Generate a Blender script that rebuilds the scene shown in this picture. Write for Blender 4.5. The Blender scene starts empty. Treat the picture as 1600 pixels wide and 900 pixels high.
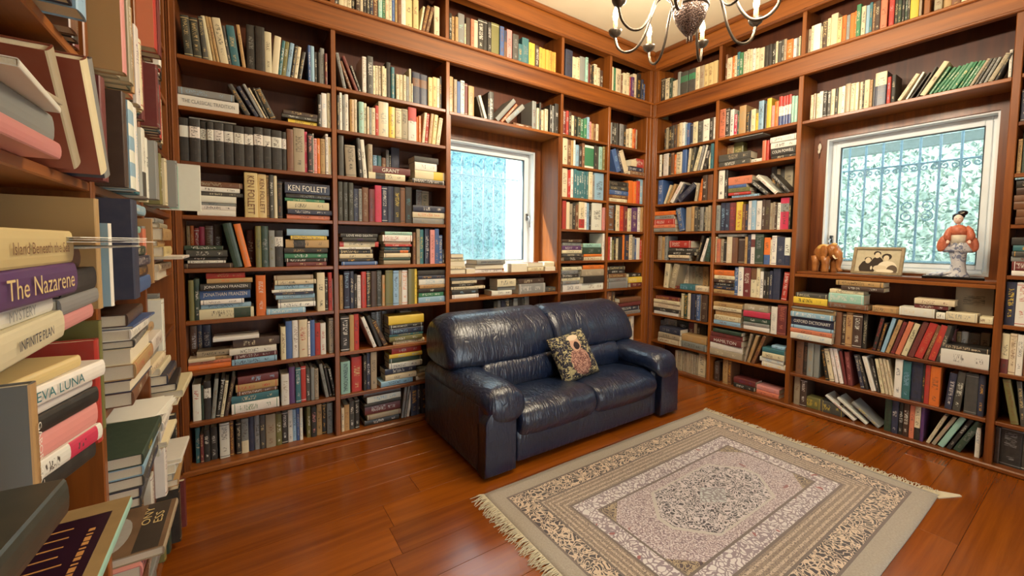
import bpy, math, random
from mathutils import Vector, Matrix, noise as mnoise
random.seed(7)
sc = bpy.context.scene
COL = sc.collection
PI = math.pi

# ------------------------------------------------------------------ camera, world, light, exposure
cam_d = bpy.data.cameras.new('camera')
cam = bpy.data.objects.new('camera', cam_d)
COL.objects.link(cam)
def set_camera():
    yaw, pit, rol = [math.radians(a) for a in (56.1237, -3.1961, 0.5680)]
    fwd = Vector((math.cos(yaw)*math.cos(pit), math.sin(yaw)*math.cos(pit), math.sin(pit)))
    rt = Vector((math.sin(yaw), -math.cos(yaw), 0)); up = rt.cross(fwd)
    r = rt*math.cos(rol) + up*math.sin(rol); u = up*math.cos(rol) - rt*math.sin(rol)
    m = Matrix((r, u, -fwd)).transposed().to_4x4()
    m.translation = Vector((-3.8079, -2.9148, 1.3602))
    cam.matrix_world = m
    cam_d.sensor_width = 36.0
    cam_d.lens = 636.03/1600*36
    cam_d.shift_y = -34.0/1600
    cam_d.clip_start = 0.02
set_camera()
sc.camera = cam
sc.view_settings.view_transform = 'Standard'
sc.view_settings.look = 'None'
sc.view_settings.gamma = 1.0
sc.view_settings.use_curve_mapping = False
sc.view_settings.exposure = 0.15

world = bpy.data.worlds.new('sky'); sc.world = world
world.use_nodes = True
wn = world.node_tree.nodes
bg = wn['Background']
bg.inputs['Color'].default_value = (0.80, 0.93, 1.0, 1)
bg.inputs['Strength'].default_value = 6.5

def sun_light():
    l = bpy.data.lights.new('sun', 'SUN'); l.energy = 18.0; l.angle = math.radians(1.5); l.color = (1.0, .95, .86)
    o = bpy.data.objects.new('sun', l); COL.objects.link(o)
    d = Vector((0.45, -0.36, -0.80))            # high sun over the garden, striking the niche of the sofa window
    o.rotation_euler = d.to_track_quat('-Z', 'Y').to_euler()
    o.location = (-3, 4, 6)
sun_light()
CHANDELIER_W = 20.0      # watts of each candle bulb

# ------------------------------------------------------------------ helpers
def link(o, parent=None):
    COL.objects.link(o)
    if parent is not None: o.parent = parent
    return o
def tag(o, label=None, cat=None, group=None, kind=None):
    if label: o['label'] = label
    if cat: o['category'] = cat
    if group: o['group'] = group
    if kind: o['kind'] = kind
    return o
def empty(name, loc=(0, 0, 0), rz=0.0):
    o = bpy.data.objects.new(name, None); o.location = loc; o.rotation_euler = (0, 0, rz)
    o.empty_display_size = .05
    return link(o)
def mesh_obj(name, verts, faces, mat, parent=None, loc=(0, 0, 0), rot=(0, 0, 0), smooth=False):
    m = bpy.data.meshes.new(name)
    m.from_pydata([tuple(v) for v in verts], [], faces)
    if mat is not None:
        for mm in (mat if isinstance(mat, (list, tuple)) else [mat]): m.materials.append(mm)
    if smooth:
        m.polygons.foreach_set('use_smooth', [True]*len(m.polygons))
    m.update()
    o = bpy.data.objects.new(name, m); o.location = loc; o.rotation_euler = rot
    return link(o, parent)
def box_geo(cx, cy, cz, sx, sy, sz, b=0.0):
    hx, hy, hz = sx/2, sy/2, sz/2
    if b <= 0:
        v = [(cx+x*hx, cy+y*hy, cz+z*hz) for z in (-1, 1) for x, y in ((-1, -1), (1, -1), (1, 1), (-1, 1))]
        f = [(3, 2, 1, 0), (4, 5, 6, 7), (0, 1, 5, 4), (1, 2, 6, 5), (2, 3, 7, 6), (3, 0, 4, 7)]
        return v, f
    b = min(b, hx*.9, hy*.9, hz*.9)
    v = []; idx = {}
    for x in (-1, 1):
        for y in (-1, 1):
            for z in (-1, 1):
                for a in range(3):
                    p = [x*(hx-b), y*(hy-b), z*(hz-b)]
                    p[a] = (x, y, z)[a]*(hx, hy, hz)[a]
                    idx[(x, y, z, a)] = len(v); v.append((cx+p[0], cy+p[1], cz+p[2]))
    f = []
    for a in range(3):
        o1, o2 = [(1, 2), (2, 0), (0, 1)][a]
        for s in (-1, 1):
            q = []
            for t1, t2 in ((-1, -1), (1, -1), (1, 1), (-1, 1)):
                k = [0, 0, 0]; k[a] = s; k[o1] = t1; k[o2] = t2
                q.append(idx[(k[0], k[1], k[2], a)])
            f.append(tuple(q if s > 0 else q[::-1]))
        for t1 in (-1, 1):
            for t2 in (-1, 1):
                k1 = [0, 0, 0]; k2 = [0, 0, 0]
                k1[a] = -1; k2[a] = 1; k1[o1] = k2[o1] = t1; k1[o2] = k2[o2] = t2
                q = [idx[(*k1, o1)], idx[(*k2, o1)], idx[(*k2, o2)], idx[(*k1, o2)]]
                f.append(tuple(q if t1*t2 > 0 else q[::-1]))
    for x in (-1, 1):
        for y in (-1, 1):
            for z in (-1, 1):
                q = [idx[(x, y, z, 0)], idx[(x, y, z, 1)], idx[(x, y, z, 2)]]
                f.append(tuple(q if x*y*z > 0 else q[::-1]))
    return v, f
def box(name, lo, hi, mat, parent=None, b=0.0):
    c = [(lo[i]+hi[i])/2 for i in range(3)]; s = [abs(hi[i]-lo[i]) for i in range(3)]
    v, f = box_geo(0, 0, 0, *s, b=b)
    return mesh_obj(name, v, f, mat, parent, loc=c)
class MB:
    """collects several shapes that make ONE part"""
    def __init__(self): self.v = []; self.f = []; self.mi = []
    def add(self, vf, m=0):
        v, f = vf; n = len(self.v)
        self.v += [tuple(p) for p in v]; self.f += [tuple(i+n for i in q) for q in f]; self.mi += [m]*len(f)
        return self
    def build(self, name, mat, parent=None, loc=(0, 0, 0), rot=(0, 0, 0), smooth=False):
        o = mesh_obj(name, self.v, self.f, mat, parent, loc, rot, smooth)
        if any(self.mi): o.data.polygons.foreach_set('material_index', self.mi)
        return o
def tube_geo(pts, r, n=8, cap=True):
    pts = [Vector(p) for p in pts]; rs = r if isinstance(r, (list, tuple)) else [r]*len(pts)
    v = []; f = []; up = None
    for i, p in enumerate(pts):
        a = pts[max(i-1, 0)]; b = pts[min(i+1, len(pts)-1)]
        t = (b-a).normalized() if (b-a).length > 1e-9 else Vector((0, 0, 1))
        if up is None:
            up = t.orthogonal().normalized()
        else:
            up = (up - t*up.dot(t));
            up = up.normalized() if up.length > 1e-6 else t.orthogonal().normalized()
        w = t.cross(up)
        for k in range(n):
            an = 2*PI*k/n
            v.append(p + (up*math.cos(an)+w*math.sin(an))*rs[i])
    for i in range(len(pts)-1):
        for k in range(n):
            k2 = (k+1) % n
            f.append((i*n+k, i*n+k2, (i+1)*n+k2, (i+1)*n+k))
    if cap:
        f.append(tuple(range(n-1, -1, -1))); f.append(tuple((len(pts)-1)*n+k for k in range(n)))
    return v, f
def lathe_geo(prof, n=24, c=(0, 0, 0)):
    v = []; f = []
    for r, z in prof:
        for k in range(n):
            a = 2*PI*k/n; v.append((c[0]+r*math.cos(a), c[1]+r*math.sin(a), c[2]+z))
    for i in range(len(prof)-1):
        for k in range(n):
            k2 = (k+1) % n; f.append((i*n+k, i*n+k2, (i+1)*n+k2, (i+1)*n+k))
    f.append(tuple(range(n-1, -1, -1))); f.append(tuple((len(prof)-1)*n+k for k in range(n)))
    return v, f
def ellipsoid_geo(c, r, nu=16, nv=10, e=1.0, rot=None):
    def sp(x): return math.copysign(abs(x)**e, x)
    v = []; f = []
    for j in range(nv+1):
        ph = -PI/2+PI*j/nv
        for i in range(nu):
            th = 2*PI*i/nu
            p = Vector((sp(math.cos(ph))*sp(math.cos(th))*r[0], sp(math.cos(ph))*sp(math.sin(th))*r[1], sp(math.sin(ph))*r[2]))
            if rot is not None: p = rot @ p
            v.append(p+Vector(c))
    for j in range(nv):
        for i in range(nu):
            i2 = (i+1) % nu; f.append((j*nu+i, j*nu+i2, (j+1)*nu+i2, (j+1)*nu+i))
    return v, f
def loft_geo(rings):
    """rings: list of closed loops with the same count"""
    n = len(rings[0]); v = [p for r in rings for p in r]; f = []
    for i in range(len(rings)-1):
        for k in range(n):
            k2 = (k+1) % n; f.append((i*n+k, i*n+k2, (i+1)*n+k2, (i+1)*n+k))
    f.append(tuple(range(n-1, -1, -1))); f.append(tuple((len(rings)-1)*n+k for k in range(n)))
    return v, f
def prism_geo(poly, axis, a, b):
    """polygon in the two other axes (order: x,y / x,z / y,z) pushed along axis from a to b"""
    def P(p, t):
        return {'x': (t, p[0], p[1]), 'y': (p[0], t, p[1]), 'z': (p[0], p[1], t)}[axis]
    n = len(poly); v = [P(p, a) for p in poly]+[P(p, b) for p in poly]
    f = [tuple(range(n)), tuple(range(2*n-1, n-1, -1))]
    f += [(i, i+n, (i+1) % n+n, (i+1) % n) for i in range(n)]
    return v, f
def srgb(r, g, b):
    def l(c):
        c /= 255.0
        return c/12.92 if c <= .04045 else ((c+.055)/1.055)**2.4
    return (l(r), l(g), l(b), 1.0)

# ------------------------------------------------------------------ materials
class NT:
    def __init__(self, name):
        self.m = bpy.data.materials.new(name); self.m.use_nodes = True
        self.t = self.m.node_tree; self.b = self.t.nodes['Principled BSDF']
    def n(self, typ, **kw):
        x = self.t.nodes.new(typ)
        for k, v in kw.items(): setattr(x, k, v)
        return x
    def L(self, a, b): self.t.links.new(a, b)
    def put(self, sock, v):
        if isinstance(v, bpy.types.NodeSocket): self.L(v, sock)
        elif isinstance(v, (tuple, list)): sock.default_value = v
        else: sock.default_value = v
    def math(self, op, a, b=None, c=None, clamp=False):
        x = self.n('ShaderNodeMath', operation=op, use_clamp=clamp)
        self.put(x.inputs[0], a)
        if b is not None: self.put(x.inputs[1], b)
        if c is not None: self.put(x.inputs[2], c)
        return x.outputs[0]
    def mix(self, f, a, b, mode='MIX'):
        x = self.n('ShaderNodeMix', data_type='RGBA', blend_type=mode)
        self.put(x.inputs[0], f); self.put(x.inputs[6], a); self.put(x.inputs[7], b)
        return x.outputs[2]
    def ramp(self, f, stops):
        x = self.n('ShaderNodeValToRGB'); e = x.color_ramp.elements
        while len(e) < len(stops): e.new(.5)
        for s, (p, c) in zip(e, stops): s.position = p; s.color = c
        self.L(f, x.inputs[0]); return x.outputs[0]
    def obj(self): return self.n('ShaderNodeTexCoord').outputs['Object']
    def mapping(self, vec, loc=(0, 0, 0), scale=(1, 1, 1), rot=(0, 0, 0)):
        x = self.n('ShaderNodeMapping'); self.L(vec, x.inputs[0])
        x.inputs[1].default_value = loc; x.inputs[2].default_value = rot; x.inputs[3].default_value = scale
        return x.outputs[0]
    def noise(self, vec, scale=5, detail=3, rough=.5, dist=0):
        x = self.n('ShaderNodeTexNoise'); self.L(vec, x.inputs['Vector'])
        x.inputs['Scale'].default_value = scale; x.inputs['Detail'].default_value = detail
        x.inputs['Roughness'].default_value = rough; x.inputs['Distortion'].default_value = dist
        return x
    def voro(self, vec, scale=5, feature='F1'):
        x = self.n('ShaderNodeTexVoronoi', feature=feature); self.L(vec, x.inputs['Vector'])
        x.inputs['Scale'].default_value = scale; return x
    def sep(self, vec):
        x = self.n('ShaderNodeSeparateXYZ'); self.L(vec, x.inputs[0]); return x.outputs
    def bump(self, h, strength=.3, dist=.01):
        x = self.n('ShaderNodeBump'); x.inputs['Strength'].default_value = strength; x.inputs['Distance'].default_value = dist
        self.L(h, x.inputs['Height']); self.L(x.outputs[0], self.b.inputs['Normal'])
    def set(self, **kw):
        for k, v in kw.items(): self.put(self.b.inputs[k.replace('_', ' ')], v)
        return self.m
def plain(name, col, rough=.5, metal=0.0, var=0.12, scale=30):
    t = NT(name); n = t.noise(t.obj(), scale, 3)
    c = t.mix(n.outputs[0], tuple(x*(1-var) for x in col[:3])+(1,), tuple(min(1, x*(1+var)) for x in col[:3])+(1,))
    return t.set(Base_Color=c, Roughness=rough, Metallic=metal)
def wood(name, axis, c1, c2, rough=.38, coat=0.15):
    t = NT(name); o = t.obj()
    oi = t.n('ShaderNodeObjectInfo')
    va = t.n('ShaderNodeVectorMath', operation='ADD'); t.L(o, va.inputs[0])
    sc_ = t.math('MULTIPLY', oi.outputs['Random'], 37.0); cx = t.n('ShaderNodeCombineXYZ')
    for i in range(3): t.L(sc_, cx.inputs[i])
    t.L(cx.outputs[0], va.inputs[1])
    s = [26, 26, 26]; s[axis] = 1.1
    g = t.noise(t.mapping(va.outputs[0], scale=s), 1.0, 5, .62, .4)
    s2 = [5, 5, 5]; s2[axis] = .5
    g2 = t.noise(t.mapping(va.outputs[0], scale=s2), 1.0, 2)
    f = t.math('ADD', t.math('MULTIPLY', g.outputs[0], .7), t.math('MULTIPLY', g2.outputs[0], .45))
    f = t.math('ADD', f, t.math('MULTIPLY', t.math('SUBTRACT', oi.outputs['Random'], .5), .18))
    c = t.ramp(f, [(.32, c1), (.78, c2)])
    t.bump(g.outputs[0], .06, .002)
    return t.set(Base_Color=c, Roughness=rough, Coat_Weight=coat, Coat_Roughness=.2)
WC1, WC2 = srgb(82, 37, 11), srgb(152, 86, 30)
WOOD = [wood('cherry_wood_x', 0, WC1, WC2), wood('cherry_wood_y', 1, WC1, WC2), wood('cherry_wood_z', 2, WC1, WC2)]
BACKW = [wood('back_panel_wood_%s' % a, 2, srgb(62, 27, 11), srgb(100, 49, 18), .5, 0) for a in 'ab']  # darker than the cases: shade inside the shelves put into the colour
FLOORM = wood('floor_board_wood', 0, srgb(100, 45, 6), srgb(152, 80, 14), .22, .3)
SEAMM = plain('floor_subfloor', srgb(48, 22, 10), .7)
WHITEP = plain('white_painted_frame', srgb(232, 236, 238), .35, var=.03)
PLASTER = plain('cream_plaster', srgb(240, 228, 196), .9, var=.03, scale=4)
IRON = plain('grey_blue_iron', srgb(96, 128, 150), .6, .2)  # blue-grey of the outdoor glow put into the iron's colour
CHROME = plain('brushed_steel', srgb(170, 170, 172), .3, .9)
PAPER = plain('white_paper', srgb(236, 234, 226), .8, var=.03)

# ------------------------------------------------------------------ the setting: floor, walls, ceiling
A_D, B_D, C_D = .28, .26, .28          # shelf depths
ROOM_Y0 = -4.3
CEIL_Z = 3.44
RW = (0.0345, .305, .606, .900, 1.199, 1.502, 1.802, 2.103, 2.379)   # shelf top surfaces, bottom to top
FB, FT, CB = 2.737, 2.900, 3.240
XC = -4.11
def build_floor():
    fl = box('floor', (XC-.3, ROOM_Y0, -.06), (.3, .3, -.004), SEAMM); tag(fl, kind='structure')
    rng = random.Random(3)
    w = .191; y = .1
    while y > ROOM_Y0:
        x = XC-.3-rng.random()*1.2
        while x < .3:
            L = 1.15+rng.random()*.9
            a, b = max(x, XC-.3), min(x+L, .3)
            if b-a > .03:
                v, f = box_geo(0, 0, 0, b-a-.0012, w-.0012, .02, .0007)
                bo = mesh_obj('floor_board', v, f, FLOORM, fl)
                bo.location = Vector(((a+b)/2, y-w/2, -.010+rng.uniform(-.0005, .0005)))-Vector(fl.location)
            x += L
        y -= w
build_floor()
ce = box('ceiling', (XC-.3, ROOM_Y0, CEIL_Z), (.3, .4, CEIL_Z+.08), PLASTER); tag(ce, kind='structure')
def wall_with_hole(name, axis, a0, a1, h, mat, u0, u1, z1, hole):
    """wall slab between a0..a1 across its axis with one rectangular opening"""
    m = MB()
    def bx(ua, ub, za, zb):
        if ub-ua < 1e-4 or zb-za < 1e-4: return
        if axis == 'y': m.add(box_geo((ua+ub)/2, (a0+a1)/2, (za+zb)/2, ub-ua, a1-a0, zb-za))
        else: m.add(box_geo((a0+a1)/2, (ua+ub)/2, (za+zb)/2, a1-a0, ub-ua, zb-za))
    if hole is None: bx(u0, u1, 0, z1)
    else:
        h0, h1, k0, k1 = hole
        bx(u0, h0, 0, z1); bx(h1, u1, 0, z1); bx(h0, h1, 0, k0); bx(h0, h1, k1, z1)
    return tag(m.build(name, mat), kind='structure')
WA = (-2.36, -1.40, 1.13, 2.243)        # window openings: along, up
WB = (-2.447, -1.518, 1.172, 2.247)
wall_with_hole('wall_back', 'y', A_D+.012, A_D+.20, 0, PLASTER, XC-.3, .45, CEIL_Z, WA)
wall_with_hole('wall_right', 'x', B_D+.012, B_D+.20, 0, PLASTER, ROOM_Y0, A_D+.012, CEIL_Z, WB)
wall_with_hole('wall_left', 'x', XC-C_D-.14, XC-C_D-.012, 0, PLASTER, ROOM_Y0, A_D+.012, CEIL_Z, None)
# unseen wall behind the camera; its opening is added and sized for fill light
wall_with_hole('wall_front', 'y', ROOM_Y0-.15, ROOM_Y0, 0, PLASTER, XC-.3, .45, CEIL_Z, (-2.85, -2.0, .0, 2.1))

# ------------------------------------------------------------------ built-in bookcases
PT = .030   # upright thickness
ST = .024   # shelf thickness
def bookcase(name, label, org):
    o = empty(name, org); tag(o, label, 'bookcase'); return o
def put(o, root):
    o.parent = root; o.location = Vector(o.location)-Vector(root.location); return o
def wbox(name, lo, hi, axis, root, b=.003, mats=WOOD):
    return put(box(name, lo, hi, mats[axis], None, b), root)
def case_A():
    r = bookcase('bookcase', 'cherry wood built-in bookcase behind the sofa with window niche', (-2.05, .14, 0))
    posts = [(XC, -4.068), (-3.284, -3.254), (-2.47, -2.44), (-1.326, -1.296), (-.70, -.67), (-.109, -.0)]
    for i, (a, b) in enumerate(posts):
        wbox('upright', (a, 0.0, 0), (b, A_D, FB+.01), 2, r)
    # mouldings on the corner stile
    wbox('corner_bead', (-.062, -.008, 0.03), (-.05, .0, CB), 2, r); wbox('corner_bead', (-.012, -.012, .03), (.0, .0, CEIL_Z-.02), 2, r)
    wbox('corner_bead', (XC+.012, -.006, .03), (XC+.02, .0, FB), 2, r)
    bays = [(posts[i][1], posts[i+1][0]) for i in range(5)]
    for bi, (a, b) in enumerate(bays):
        zs = list(RW[1:])
        if bi == 2: zs = [RW[1], RW[2], .913, 1.111, RW[8]-.008]
        for z in zs:
            d0 = 0.004
            wbox('shelf', (a+.0005, d0, z-ST), (b-.0005, A_D, z), 0, r)
        if bi == 2:
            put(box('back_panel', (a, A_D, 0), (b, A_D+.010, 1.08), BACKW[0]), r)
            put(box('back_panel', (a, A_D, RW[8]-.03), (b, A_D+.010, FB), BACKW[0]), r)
            # wooden ring round the window opening
            m = MB(); h0, h1, k0, k1 = WA
            for ua, ub, za, zb in ((a, h0, 1.08, RW[8]-.03), (h1, b, 1.08, RW[8]-.03), (h0, h1, k1, RW[8]-.03), (h0, h1, 1.08, k0)):
                m.add(box_geo((ua+ub)/2, A_D+.005, (za+zb)/2, ub-ua, .010, zb-za))
            put(m.build('window_panel', WOOD[2]), r)
            # cheeks of the window niche
            put(box('niche_cheek', (a, .012, 1.112), (a+.014, A_D-.001, RW[8]-.034), WOOD[2]), r)
            put(box('niche_cheek', (b-.014, .012, 1.112), (b, A_D-.001, RW[8]-.034), WOOD[2]), r)
        else:
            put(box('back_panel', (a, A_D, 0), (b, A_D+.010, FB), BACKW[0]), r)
    wbox('base_shelf', (XC+.002, -.016, 0.0), (-.02, A_D, RW[0]), 0, r, .008)
    # deep fascia between the case and the gallery
    wbox('fascia', (XC, 0.002, FB), (-.0, .05, FT-.012), 0, r)
    wbox('fascia_moulding', (XC, -.012, FB-.004), (-.012, .002, FB+.016), 0, r, .006)
    wbox('fascia_moulding', (XC, -.016, FT-.024), (-.016, .03, FT), 0, r, .006)
    wbox('gallery_floor', (XC, .031, FT-.022), (-.0, A_D, FT-.001), 0, r)
    gp = [(XC, -4.06), (-3.284, -3.254), (-2.476, -2.446), (-1.326, -1.296), (-.695, -.665), (-.075, 0)]
    for a, b in gp: wbox('upright', (a, 0.0, FT), (b, A_D, CB+.03), 2, r)
    put(box('back_panel', (XC, A_D, FB), (0, A_D+.010, CEIL_Z-.02), BACKW[0]), r)
    wbox('cornice', (XC, .0, CB), (-.0, .08, CEIL_Z-.002), 0, r)
    wbox('cornice_moulding', (XC, -.014, CB-.006), (-.014, .0, CB+.02), 0, r, .006)
    wbox('cornice_moulding', (XC, -.03, CEIL_Z-.05), (-.03, .0, CEIL_Z-.002), 0, r, .012)
    return r
def case_B():
    r = bookcase('bookcase', 'cherry wood built-in bookcase on the right around the doll window', (.13, -1.8, 0))
    posts = [(.0, -.045), (-.703, -.733), (-1.396, -1.43), (-2.51, -2.545), (-3.25, -3.28), (-4.25, -4.29)]
    for a, b in posts: wbox('upright', (0, b, 0), (B_D, a, FB+.01), 2, r)
    wbox('corner_bead', (-.010, -.030, .03), (.0, -.022, CB), 2, r)
    bays = [(posts[i][1], posts[i+1][0]) for i in range(5)]
    for bi, (a, b) in enumerate(bays):
        zs = list(RW[1:])
        if bi == 2: zs = [RW[1], RW[2], RW[3]-.006, 1.155-.02, RW[8]-.008]
        for z in zs: wbox('shelf', (.004, b+.0005, z-ST), (B_D, a-.0005, z), 1, r)
        if bi == 2:
            wbox('window_sill', (.03, b+.002, 1.136), (B_D, a-.002, 1.155), 1, r)
            put(box('back_panel', (B_D, b, 0), (B_D+.010, a, 1.12), BACKW[1]), r)
            put(box('back_panel', (B_D, b, RW[8]-.03), (B_D+.010, a, FB), BACKW[1]), r)
            m = MB(); h0, h1, k0, k1 = WB
            for ua, ub, za, zb in ((b, h0, 1.12, RW[8]-.03), (h1, a, 1.12, RW[8]-.03), (h0, h1, k1, RW[8]-.03), (h0, h1, 1.12, k0)):
                m.add(box_geo(B_D+.005, (ua+ub)/2, (za+zb)/2, .010, ub-ua, zb-za))
            put(m.build('window_panel', WOOD[2]), r)
        else:
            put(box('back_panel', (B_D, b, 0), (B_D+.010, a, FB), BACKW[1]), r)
    wbox('base_shelf', (-.016, ROOM_Y0+.01, 0.0), (B_D, -.002, RW[0]), 1, r, .008)
    wbox('fascia', (0.002, ROOM_Y0+.01, FB), (.05, -.0, FT-.012), 1, r)
    wbox('fascia_moulding', (-.012, ROOM_Y0+.01, FB-.004), (.002, -.0, FB+.016), 1, r, .006)
    wbox('fascia_moulding', (-.016, ROOM_Y0+.01, FT-.024), (.03, .0, FT), 1, r, .006)
    wbox('gallery_floor', (.031, ROOM_Y0+.01, FT-.022), (B_D, -.0, FT-.001), 1, r)
    for a, b in [(.0, -.05), (-.715, -.745), (-1.40, -1.43), (-2.11, -2.14), (-2.9, -2.93)]:
        wbox('upright', (0, b, FT), (B_D, a, CB+.03), 2, r)
    put(box('back_panel', (B_D, ROOM_Y0+.01, FB), (B_D+.010, 0, CEIL_Z-.02), BACKW[1]), r)
    wbox('cornice', (.0, ROOM_Y0+.01, CB), (.08, -.0, CEIL_Z-.002), 1, r)
    wbox('cornice_moulding', (-.014, ROOM_Y0+.01, CB-.006), (.0, .0, CB+.02), 1, r, .006)
    wbox('cornice_moulding', (-.03, ROOM_Y0+.01, CEIL_Z-.05), (.0, .0, CEIL_Z-.002), 1, r, .012)
    return r
def case_C():
    r = bookcase('bookcase', 'cherry wood bookcase at the left edge crammed with protruding books', (XC-.14, -1.8, 0))
    posts = [(-.03, -.002), (-.825, -.795), (-1.475, -1.445), (-2.53, -2.50), (-3.08, -3.05), (-3.63, -3.60), (-4.28, -4.25)]
    for a, b in posts: wbox('upright', (XC-C_D, a, 0), (XC, b, CB), 2, r)
    for i in range(6):
        a, b = posts[i+1][1], posts[i][0]
        for z in RW[1:]: wbox('shelf', (XC-C_D, a+.0005, z-ST), (XC-.004, b-.0005, z), 1, r)
        put(box('back_panel', (XC-C_D-.01, a, 0), (XC-C_D, b, CB), BACKW[1]), r)
    wbox('base_shelf', (XC-C_D, ROOM_Y0+.01, 0.0), (XC+.012, -.018, RW[0]), 1, r, .008)
    wbox('fascia', (XC-.05, ROOM_Y0+.01, FB), (XC-.001, -.0, FT-.012), 1, r)
    wbox('cornice', (XC-.05, ROOM_Y0+.01, CB), (XC, -.0, CEIL_Z-.002), 1, r)
    return r
CASE_A = case_A(); CASE_B = case_B(); CASE_C = case_C()

# ------------------------------------------------------------------ windows, grilles and the garden outside
def glass_mat():
    t = NT('window_glass'); o = t.t.nodes['Material Output']
    tr = t.n('ShaderNodeBsdfTransparent'); tr.inputs[0].default_value = (.93, .98, 1, 1)
    gl = t.n('ShaderNodeBsdfGlossy'); gl.inputs['Roughness'].default_value = .03
    tl = t.n('ShaderNodeBsdfTranslucent'); tl.inputs[0].default_value = (.80, .95, 1.0, 1)
    mx = t.n('ShaderNodeMixShader'); mx.inputs[0].default_value = .06
    t.L(tr.outputs[0], mx.inputs[1]); t.L(gl.outputs[0], mx.inputs[2])
    m2 = t.n('ShaderNodeMixShader')            # pale translucent share puts the hazy daylight glow into the pane
    nz = t.noise(t.obj(), 3, 4); t.L(t.math('MULTIPLY_ADD', nz.outputs[0], .06, .03), m2.inputs[0])
    t.L(mx.outputs[0], m2.inputs[1]); t.L(tl.outputs[0], m2.inputs[2])
    t.L(m2.outputs[0], o.inputs[0])
    return t.m
GLASS = glass_mat()
RUBBER = plain('dark_gasket', srgb(70, 74, 78), .6)
def frame_geo(axis, u0, u1, z0, z1, w, d0, d1):
    m = MB()
    for ua, ub, za, zb in ((u0, u0+w, z0, z1), (u1-w, u1, z0, z1), (u0+w, u1-w, z1-w, z1), (u0+w, u1-w, z0, z0+w)):
        if axis == 'y': m.add(box_geo((ua+ub)/2, (d0+d1)/2, (za+zb)/2, ub-ua, d1-d0, zb-za, .004))
        else: m.add(box_geo((d0+d1)/2, (ua+ub)/2, (za+zb)/2, d1-d0, ub-ua, zb-za, .004))
    return m
def window(name, axis, op, d):
    u0, u1, z0, z1 = op
    lin = MB(); t = .012                     # white lining of the opening
    for ua, ub, za, zb in ((u0, u0+t, z0, z1), (u1-t, u1, z0, z1), (u0+t, u1-t, z1-t, z1), (u0+t, u1-t, z0, z0+t)):
        if axis == 'y': lin.add(box_geo((ua+ub)/2, d+.10, (za+zb)/2, ub-ua, .198, zb-za))
        else: lin.add(box_geo(d+.10, (ua+ub)/2, (za+zb)/2, .198, ub-ua, zb-za))
    w = lin.build(name, WHITEP); tag(w, kind='structure')
    frame_geo(axis, u0+t, u1-t, z0+t, z1-t, .03, d+.085, d+.145).build('window_frame', WHITEP, w)
    frame_geo(axis, u0+t+.026, u1-t-.026, z0+t+.026, z1-t-.026, .034, d+.075, d+.135).build('window_sash', WHITEP, w)
    frame_geo(axis, u0+t+.059, u1-t-.059, z0+t+.059, z1-t-.059, .005, d+.073, d+.10).build('gasket', RUBBER, w)
    g = .060+t
    if axis == 'y': v, f = box_geo((u0+u1)/2, d+.11, (z0+z1)/2, u1-u0-2*g, .006, z1-z0-2*g)
    else: v, f = box_geo(d+.11, (u0+u1)/2, (z0+z1)/2, .006, u1-u0-2*g, z1-z0-2*g)
    mesh_obj('pane', v, f, GLASS, w)
    return w
w1 = window('window_1', 'y', WA, A_D+.012)
w2 = window('window_2', 'x', WB, B_D+.012)
def handle(parent, p, axis):
    m = MB(); x, y, z = p
    if axis == 'y':
        m.add(box_geo(x, y-.006, z, .026, .012, .07, .004)); m.add(tube_geo([(x, y-.01, z), (x, y-.045, z), (x, y-.05, z-.02), (x+.004, y-.05, z-.10)], .008, 8))
    else:
        m.add(box_geo(x-.006, y, z, .012, .026, .07, .004)); m.add(tube_geo([(x-.01, y, z), (x-.045, y, z), (x-.05, y, z-.02), (x-.05, y-.004, z-.10)], .008, 8))
    m.build('handle', CHROME, parent, smooth=True)
handle(w1, (-1.44, A_D+.086, 1.62), 'y')
handle(w2, (B_D+.086, -1.558, 1.42), 'x')

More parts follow.
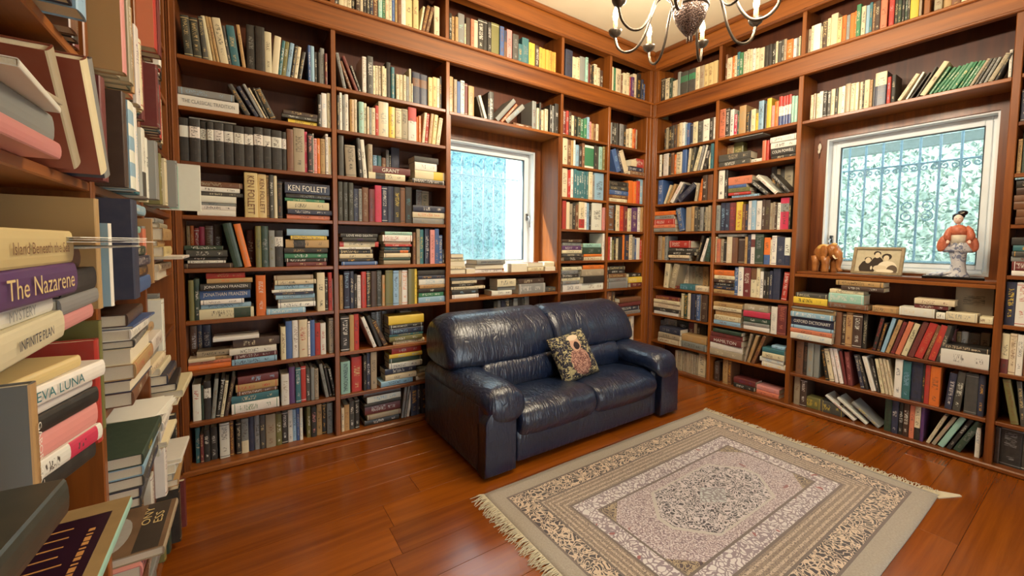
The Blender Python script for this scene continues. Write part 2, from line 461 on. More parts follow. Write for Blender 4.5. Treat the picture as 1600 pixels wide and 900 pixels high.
def spiral(c, r, turns, a0, sgn, plane, n=26):
    pts = []
    for i in range(n):
        t = i/(n-1); a = a0+sgn*turns*2*PI*t; rr = r*(1-.78*t)
        du, dz = math.cos(a)*rr, math.sin(a)*rr
        pts.append((c[0]+du, c[1], c[2]+dz) if plane == 'y' else (c[0], c[1]+du, c[2]+dz))
    return pts
def grille(label, axis, d, u0, u1, z0, z1, n, spear, zrail):
    o = empty('window_grille', ((u0+u1)/2, d, 0) if axis == 'y' else (d, (u0+u1)/2, 0)); tag(o, label, 'grille')
    P = (lambda u, z: (u, d, z)) if axis == 'y' else (lambda u, z: (d, u, z))
    def add(g, nm):
        ob = mesh_obj(nm, [Vector(p)-o.location for p in g[0]], g[1], IRON, o, smooth=True)
    us = [u0+(u1-u0)*(i+.5)/n for i in range(n)]
    for u in us:
        add(tube_geo([P(u, z0), P(u, z1)], .0080, 8), 'bar')
        if spear:
            pr = [(.006, 0), (.011, .012), (.018, .035), (.010, .065), (.002, .10)]
            v, f = lathe_geo(pr, 8, P(u, z1-.005)); add((v, f), 'spear_head')
            v, f = lathe_geo([(.007, 0), (.014, .008), (.014, .016), (.007, .024)], 8, P(u, zrail-.012)); add((v, f), 'collar')
    for z in zrail if isinstance(zrail, tuple) else (zrail,):
        add(tube_geo([P(u0-.12, z), P(u1+.12, z)], .007, 8), 'rail')
        for q in (u0-.11, u1+.11):
            a = P(q, z); e = (a[0], A_D+.205, a[2]) if axis == 'y' else (B_D+.205, a[1], a[2])
            add(tube_geo([a, e], .007, 8), 'bracket')
    z = (zrail[0] if isinstance(zrail, tuple) else zrail)
    for i in range(n-1):
        m = (us[i]+us[i+1])/2; r = (us[i+1]-us[i])*.24
        for s in (-1, 1):
            c = P(m+s*r, z-r-.008)
            add(tube_geo(spiral(c, r, 1.35, PI/2, -s, axis), .0048, 6), 'scroll')
    if not spear:
        u = us[len(us)//2]; zc = 1.645
        for s in (-1, 1):
            for q in (-1, 1):
                c = P(u+s*.055, zc+q*.042); add(tube_geo(spiral(c, .042, 1.3, PI/2 if q < 0 else -PI/2, -s*q*-1, axis), .0045, 6), 'scroll')
        add(ellipsoid_geo(P(u, zc), (.014, .014, .014), 10, 6), 'rosette')
        for i in range(n-1):
            m = (us[i]+us[i+1])/2; r = (us[i+1]-us[i])*.2
            for s in (-1, 1):
                add(tube_geo(spiral(P(m+s*r, z0+.10), r, 1.3, -PI/2, s, axis), .0045, 6), 'scroll')
    return o
grille('spear-topped wrought iron grille outside the sofa window', 'y', .70, -2.399, -1.436, .95, 2.11, 8, True, 2.03)
grille('scrolled wrought iron grille outside the doll window', 'x', .62, -2.51, -1.513, .95, 2.36, 9, False, (2.015, 1.25))

LEAF = None
def leaf_mat(name, c1, c2):
    t = NT(name); oi = t.noise(t.obj(), 2.2, 3)
    g = t.n('ShaderNodeNewGeometry')
    rp = g.outputs['Random Per Island']
    c = t.mix(rp, c1, c2)
    t.b.inputs['Roughness'].default_value = .45
    t.L(c, t.b.inputs['Base Color'])
    tl = t.n('ShaderNodeBsdfTranslucent'); t.L(c, tl.inputs[0])
    mx = t.n('ShaderNodeMixShader'); mx.inputs[0].default_value = .45
    t.L(t.b.outputs[0], mx.inputs[1]); t.L(tl.outputs[0], mx.inputs[2]); t.L(mx.outputs[0], t.t.nodes['Material Output'].inputs[0])
    return t.m
def hedge(label, lo, hi, n, mat, seed, size):
    rng = random.Random(seed); v = []; f = []
    for i in range(n):
        p = Vector([rng.uniform(lo[k], hi[k]) for k in range(3)])
        q = Matrix.Rotation(rng.uniform(0, 2*PI), 3, 'Z') @ Matrix.Rotation(rng.uniform(-1.2, 1.2), 3, 'X') @ Matrix.Rotation(rng.uniform(0, 6.28), 3, 'Y')
        L = size*rng.uniform(.6, 1.4); w = L*.42
        k = len(v)
        for a, b, c in ((0, 0, 0), (w*.5, L*.45, .1*L), (0, L, 0), (-w*.5, L*.45, .1*L)):
            v.append(p + q @ Vector((a, b, c)))
        f += [(k, k+1, k+2), (k, k+2, k+3)]
    o = mesh_obj('hedge_foliage', v, f, mat)
    tag(o, label, 'foliage', kind='stuff'); return o
LM1 = leaf_mat('pale_blue_green_leaf', srgb(38, 92, 112), srgb(136, 186, 192))  # leaf colour carries the pale cyan haze of the bright outdoors
LM2 = leaf_mat('pale_green_leaf', srgb(72, 98, 86), srgb(156, 172, 156))
hedge('pale blue-green leaves of the hedge beyond the sofa window', (-3.6, 1.5, -.2), (-.55, 2.1, 3.0), 17000, LM1, 5, .06)
hedge('light green shrub leaves beyond the doll window', (1.5, -4.6, -.2), (2.5, -.2, 3.2), 19000, LM2, 6, .065)
tag(box('garden_wall', (-3.8, 2.25, -.2), (2.6, 2.4, 2.8), plain('pale_garden_render', srgb(130, 180, 190), .9)), 'pale rendered garden wall behind the hedge of the sofa window', 'wall')
tag(box('garden_wall', (2.75, -5.2, -.2), (2.9, 2.05, 3.0), plain('pale_garden_render_warm', srgb(170, 184, 172), .9)), 'pale rendered garden wall behind the shrubs of the doll window', 'wall')
pil = MB(); pil.add(box_geo(-.90, 1.10, 1.25, .40, .36, 2.9, .01)); pil.add(box_geo(-.90, 1.10, 2.75, .48, .44, .1, .02))
tag(pil.build('garden_pillar', plain('white_render', srgb(240, 238, 232), .9, var=.04)), 'white rendered pillar outside the sofa window', 'pillar')
ev = MB(); ev.add(box_geo(1.02, -2.0, 2.247, .04, 3.4, .085, .005)); ev.add(box_geo(1.06, -2.0, 2.33, .03, 3.4, .02, .004))
for q in range(9): ev.add(box_geo(1.06, -3.6+.4*q, 2.31, .03, .02, .06))
evo = ev.build('awning_rail', plain('grey_white_metal', srgb(112, 126, 130), .5)); tag(evo, 'grey white awning rail across the top of the doll window', 'awning')
tag(box('garden_ground', (-9, -9, -.30), (9, 9, -.20), plain('garden_gravel', srgb(176, 170, 150), .95, scale=9)), kind='structure')

# ------------------------------------------------------------------ sofa
def leather():
    t = NT('navy_leather'); o = t.obj()
    n1 = t.noise(t.mapping(o, scale=(4, 9, 9)), 1.6, 3, .55, 1.2)
    def crease(scale, dist):
        q = t.noise(t.mapping(o, scale=scale), 1.0, 2, .5, dist)
        return t.math('POWER', t.math('SUBTRACT', 1.0, t.math('MULTIPLY', t.math('ABSOLUTE', t.math('SUBTRACT', q.outputs[0], .5)), 4.0), clamp=True), 3.0)
    cr = t.math('ADD', crease((15, 7, 4), .8), t.math('MULTIPLY', crease((26, 16, 9), .6), .5))
    g = t.voro(o, 420, 'DISTANCE_TO_EDGE')
    h = t.math('SUBTRACT', t.math('MULTIPLY', n1.outputs[0], .7), t.math('MULTIPLY', cr, .55))
    h = t.math('ADD', h, t.math('MULTIPLY', g.outputs['Distance'], .05))
    t.bump(h, .42, .012)
    c = t.mix(n1.outputs[0], srgb(15, 23, 44), srgb(28, 42, 72))
    return t.set(Base_Color=c, Roughness=.30, Specular_IOR_Level=.65, Coat_Weight=.35, Coat_Roughness=.22)
LEATHER = leather()
def pillow_loft(prof, x0, x1, r, n=22, sag=None, axis='x'):
    """profile loop (y,z) carried along x with rounded ends"""
    cy = sum(p[0] for p in prof)/len(prof); cz = sum(p[1] for p in prof)/len(prof)
    ext = max(max(abs(p[0]-cy) for p in prof), max(abs(p[1]-cz) for p in prof))
    rings = []; xs = []
    k = 7
    for i in range(k+1): xs.append((x0+r*(1-math.cos(PI/2*i/k)), math.sin(PI/2*i/k)))
    for i in range(1, n): xs.append((x0+r+(x1-x0-2*r)*i/n, 1.0))
    for i in range(k, -1, -1): xs.append((x1-r*(1-math.cos(PI/2*i/k)), math.sin(PI/2*i/k)))
    for x, s in xs:
        e = 1-(1-s)*min(1, r/ext)
        ring = []
        for y, z in prof:
            yy, zz = cy+(y-cy)*e, cz+(z-cz)*e
            if sag: yy, zz = sag(x, yy, zz)
            ring.append((x, yy, zz) if axis == 'x' else (yy, x, zz))
        rings.append(ring)
    return loft_geo(rings)
def smooth_loop(pts, n=6):
    out = []; N = len(pts)
    for i in range(N):
        p0, p1, p2, p3 = [pts[(i+j-1) % N] for j in range(4)]
        for k in range(n):
            t = k/n
            out.append(tuple(.5*((2*p1[a])+(-p0[a]+p2[a])*t+(2*p0[a]-5*p1[a]+4*p2[a]-p3[a])*t*t+(-p0[a]+3*p1[a]-3*p2[a]+p3[a])*t**3) for a in range(2)))
    return out
def build_sofa():
    r = empty('sofa', (-1.78, -.5, 0)); tag(r, 'navy blue leather two-seat sofa with puffy rolled arms', 'sofa')
    def P(g, nm, smooth=True):
        return mesh_obj(nm, [Vector(p)-r.location for p in g[0]], g[1], LEATHER, r, smooth=smooth)
    X0, X1, XM = -2.43, -1.13, -1.78
    P(box_geo(XM, -.50, .115, X1-X0+.02, .80, .17, .02), 'base', False)
    # front panel
    P(pillow_loft(smooth_loop([(-.935, .03), (-.95, .10), (-.945, .20), (-.90, .25), (-.80, .25), (-.78, .12), (-.80, .03)]), X0-.005, X1+.005, .02), 'front_panel')
    # seats
    for a, b in ((X0, XM), (XM, X1)):
        def sag(x, y, z, a=a, b=b):
            u = (x-a)/(b-a); bulge = math.sin(PI*u)
            if z > .25: z += .022*bulge*math.exp(-((y+.70)/.2)**2) + .004*math.sin(26*x+9*y)*math.exp(-((y+.92)/.14)**2)
            if y < -.8: y -= .022*bulge
            return y, z
        P(pillow_loft(smooth_loop([(-.90, .17), (-.965, .22), (-.985, .29), (-.95, .350), (-.86, .375), (-.72, .365), (-.56, .345), (-.46, .31), (-.46, .19), (-.7, .17)]), a+.002, b-.002, .05, sag=sag), 'seat_cushion')
    # back: shell and two cushions each with a lumbar roll
    P(pillow_loft(smooth_loop([(-.08, .04), (-.30, .04), (-.32, .40), (-.27, .72), (-.19, .80), (-.11, .78), (-.07, .6)]), -2.63, -.93, .07), 'back_shell')
    for a, b, s in ((-2.685, XM, -1), (XM, -.865, 1)):
        def sag(x, y, z, a=a, b=b, s=s):
            u = (x-a)/(b-a)
            o = abs(x-XM)/(XM-a if s < 0 else b-XM)
            if o > .84 and z > .5: z -= (o-.84)**2*2.2*(z-.5)/.36      # rounded outer shoulder
            y += .006*math.sin(17*x+5*z)
            if y < -.3: y -= .02*math.sin(PI*u)
            return y, z
        P(pillow_loft(smooth_loop([(-.43, .50), (-.515, .53), (-.525, .60), (-.485, .71), (-.41, .80), (-.31, .852), (-.20, .852), (-.11, .79), (-.09, .66), (-.12, .54), (-.25, .50)]), a, b, .058, sag=sag), 'back_cushion')
        a2, b2 = (X0-.03, XM) if s < 0 else (XM, X1+.03)
        P(pillow_loft(smooth_loop([(-.47, .32), (-.56, .34), (-.585, .41), (-.575, .48), (-.53, .535), (-.43, .54), (-.34, .45), (-.36, .33)]), a2, b2, .055), 'lumbar_cushion')
    # arms: slab, rounded front panel, padded roll drooping over the front
    for s in (-1, 1):
        cx = X0-.125 if s < 0 else X1+.125
        P(box_geo(cx+s*.002, -.495, .225, .244, .86, .43, .022), 'arm_body', False)
        px = cx+s*.018; pr = [(px-.106, .02), (px+.106, .02)]+[(px+.106*math.cos(PI*i/14), .315+.10*math.sin(PI*i/14)) for i in range(15)]
        P(pillow_loft(pr, -.985, -.88, .016, n=3, axis='y'), 'arm_front_panel')
        # padded arm: cross-section in (x,z) swept along y, drooping over the inside of the front
        path = [(-.06, .40, .80, 0), (-.12, .43, .95, 0), (-.28, .44, 1.0, 0), (-.46, .442, 1.0, 0), (-.62, .44, 1.0, .004), (-.76, .437, 1.0, .008), (-.86, .438, 1.0, .010), (-.925, .430, 1.0, .014), (-.958, .420, .97, .020), (-.982, .404, .86, .026), (-.998, .386, .62, .030), (-1.002, .376, .12, .032)]
        rings = []
        for y, zc, k, off in path:
            ring = []
            for i in range(22):
                a = 2*PI*i/22
                ring.append((cx-s*off-s*.004+.138*k*math.copysign(abs(math.cos(a))**.85, math.cos(a)), y, zc+.092*k*math.copysign(abs(math.sin(a))**.85, math.sin(a))))
            rings.append(ring)
        g = loft_geo(rings)
        P((g[0], [q[::-1] for q in g[1]]), 'arm_pad')
    return r
build_sofa()

def cushion():
    t = NT('tapestry_cushion'); o = t.obj(); s = t.sep(o)
    v = t.voro(t.mapping(o, scale=(1, 1, 1)), 26, 'F1'); nz = t.noise(o, 30, 3)
    n2 = t.noise(o, 60, 3, .6, 1.5)
    bgc = t.mix(t.math('GREATER_THAN', nz.outputs[0], .55), srgb(26, 27, 44), srgb(150, 140, 104))
    bgc = t.mix(t.math('GREATER_THAN', n2.outputs[0], .57), bgc, srgb(190, 176, 132))
    bgc = t.mix(t.math('LESS_THAN', v.outputs['Distance'], .18), bgc, srgb(92, 88, 96))
    def ell(cx, cy, rx, ry):
        a = t.math('POWER', t.math('DIVIDE', t.math('SUBTRACT', s[0], cx), rx), 2.0); b = t.math('POWER', t.math('DIVIDE', t.math('SUBTRACT', s[1], cy), ry), 2.0)
        w = t.math('ADD', t.math('ADD', a, b), t.math('MULTIPLY', t.math('SUBTRACT', nz.outputs[0], .5), .8))
        return t.math('LESS_THAN', w, 1.0)
    c = t.mix(ell(.01, -.055, .085, .10), bgc, t.mix(t.math('GREATER_THAN', n2.outputs[0], .5), srgb(104, 66, 62), srgb(176, 134, 118)))
    c = t.mix(ell(.02, .075, .045, .055), c, srgb(190, 150, 128))
    c = t.mix(ell(.025, .06, .026, .03), c, srgb(40, 26, 30))
    c = t.mix(ell(.02, .125, .05, .022), c, srgb(206, 186, 160))
    t.bump(nz.outputs[0], .25, .003)
    m = t.set(Base_Color=c, Roughness=.9)
    # plump square, thinner to the edge
    n = 18; vv = []; ff = []
    h = .175
    for side in (1, -1):
        base = len(vv)
        for j in range(n+1):
            for i in range(n+1):
                u, w = -1+2*i/n, -1+2*j/n
                th = .055*(max(0, 1-u**4)*max(0, 1-w**4))**.5
                pin = 1-.05*(1-(abs(u*w)))*max(abs(u), abs(w))**2
                vv.append((u*h*pin, w*h*pin, side*(th+.002)))
        for j in range(n):
            for i in range(n):
                q = (base+j*(n+1)+i, base+j*(n+1)+i+1, base+(j+1)*(n+1)+i+1, base+(j+1)*(n+1)+i)
                ff.append(q if side > 0 else q[::-1])
    ring = [i for i in range(n+1)]+[j*(n+1)+n for j in range(1, n+1)]+[n*(n+1)+i for i in range(n-1, -1, -1)]+[j*(n+1) for j in range(n-1, 0, -1)]
    N = (n+1)**2
    for a, b in zip(ring, ring[1:]+ring[:1]): ff.append((a, a+N, b+N, b))
    o_ = mesh_obj('throw_cushion', vv, ff, m, smooth=True)
    # square face looks to the front (-y), leaning back and turned a little
    R = Matrix.Rotation(math.radians(-6), 4, 'Z') @ Matrix.Rotation(math.radians(62), 4, 'X') @ Matrix.Rotation(math.radians(10), 4, 'Z')
    o_.matrix_world = Matrix.Translation((-1.735, -.665, .52)) @ R
    tag(o_, 'dark tapestry throw cushion with a figure leaning on the sofa back', 'cushion')
cushion()

# ------------------------------------------------------------------ rug
def rug():
    X0, X1, Y0, Y1 = -2.745, -.655, -2.435, -1.075
    cx, cy = (X0+X1)/2, (Y0+Y1)/2; hx, hy = (X1-X0)/2, (Y1-Y0)/2
    t = NT('woven_rug'); o = t.obj(); s = t.sep(o)
    ax = t.math('ABSOLUTE', s[0]); ay = t.math('ABSOLUTE', s[1])
    d = t.math('MINIMUM', t.math('SUBTRACT', hx, ax), t.math('SUBTRACT', hy, ay))
    def lt(a, b): return t.math('LESS_THAN', a, b)
    nz = t.noise(o, 14, 2); wv = t.n('ShaderNodeVectorMath', operation='MULTIPLY_ADD')
    t.L(nz.outputs['Color'], wv.inputs[0]); wv.inputs[1].default_value = (.09, .09, 0); t.L(o, wv.inputs[2])
    def flor(scale, th):
        v = t.voro(wv.outputs[0], scale, 'DISTANCE_TO_EDGE'); return lt(v.outputs['Distance'], th)
    fine = t.noise(o, 120, 2, .7)
    ringv = t.voro(wv.outputs[0], 33, 'F1')
    rings = lt(t.math('ABSOLUTE', t.math('SUBTRACT', ringv.outputs['Distance'], .42)), .07)
    fl_dark = t.math('MAXIMUM', flor(33, .06), rings)
    plainc = t.mix(fine.outputs[0], srgb(128, 118, 106), srgb(182, 172, 158))
    darkb = t.mix(fl_dark, srgb(30, 20, 34), srgb(212, 190, 168))
    st = t.math('SINE', t.math('MULTIPLY', d, 230.0))
    stripe = t.mix(t.math('GREATER_THAN', st, .2), srgb(142, 124, 108), srgb(190, 170, 152))
    stripe = t.mix(t.math('GREATER_THAN', fine.outputs[0], .56), stripe, srgb(96, 80, 76))
    lightb = t.mix(flor(46, .13), srgb(218, 212, 214), srgb(140, 124, 136))
    dots = t.voro(wv.outputs[0], 11, 'F1')
    lightb = t.mix(lt(dots.outputs['Distance'], .13), lightb, srgb(150, 78, 82))
    field = t.mix(flor(58, .14), srgb(186, 168, 172), srgb(128, 106, 118))  # field colours lightened to hold the window glare on the rug
    field = t.mix(t.math('GREATER_THAN', fine.outputs[0], .55), field, srgb(222, 214, 218))
    field = t.mix(lt(t.voro(wv.outputs[0], 7, 'F1').outputs['Distance'], .10), field, srgb(142, 84, 88))
    oct_ = t.math('MAXIMUM', t.math('MAXIMUM', t.math('DIVIDE', ax, .40), t.math('DIVIDE', ay, .185)), t.math('MULTIPLY', t.math('ADD', ax, ay), 1/.44))
    fl2 = t.math('MAXIMUM', flor(42, .07), lt(t.math('ABSOLUTE', t.math('SUBTRACT', t.voro(wv.outputs[0], 42, 'F1').outputs['Distance'], .4)), .08))
    med = t.mix(fl2, srgb(30, 22, 44), srgb(214, 204, 208))
    core = t.math('ADD', t.math('MULTIPLY', ax, 1/.12), t.math('MULTIPLY', ay, 1/.075))
    med = t.mix(lt(core, 1.0), med, t.mix(flor(44, .15), srgb(196, 202, 204), srgb(140, 132, 140)))
    field = t.mix(lt(oct_, 1.0), field, med)
    edge = lt(t.math('ABSOLUTE', t.math('SUBTRACT', oct_, 1.03)), .03)
    field = t.mix(edge, field, srgb(196, 190, 186))
    # corner spandrels of the field
    spd = t.math('ADD', t.math('SUBTRACT', hx-.43, ax), t.math('MULTIPLY', t.math('SUBTRACT', hy-.43, ay), 1.2))
    field = t.mix(lt(spd, .14), field, t.mix(fl2, srgb(58, 36, 44), srgb(170, 150, 120)))
    c = t.mix(lt(d, .43), field, lightb)
    c = t.mix(lt(d, .33), c, stripe)
    c = t.mix(lt(d, .215), c, darkb)
    c = t.mix(lt(d, .095), c, plainc)
    for e in (.095, .215, .33, .43):
        c = t.mix(lt(t.math('ABSOLUTE', t.math('SUBTRACT', d, e)), .006), c, srgb(98, 84, 80))
    wear = t.noise(o, 2.5, 3)
    c = t.mix(t.math('MULTIPLY', wear.outputs[0], .22), c, srgb(196, 188, 182))
    t.bump(fine.outputs[0], .5, .004)
    m = t.set(Base_Color=c, Roughness=.85, Sheen_Weight=.25)
    r = empty('rug', (cx, cy, 0)); tag(r, 'oriental rug with dark floral border and medallion before the sofa', 'rug')
    nx, ny = 60, 40; vv = []; ff = []
    def hgt(x, y): return .009+.002*mnoise.noise(Vector((x*3, y*3, 0)))
    for j in range(ny+1):
        for i in range(nx+1):
            x, y = -hx+2*hx*i/nx, -hy+2*hy*j/ny
            wob = .006*mnoise.noise(Vector((x*2, y*2, 5)))
            vv.append((x+wob, y+wob, hgt(x, y)))
    for j in range(ny):
        for i in range(nx): ff.append((j*(nx+1)+i, j*(nx+1)+i+1, (j+1)*(nx+1)+i+1, (j+1)*(nx+1)+i))
    ring = [i for i in range(nx+1)]+[j*(nx+1)+nx for j in range(1, ny+1)]+[ny*(nx+1)+i for i in range(nx-1, -1, -1)]+[j*(nx+1) for j in range(ny-1, 0, -1)]
    k = len(vv)
    for i in ring: vv.append((vv[i][0], vv[i][1], .0005))
    for a in range(len(ring)):
        b = (a+1) % len(ring); ff.append((ring[b], ring[a], k+a, k+b))
    mesh_obj('pile', vv, ff, m, r, smooth=True)
    fm = plain('cream_fringe', srgb(206, 196, 172), .9)
    rng = random.Random(9)
    for s in (-1, 1):
        mb = MB(); n = 330
        for i in range(n):
            y = -hy+2*hy*i/(n-1); L = rng.uniform(.05, .085); a = rng.uniform(-.45, .45); x = s*(hx-.004)
            p = [(x, y, .008), (x+s*L*.5, y+a*L*.4, .006+rng.random()*.006), (x+s*L, y+a*L, .002)]
            mb.add(tube_geo(p, [.0026, .0022, .0012], 4, False))
        tag(mb.build('fringe', fm, r), kind='stuff')
    mb = MB(); mb.add(prism_geo([(hx-.03, -hy-.005), (hx+.10, -hy-.07), (hx+.11, -hy-.06), (hx+.03, -hy+.06), (hx-.005, -hy+.06)], 'z', .001, .006))
    mb.build('fringe_corner', fm, r)
rug()

# ------------------------------------------------------------------ chandelier
def chandelier():
    metal = plain('aged_silver_metal', srgb(92, 82, 72), .34, .85, scale=60)
    t = NT('pierced_metal'); o = t.obj(); v = t.voro(o, 115, 'F1')
    hole = t.math('LESS_THAN', v.outputs['Distance'], .33)
    t.bump(v.outputs['Distance'], .6, .004)
    pm = t.set(Base_Color=t.mix(hole, srgb(104, 84, 76), srgb(28, 18, 18)), Roughness=.35, Metallic=.75)
    wax = plain('candle_sleeve', srgb(232, 196, 120), .5)
    t = NT('lit_bulb'); t.b.inputs['Base Color'].default_value = (1, .9, .6, 1)
    bulb = t.set(Emission_Color=(1.0, .78, .42, 1), Emission_Strength=14.0, Roughness=.2)
    cx, cy, cz = -1.755, -1.558, 2.60
    r = empty('chandelier', (cx, cy, cz)); tag(r, 'aged silver candle-arm chandelier with pierced bowl hanging from ceiling', 'chandelier')
    M = MB
    m = M(); m.add(lathe_geo([(.003, -.135), (.010, -.128), (.012, -.115), (.030, -.095), (.055, -.06), (.078, -.02), (.086, .015), (.088, .03)], 36)); m.build('bowl', pm, r, smooth=True)
    m = M(); m.add(lathe_geo([(.088, .028), (.094, .034), (.094, .046), (.086, .052), (.03, .055)], 36)); m.build('bowl_rim', metal, r, smooth=True)
    m = M()
    for k in range(5):
        a = 2*PI*k/5; m.add(tube_geo([(math.cos(a)*.012, math.sin(a)*.012, -.115), (math.cos(a)*.016, math.sin(a)*.016, -.145)], [.003, .001], 5))
    m.build('finial', metal, r)
    m = M(); m.add(lathe_geo([(.03, .05), (.045, .07), (.035, .10), (.028, .16), (.045, .20), (.06, .24), (.04, .28), (.016, .31), (.012, .36), (.012, CEIL_Z-cz-.04)], 24)); m.build('stem', metal, r, smooth=True)
    m = M(); m.add(lathe_geo([(.012, CEIL_Z-cz-.06), (.05, CEIL_Z-cz-.03), (.06, CEIL_Z-cz-.003)], 24)); m.build('ceiling_rose', metal, r, smooth=True)
    for k in range(8):        # pierced upright leaves above the bowl
        a = 2*PI*(k+.5)/8; ca, sa = math.cos(a), math.sin(a); vv = []; ff = []
        for j in range(7):
            tt = j/6; rr = .058+.050*tt**1.6; z = .055+.15*tt; w = .030*(math.sin(PI*min(1, .18+tt*.82))**.6)+.001
            for s in (-1, 0, 1):
                vv.append((ca*(rr-.008*abs(s))-sa*w*s, sa*(rr-.008*abs(s))+ca*w*s, z))
        for j in range(6):
            for q in range(2):
                i = j*3+q; ff.append((i, i+1, i+4, i+3))
        n0 = len(vv); vv += [(x-ca*.004, y-sa*.004, z) for x, y, z in vv]; ff += [tuple(i+n0 for i in q[::-1]) for q in ff]
        mesh_obj('leaf', vv, ff, pm, r, smooth=True)
    R = .415
    base = math.radians(56.1237-23.9)     # direction from the camera through the chandelier
    for k in range(8):
        a = base-math.radians(9)+2*PI*k/8
        u = Vector((math.cos(a), math.sin(a), 0))
        pr = [(.085, .045), (.10, .10), (.135, .135), (.175, .125), (.205, .06), (.235, -.03), (.285, -.100), (.345, -.112), (.395, -.075), (R, -.01), (R, .0)]
        pts = [];
        for i in range(len(pr)-1):
            p0, p1, p2, p3 = pr[max(i-1, 0)], pr[i], pr[i+1], pr[min(i+2, len(pr)-1)]
            for q in range(4):
                tt = q/4; pts.append(tuple(.5*((2*p1[c])+(-p0[c]+p2[c])*tt+(2*p0[c]-5*p1[c]+4*p2[c]-p3[c])*tt*tt+(-p0[c]+3*p1[c]-3*p2[c]+p3[c])*tt**3) for c in (0, 1)))
        pts.append(pr[-1])
        arm = mesh_obj('arm', *tube_geo([u*p[0]+Vector((0, 0, p[1])) for p in pts], .0078, 8), metal, r, smooth=True)
        c = u*R
        m = M(); m.add(lathe_geo([(.007, -.014), (.014, -.006), (.030, .006), (.037, .020), (.039, .030), (.030, .034), (.012, .036)], 20, c)); m.build('candle_cup', metal, arm, smooth=True)
        m = M(); m.add(lathe_geo([(.0125, .03), (.0125, .085), (.010, .088)], 14, c)); m.build('candle_sleeve', wax, arm, smooth=True)
        m = M(); m.add(lathe_geo([(.009, .086), (.014, .098), (.0165, .115), (.013, .140), (.006, .160), (.001, .172)], 14, c)); m.build('bulb', bulb, arm, smooth=True)
        l = bpy.data.lights.new('candle_light', 'POINT'); l.energy = CHANDELIER_W; l.color = (1.0, .87, .67); l.shadow_soft_size = .03
        lo = bpy.data.objects.new('candle_light', l); link(lo, r); lo.location = c+Vector((0, 0, .20))
chandelier()

# ------------------------------------------------------------------ ornaments on the right-hand sill
SILL = 1.155
def elephant():
    t = NT('carved_wood'); o = t.obj(); v = t.voro(o, 55, 'DISTANCE_TO_EDGE'); n = t.noise(o, 20, 3)
    t.bump(v.outputs['Distance'], .5, .006)
    wm = t.set(Base_Color=t.mix(n.outputs[0], srgb(110, 58, 22), srgb(196, 128, 66)), Roughness=.32)
    gold = plain('gilt_cloth', srgb(206, 160, 84), .4)
    tusk = plain('ivory_tusk', srgb(230, 214, 180), .4)
    r = empty('elephant_figurine', (.12, -1.60, SILL), math.radians(-122)); tag(r, 'carved brown wooden elephant figurine on the right window sill', 'figurine')
    m = MB()    # local: +x = head forward
    m.add(ellipsoid_geo((-.015, 0, .125), (.078, .052, .062), 20, 14)); m.add(ellipsoid_geo((.06, 0, .145), (.045, .042, .050), 18, 12))
    for sx, sy in ((-.055, -.03), (-.055, .03), (.035, -.03), (.035, .03)):
        m.add(tube_geo([(sx, sy, .11), (sx+.004, sy, .06), (sx, sy, .02), (sx, sy, .0)], [.030, .024, .020, .023], 12))
    m.add(tube_geo([(.085, 0, .15), (.11, 0, .125), (.118, 0, .085), (.112, 0, .04), (.125, 0, .018), (.14, 0, .022)], [.030, .024, .018, .014, .011, .008], 12))
    m.add(tube_geo([(-.09, 0, .14), (-.105, 0, .10), (-.103, 0, .05)], [.008, .005, .007], 8))
    m.build('body', wm, r, smooth=True)
    r.scale = (1.12, 1.12, 1.18)
    for s in (-1, 1):
        e = MB(); e.add(ellipsoid_geo((.035, s*.048, .135), (.036, .007, .048), 16, 10)); e.build('ear', wm, r, smooth=True)
        k = MB(); k.add(tube_geo([(.088, s*.02, .115), (.115, s*.027, .095), (.135, s*.027, .10)], [.007, .005, .001], 8)); k.build('tusk', tusk, r, smooth=True)
    g = MB(); g.add(ellipsoid_geo((-.015, 0, .162), (.045, .046, .030), 18, 10)); g.add(ellipsoid_geo((.07, 0, .188), (.020, .018, .012), 12, 8)); g.build('saddle_cloth', gold, r, smooth=True)
elephant()
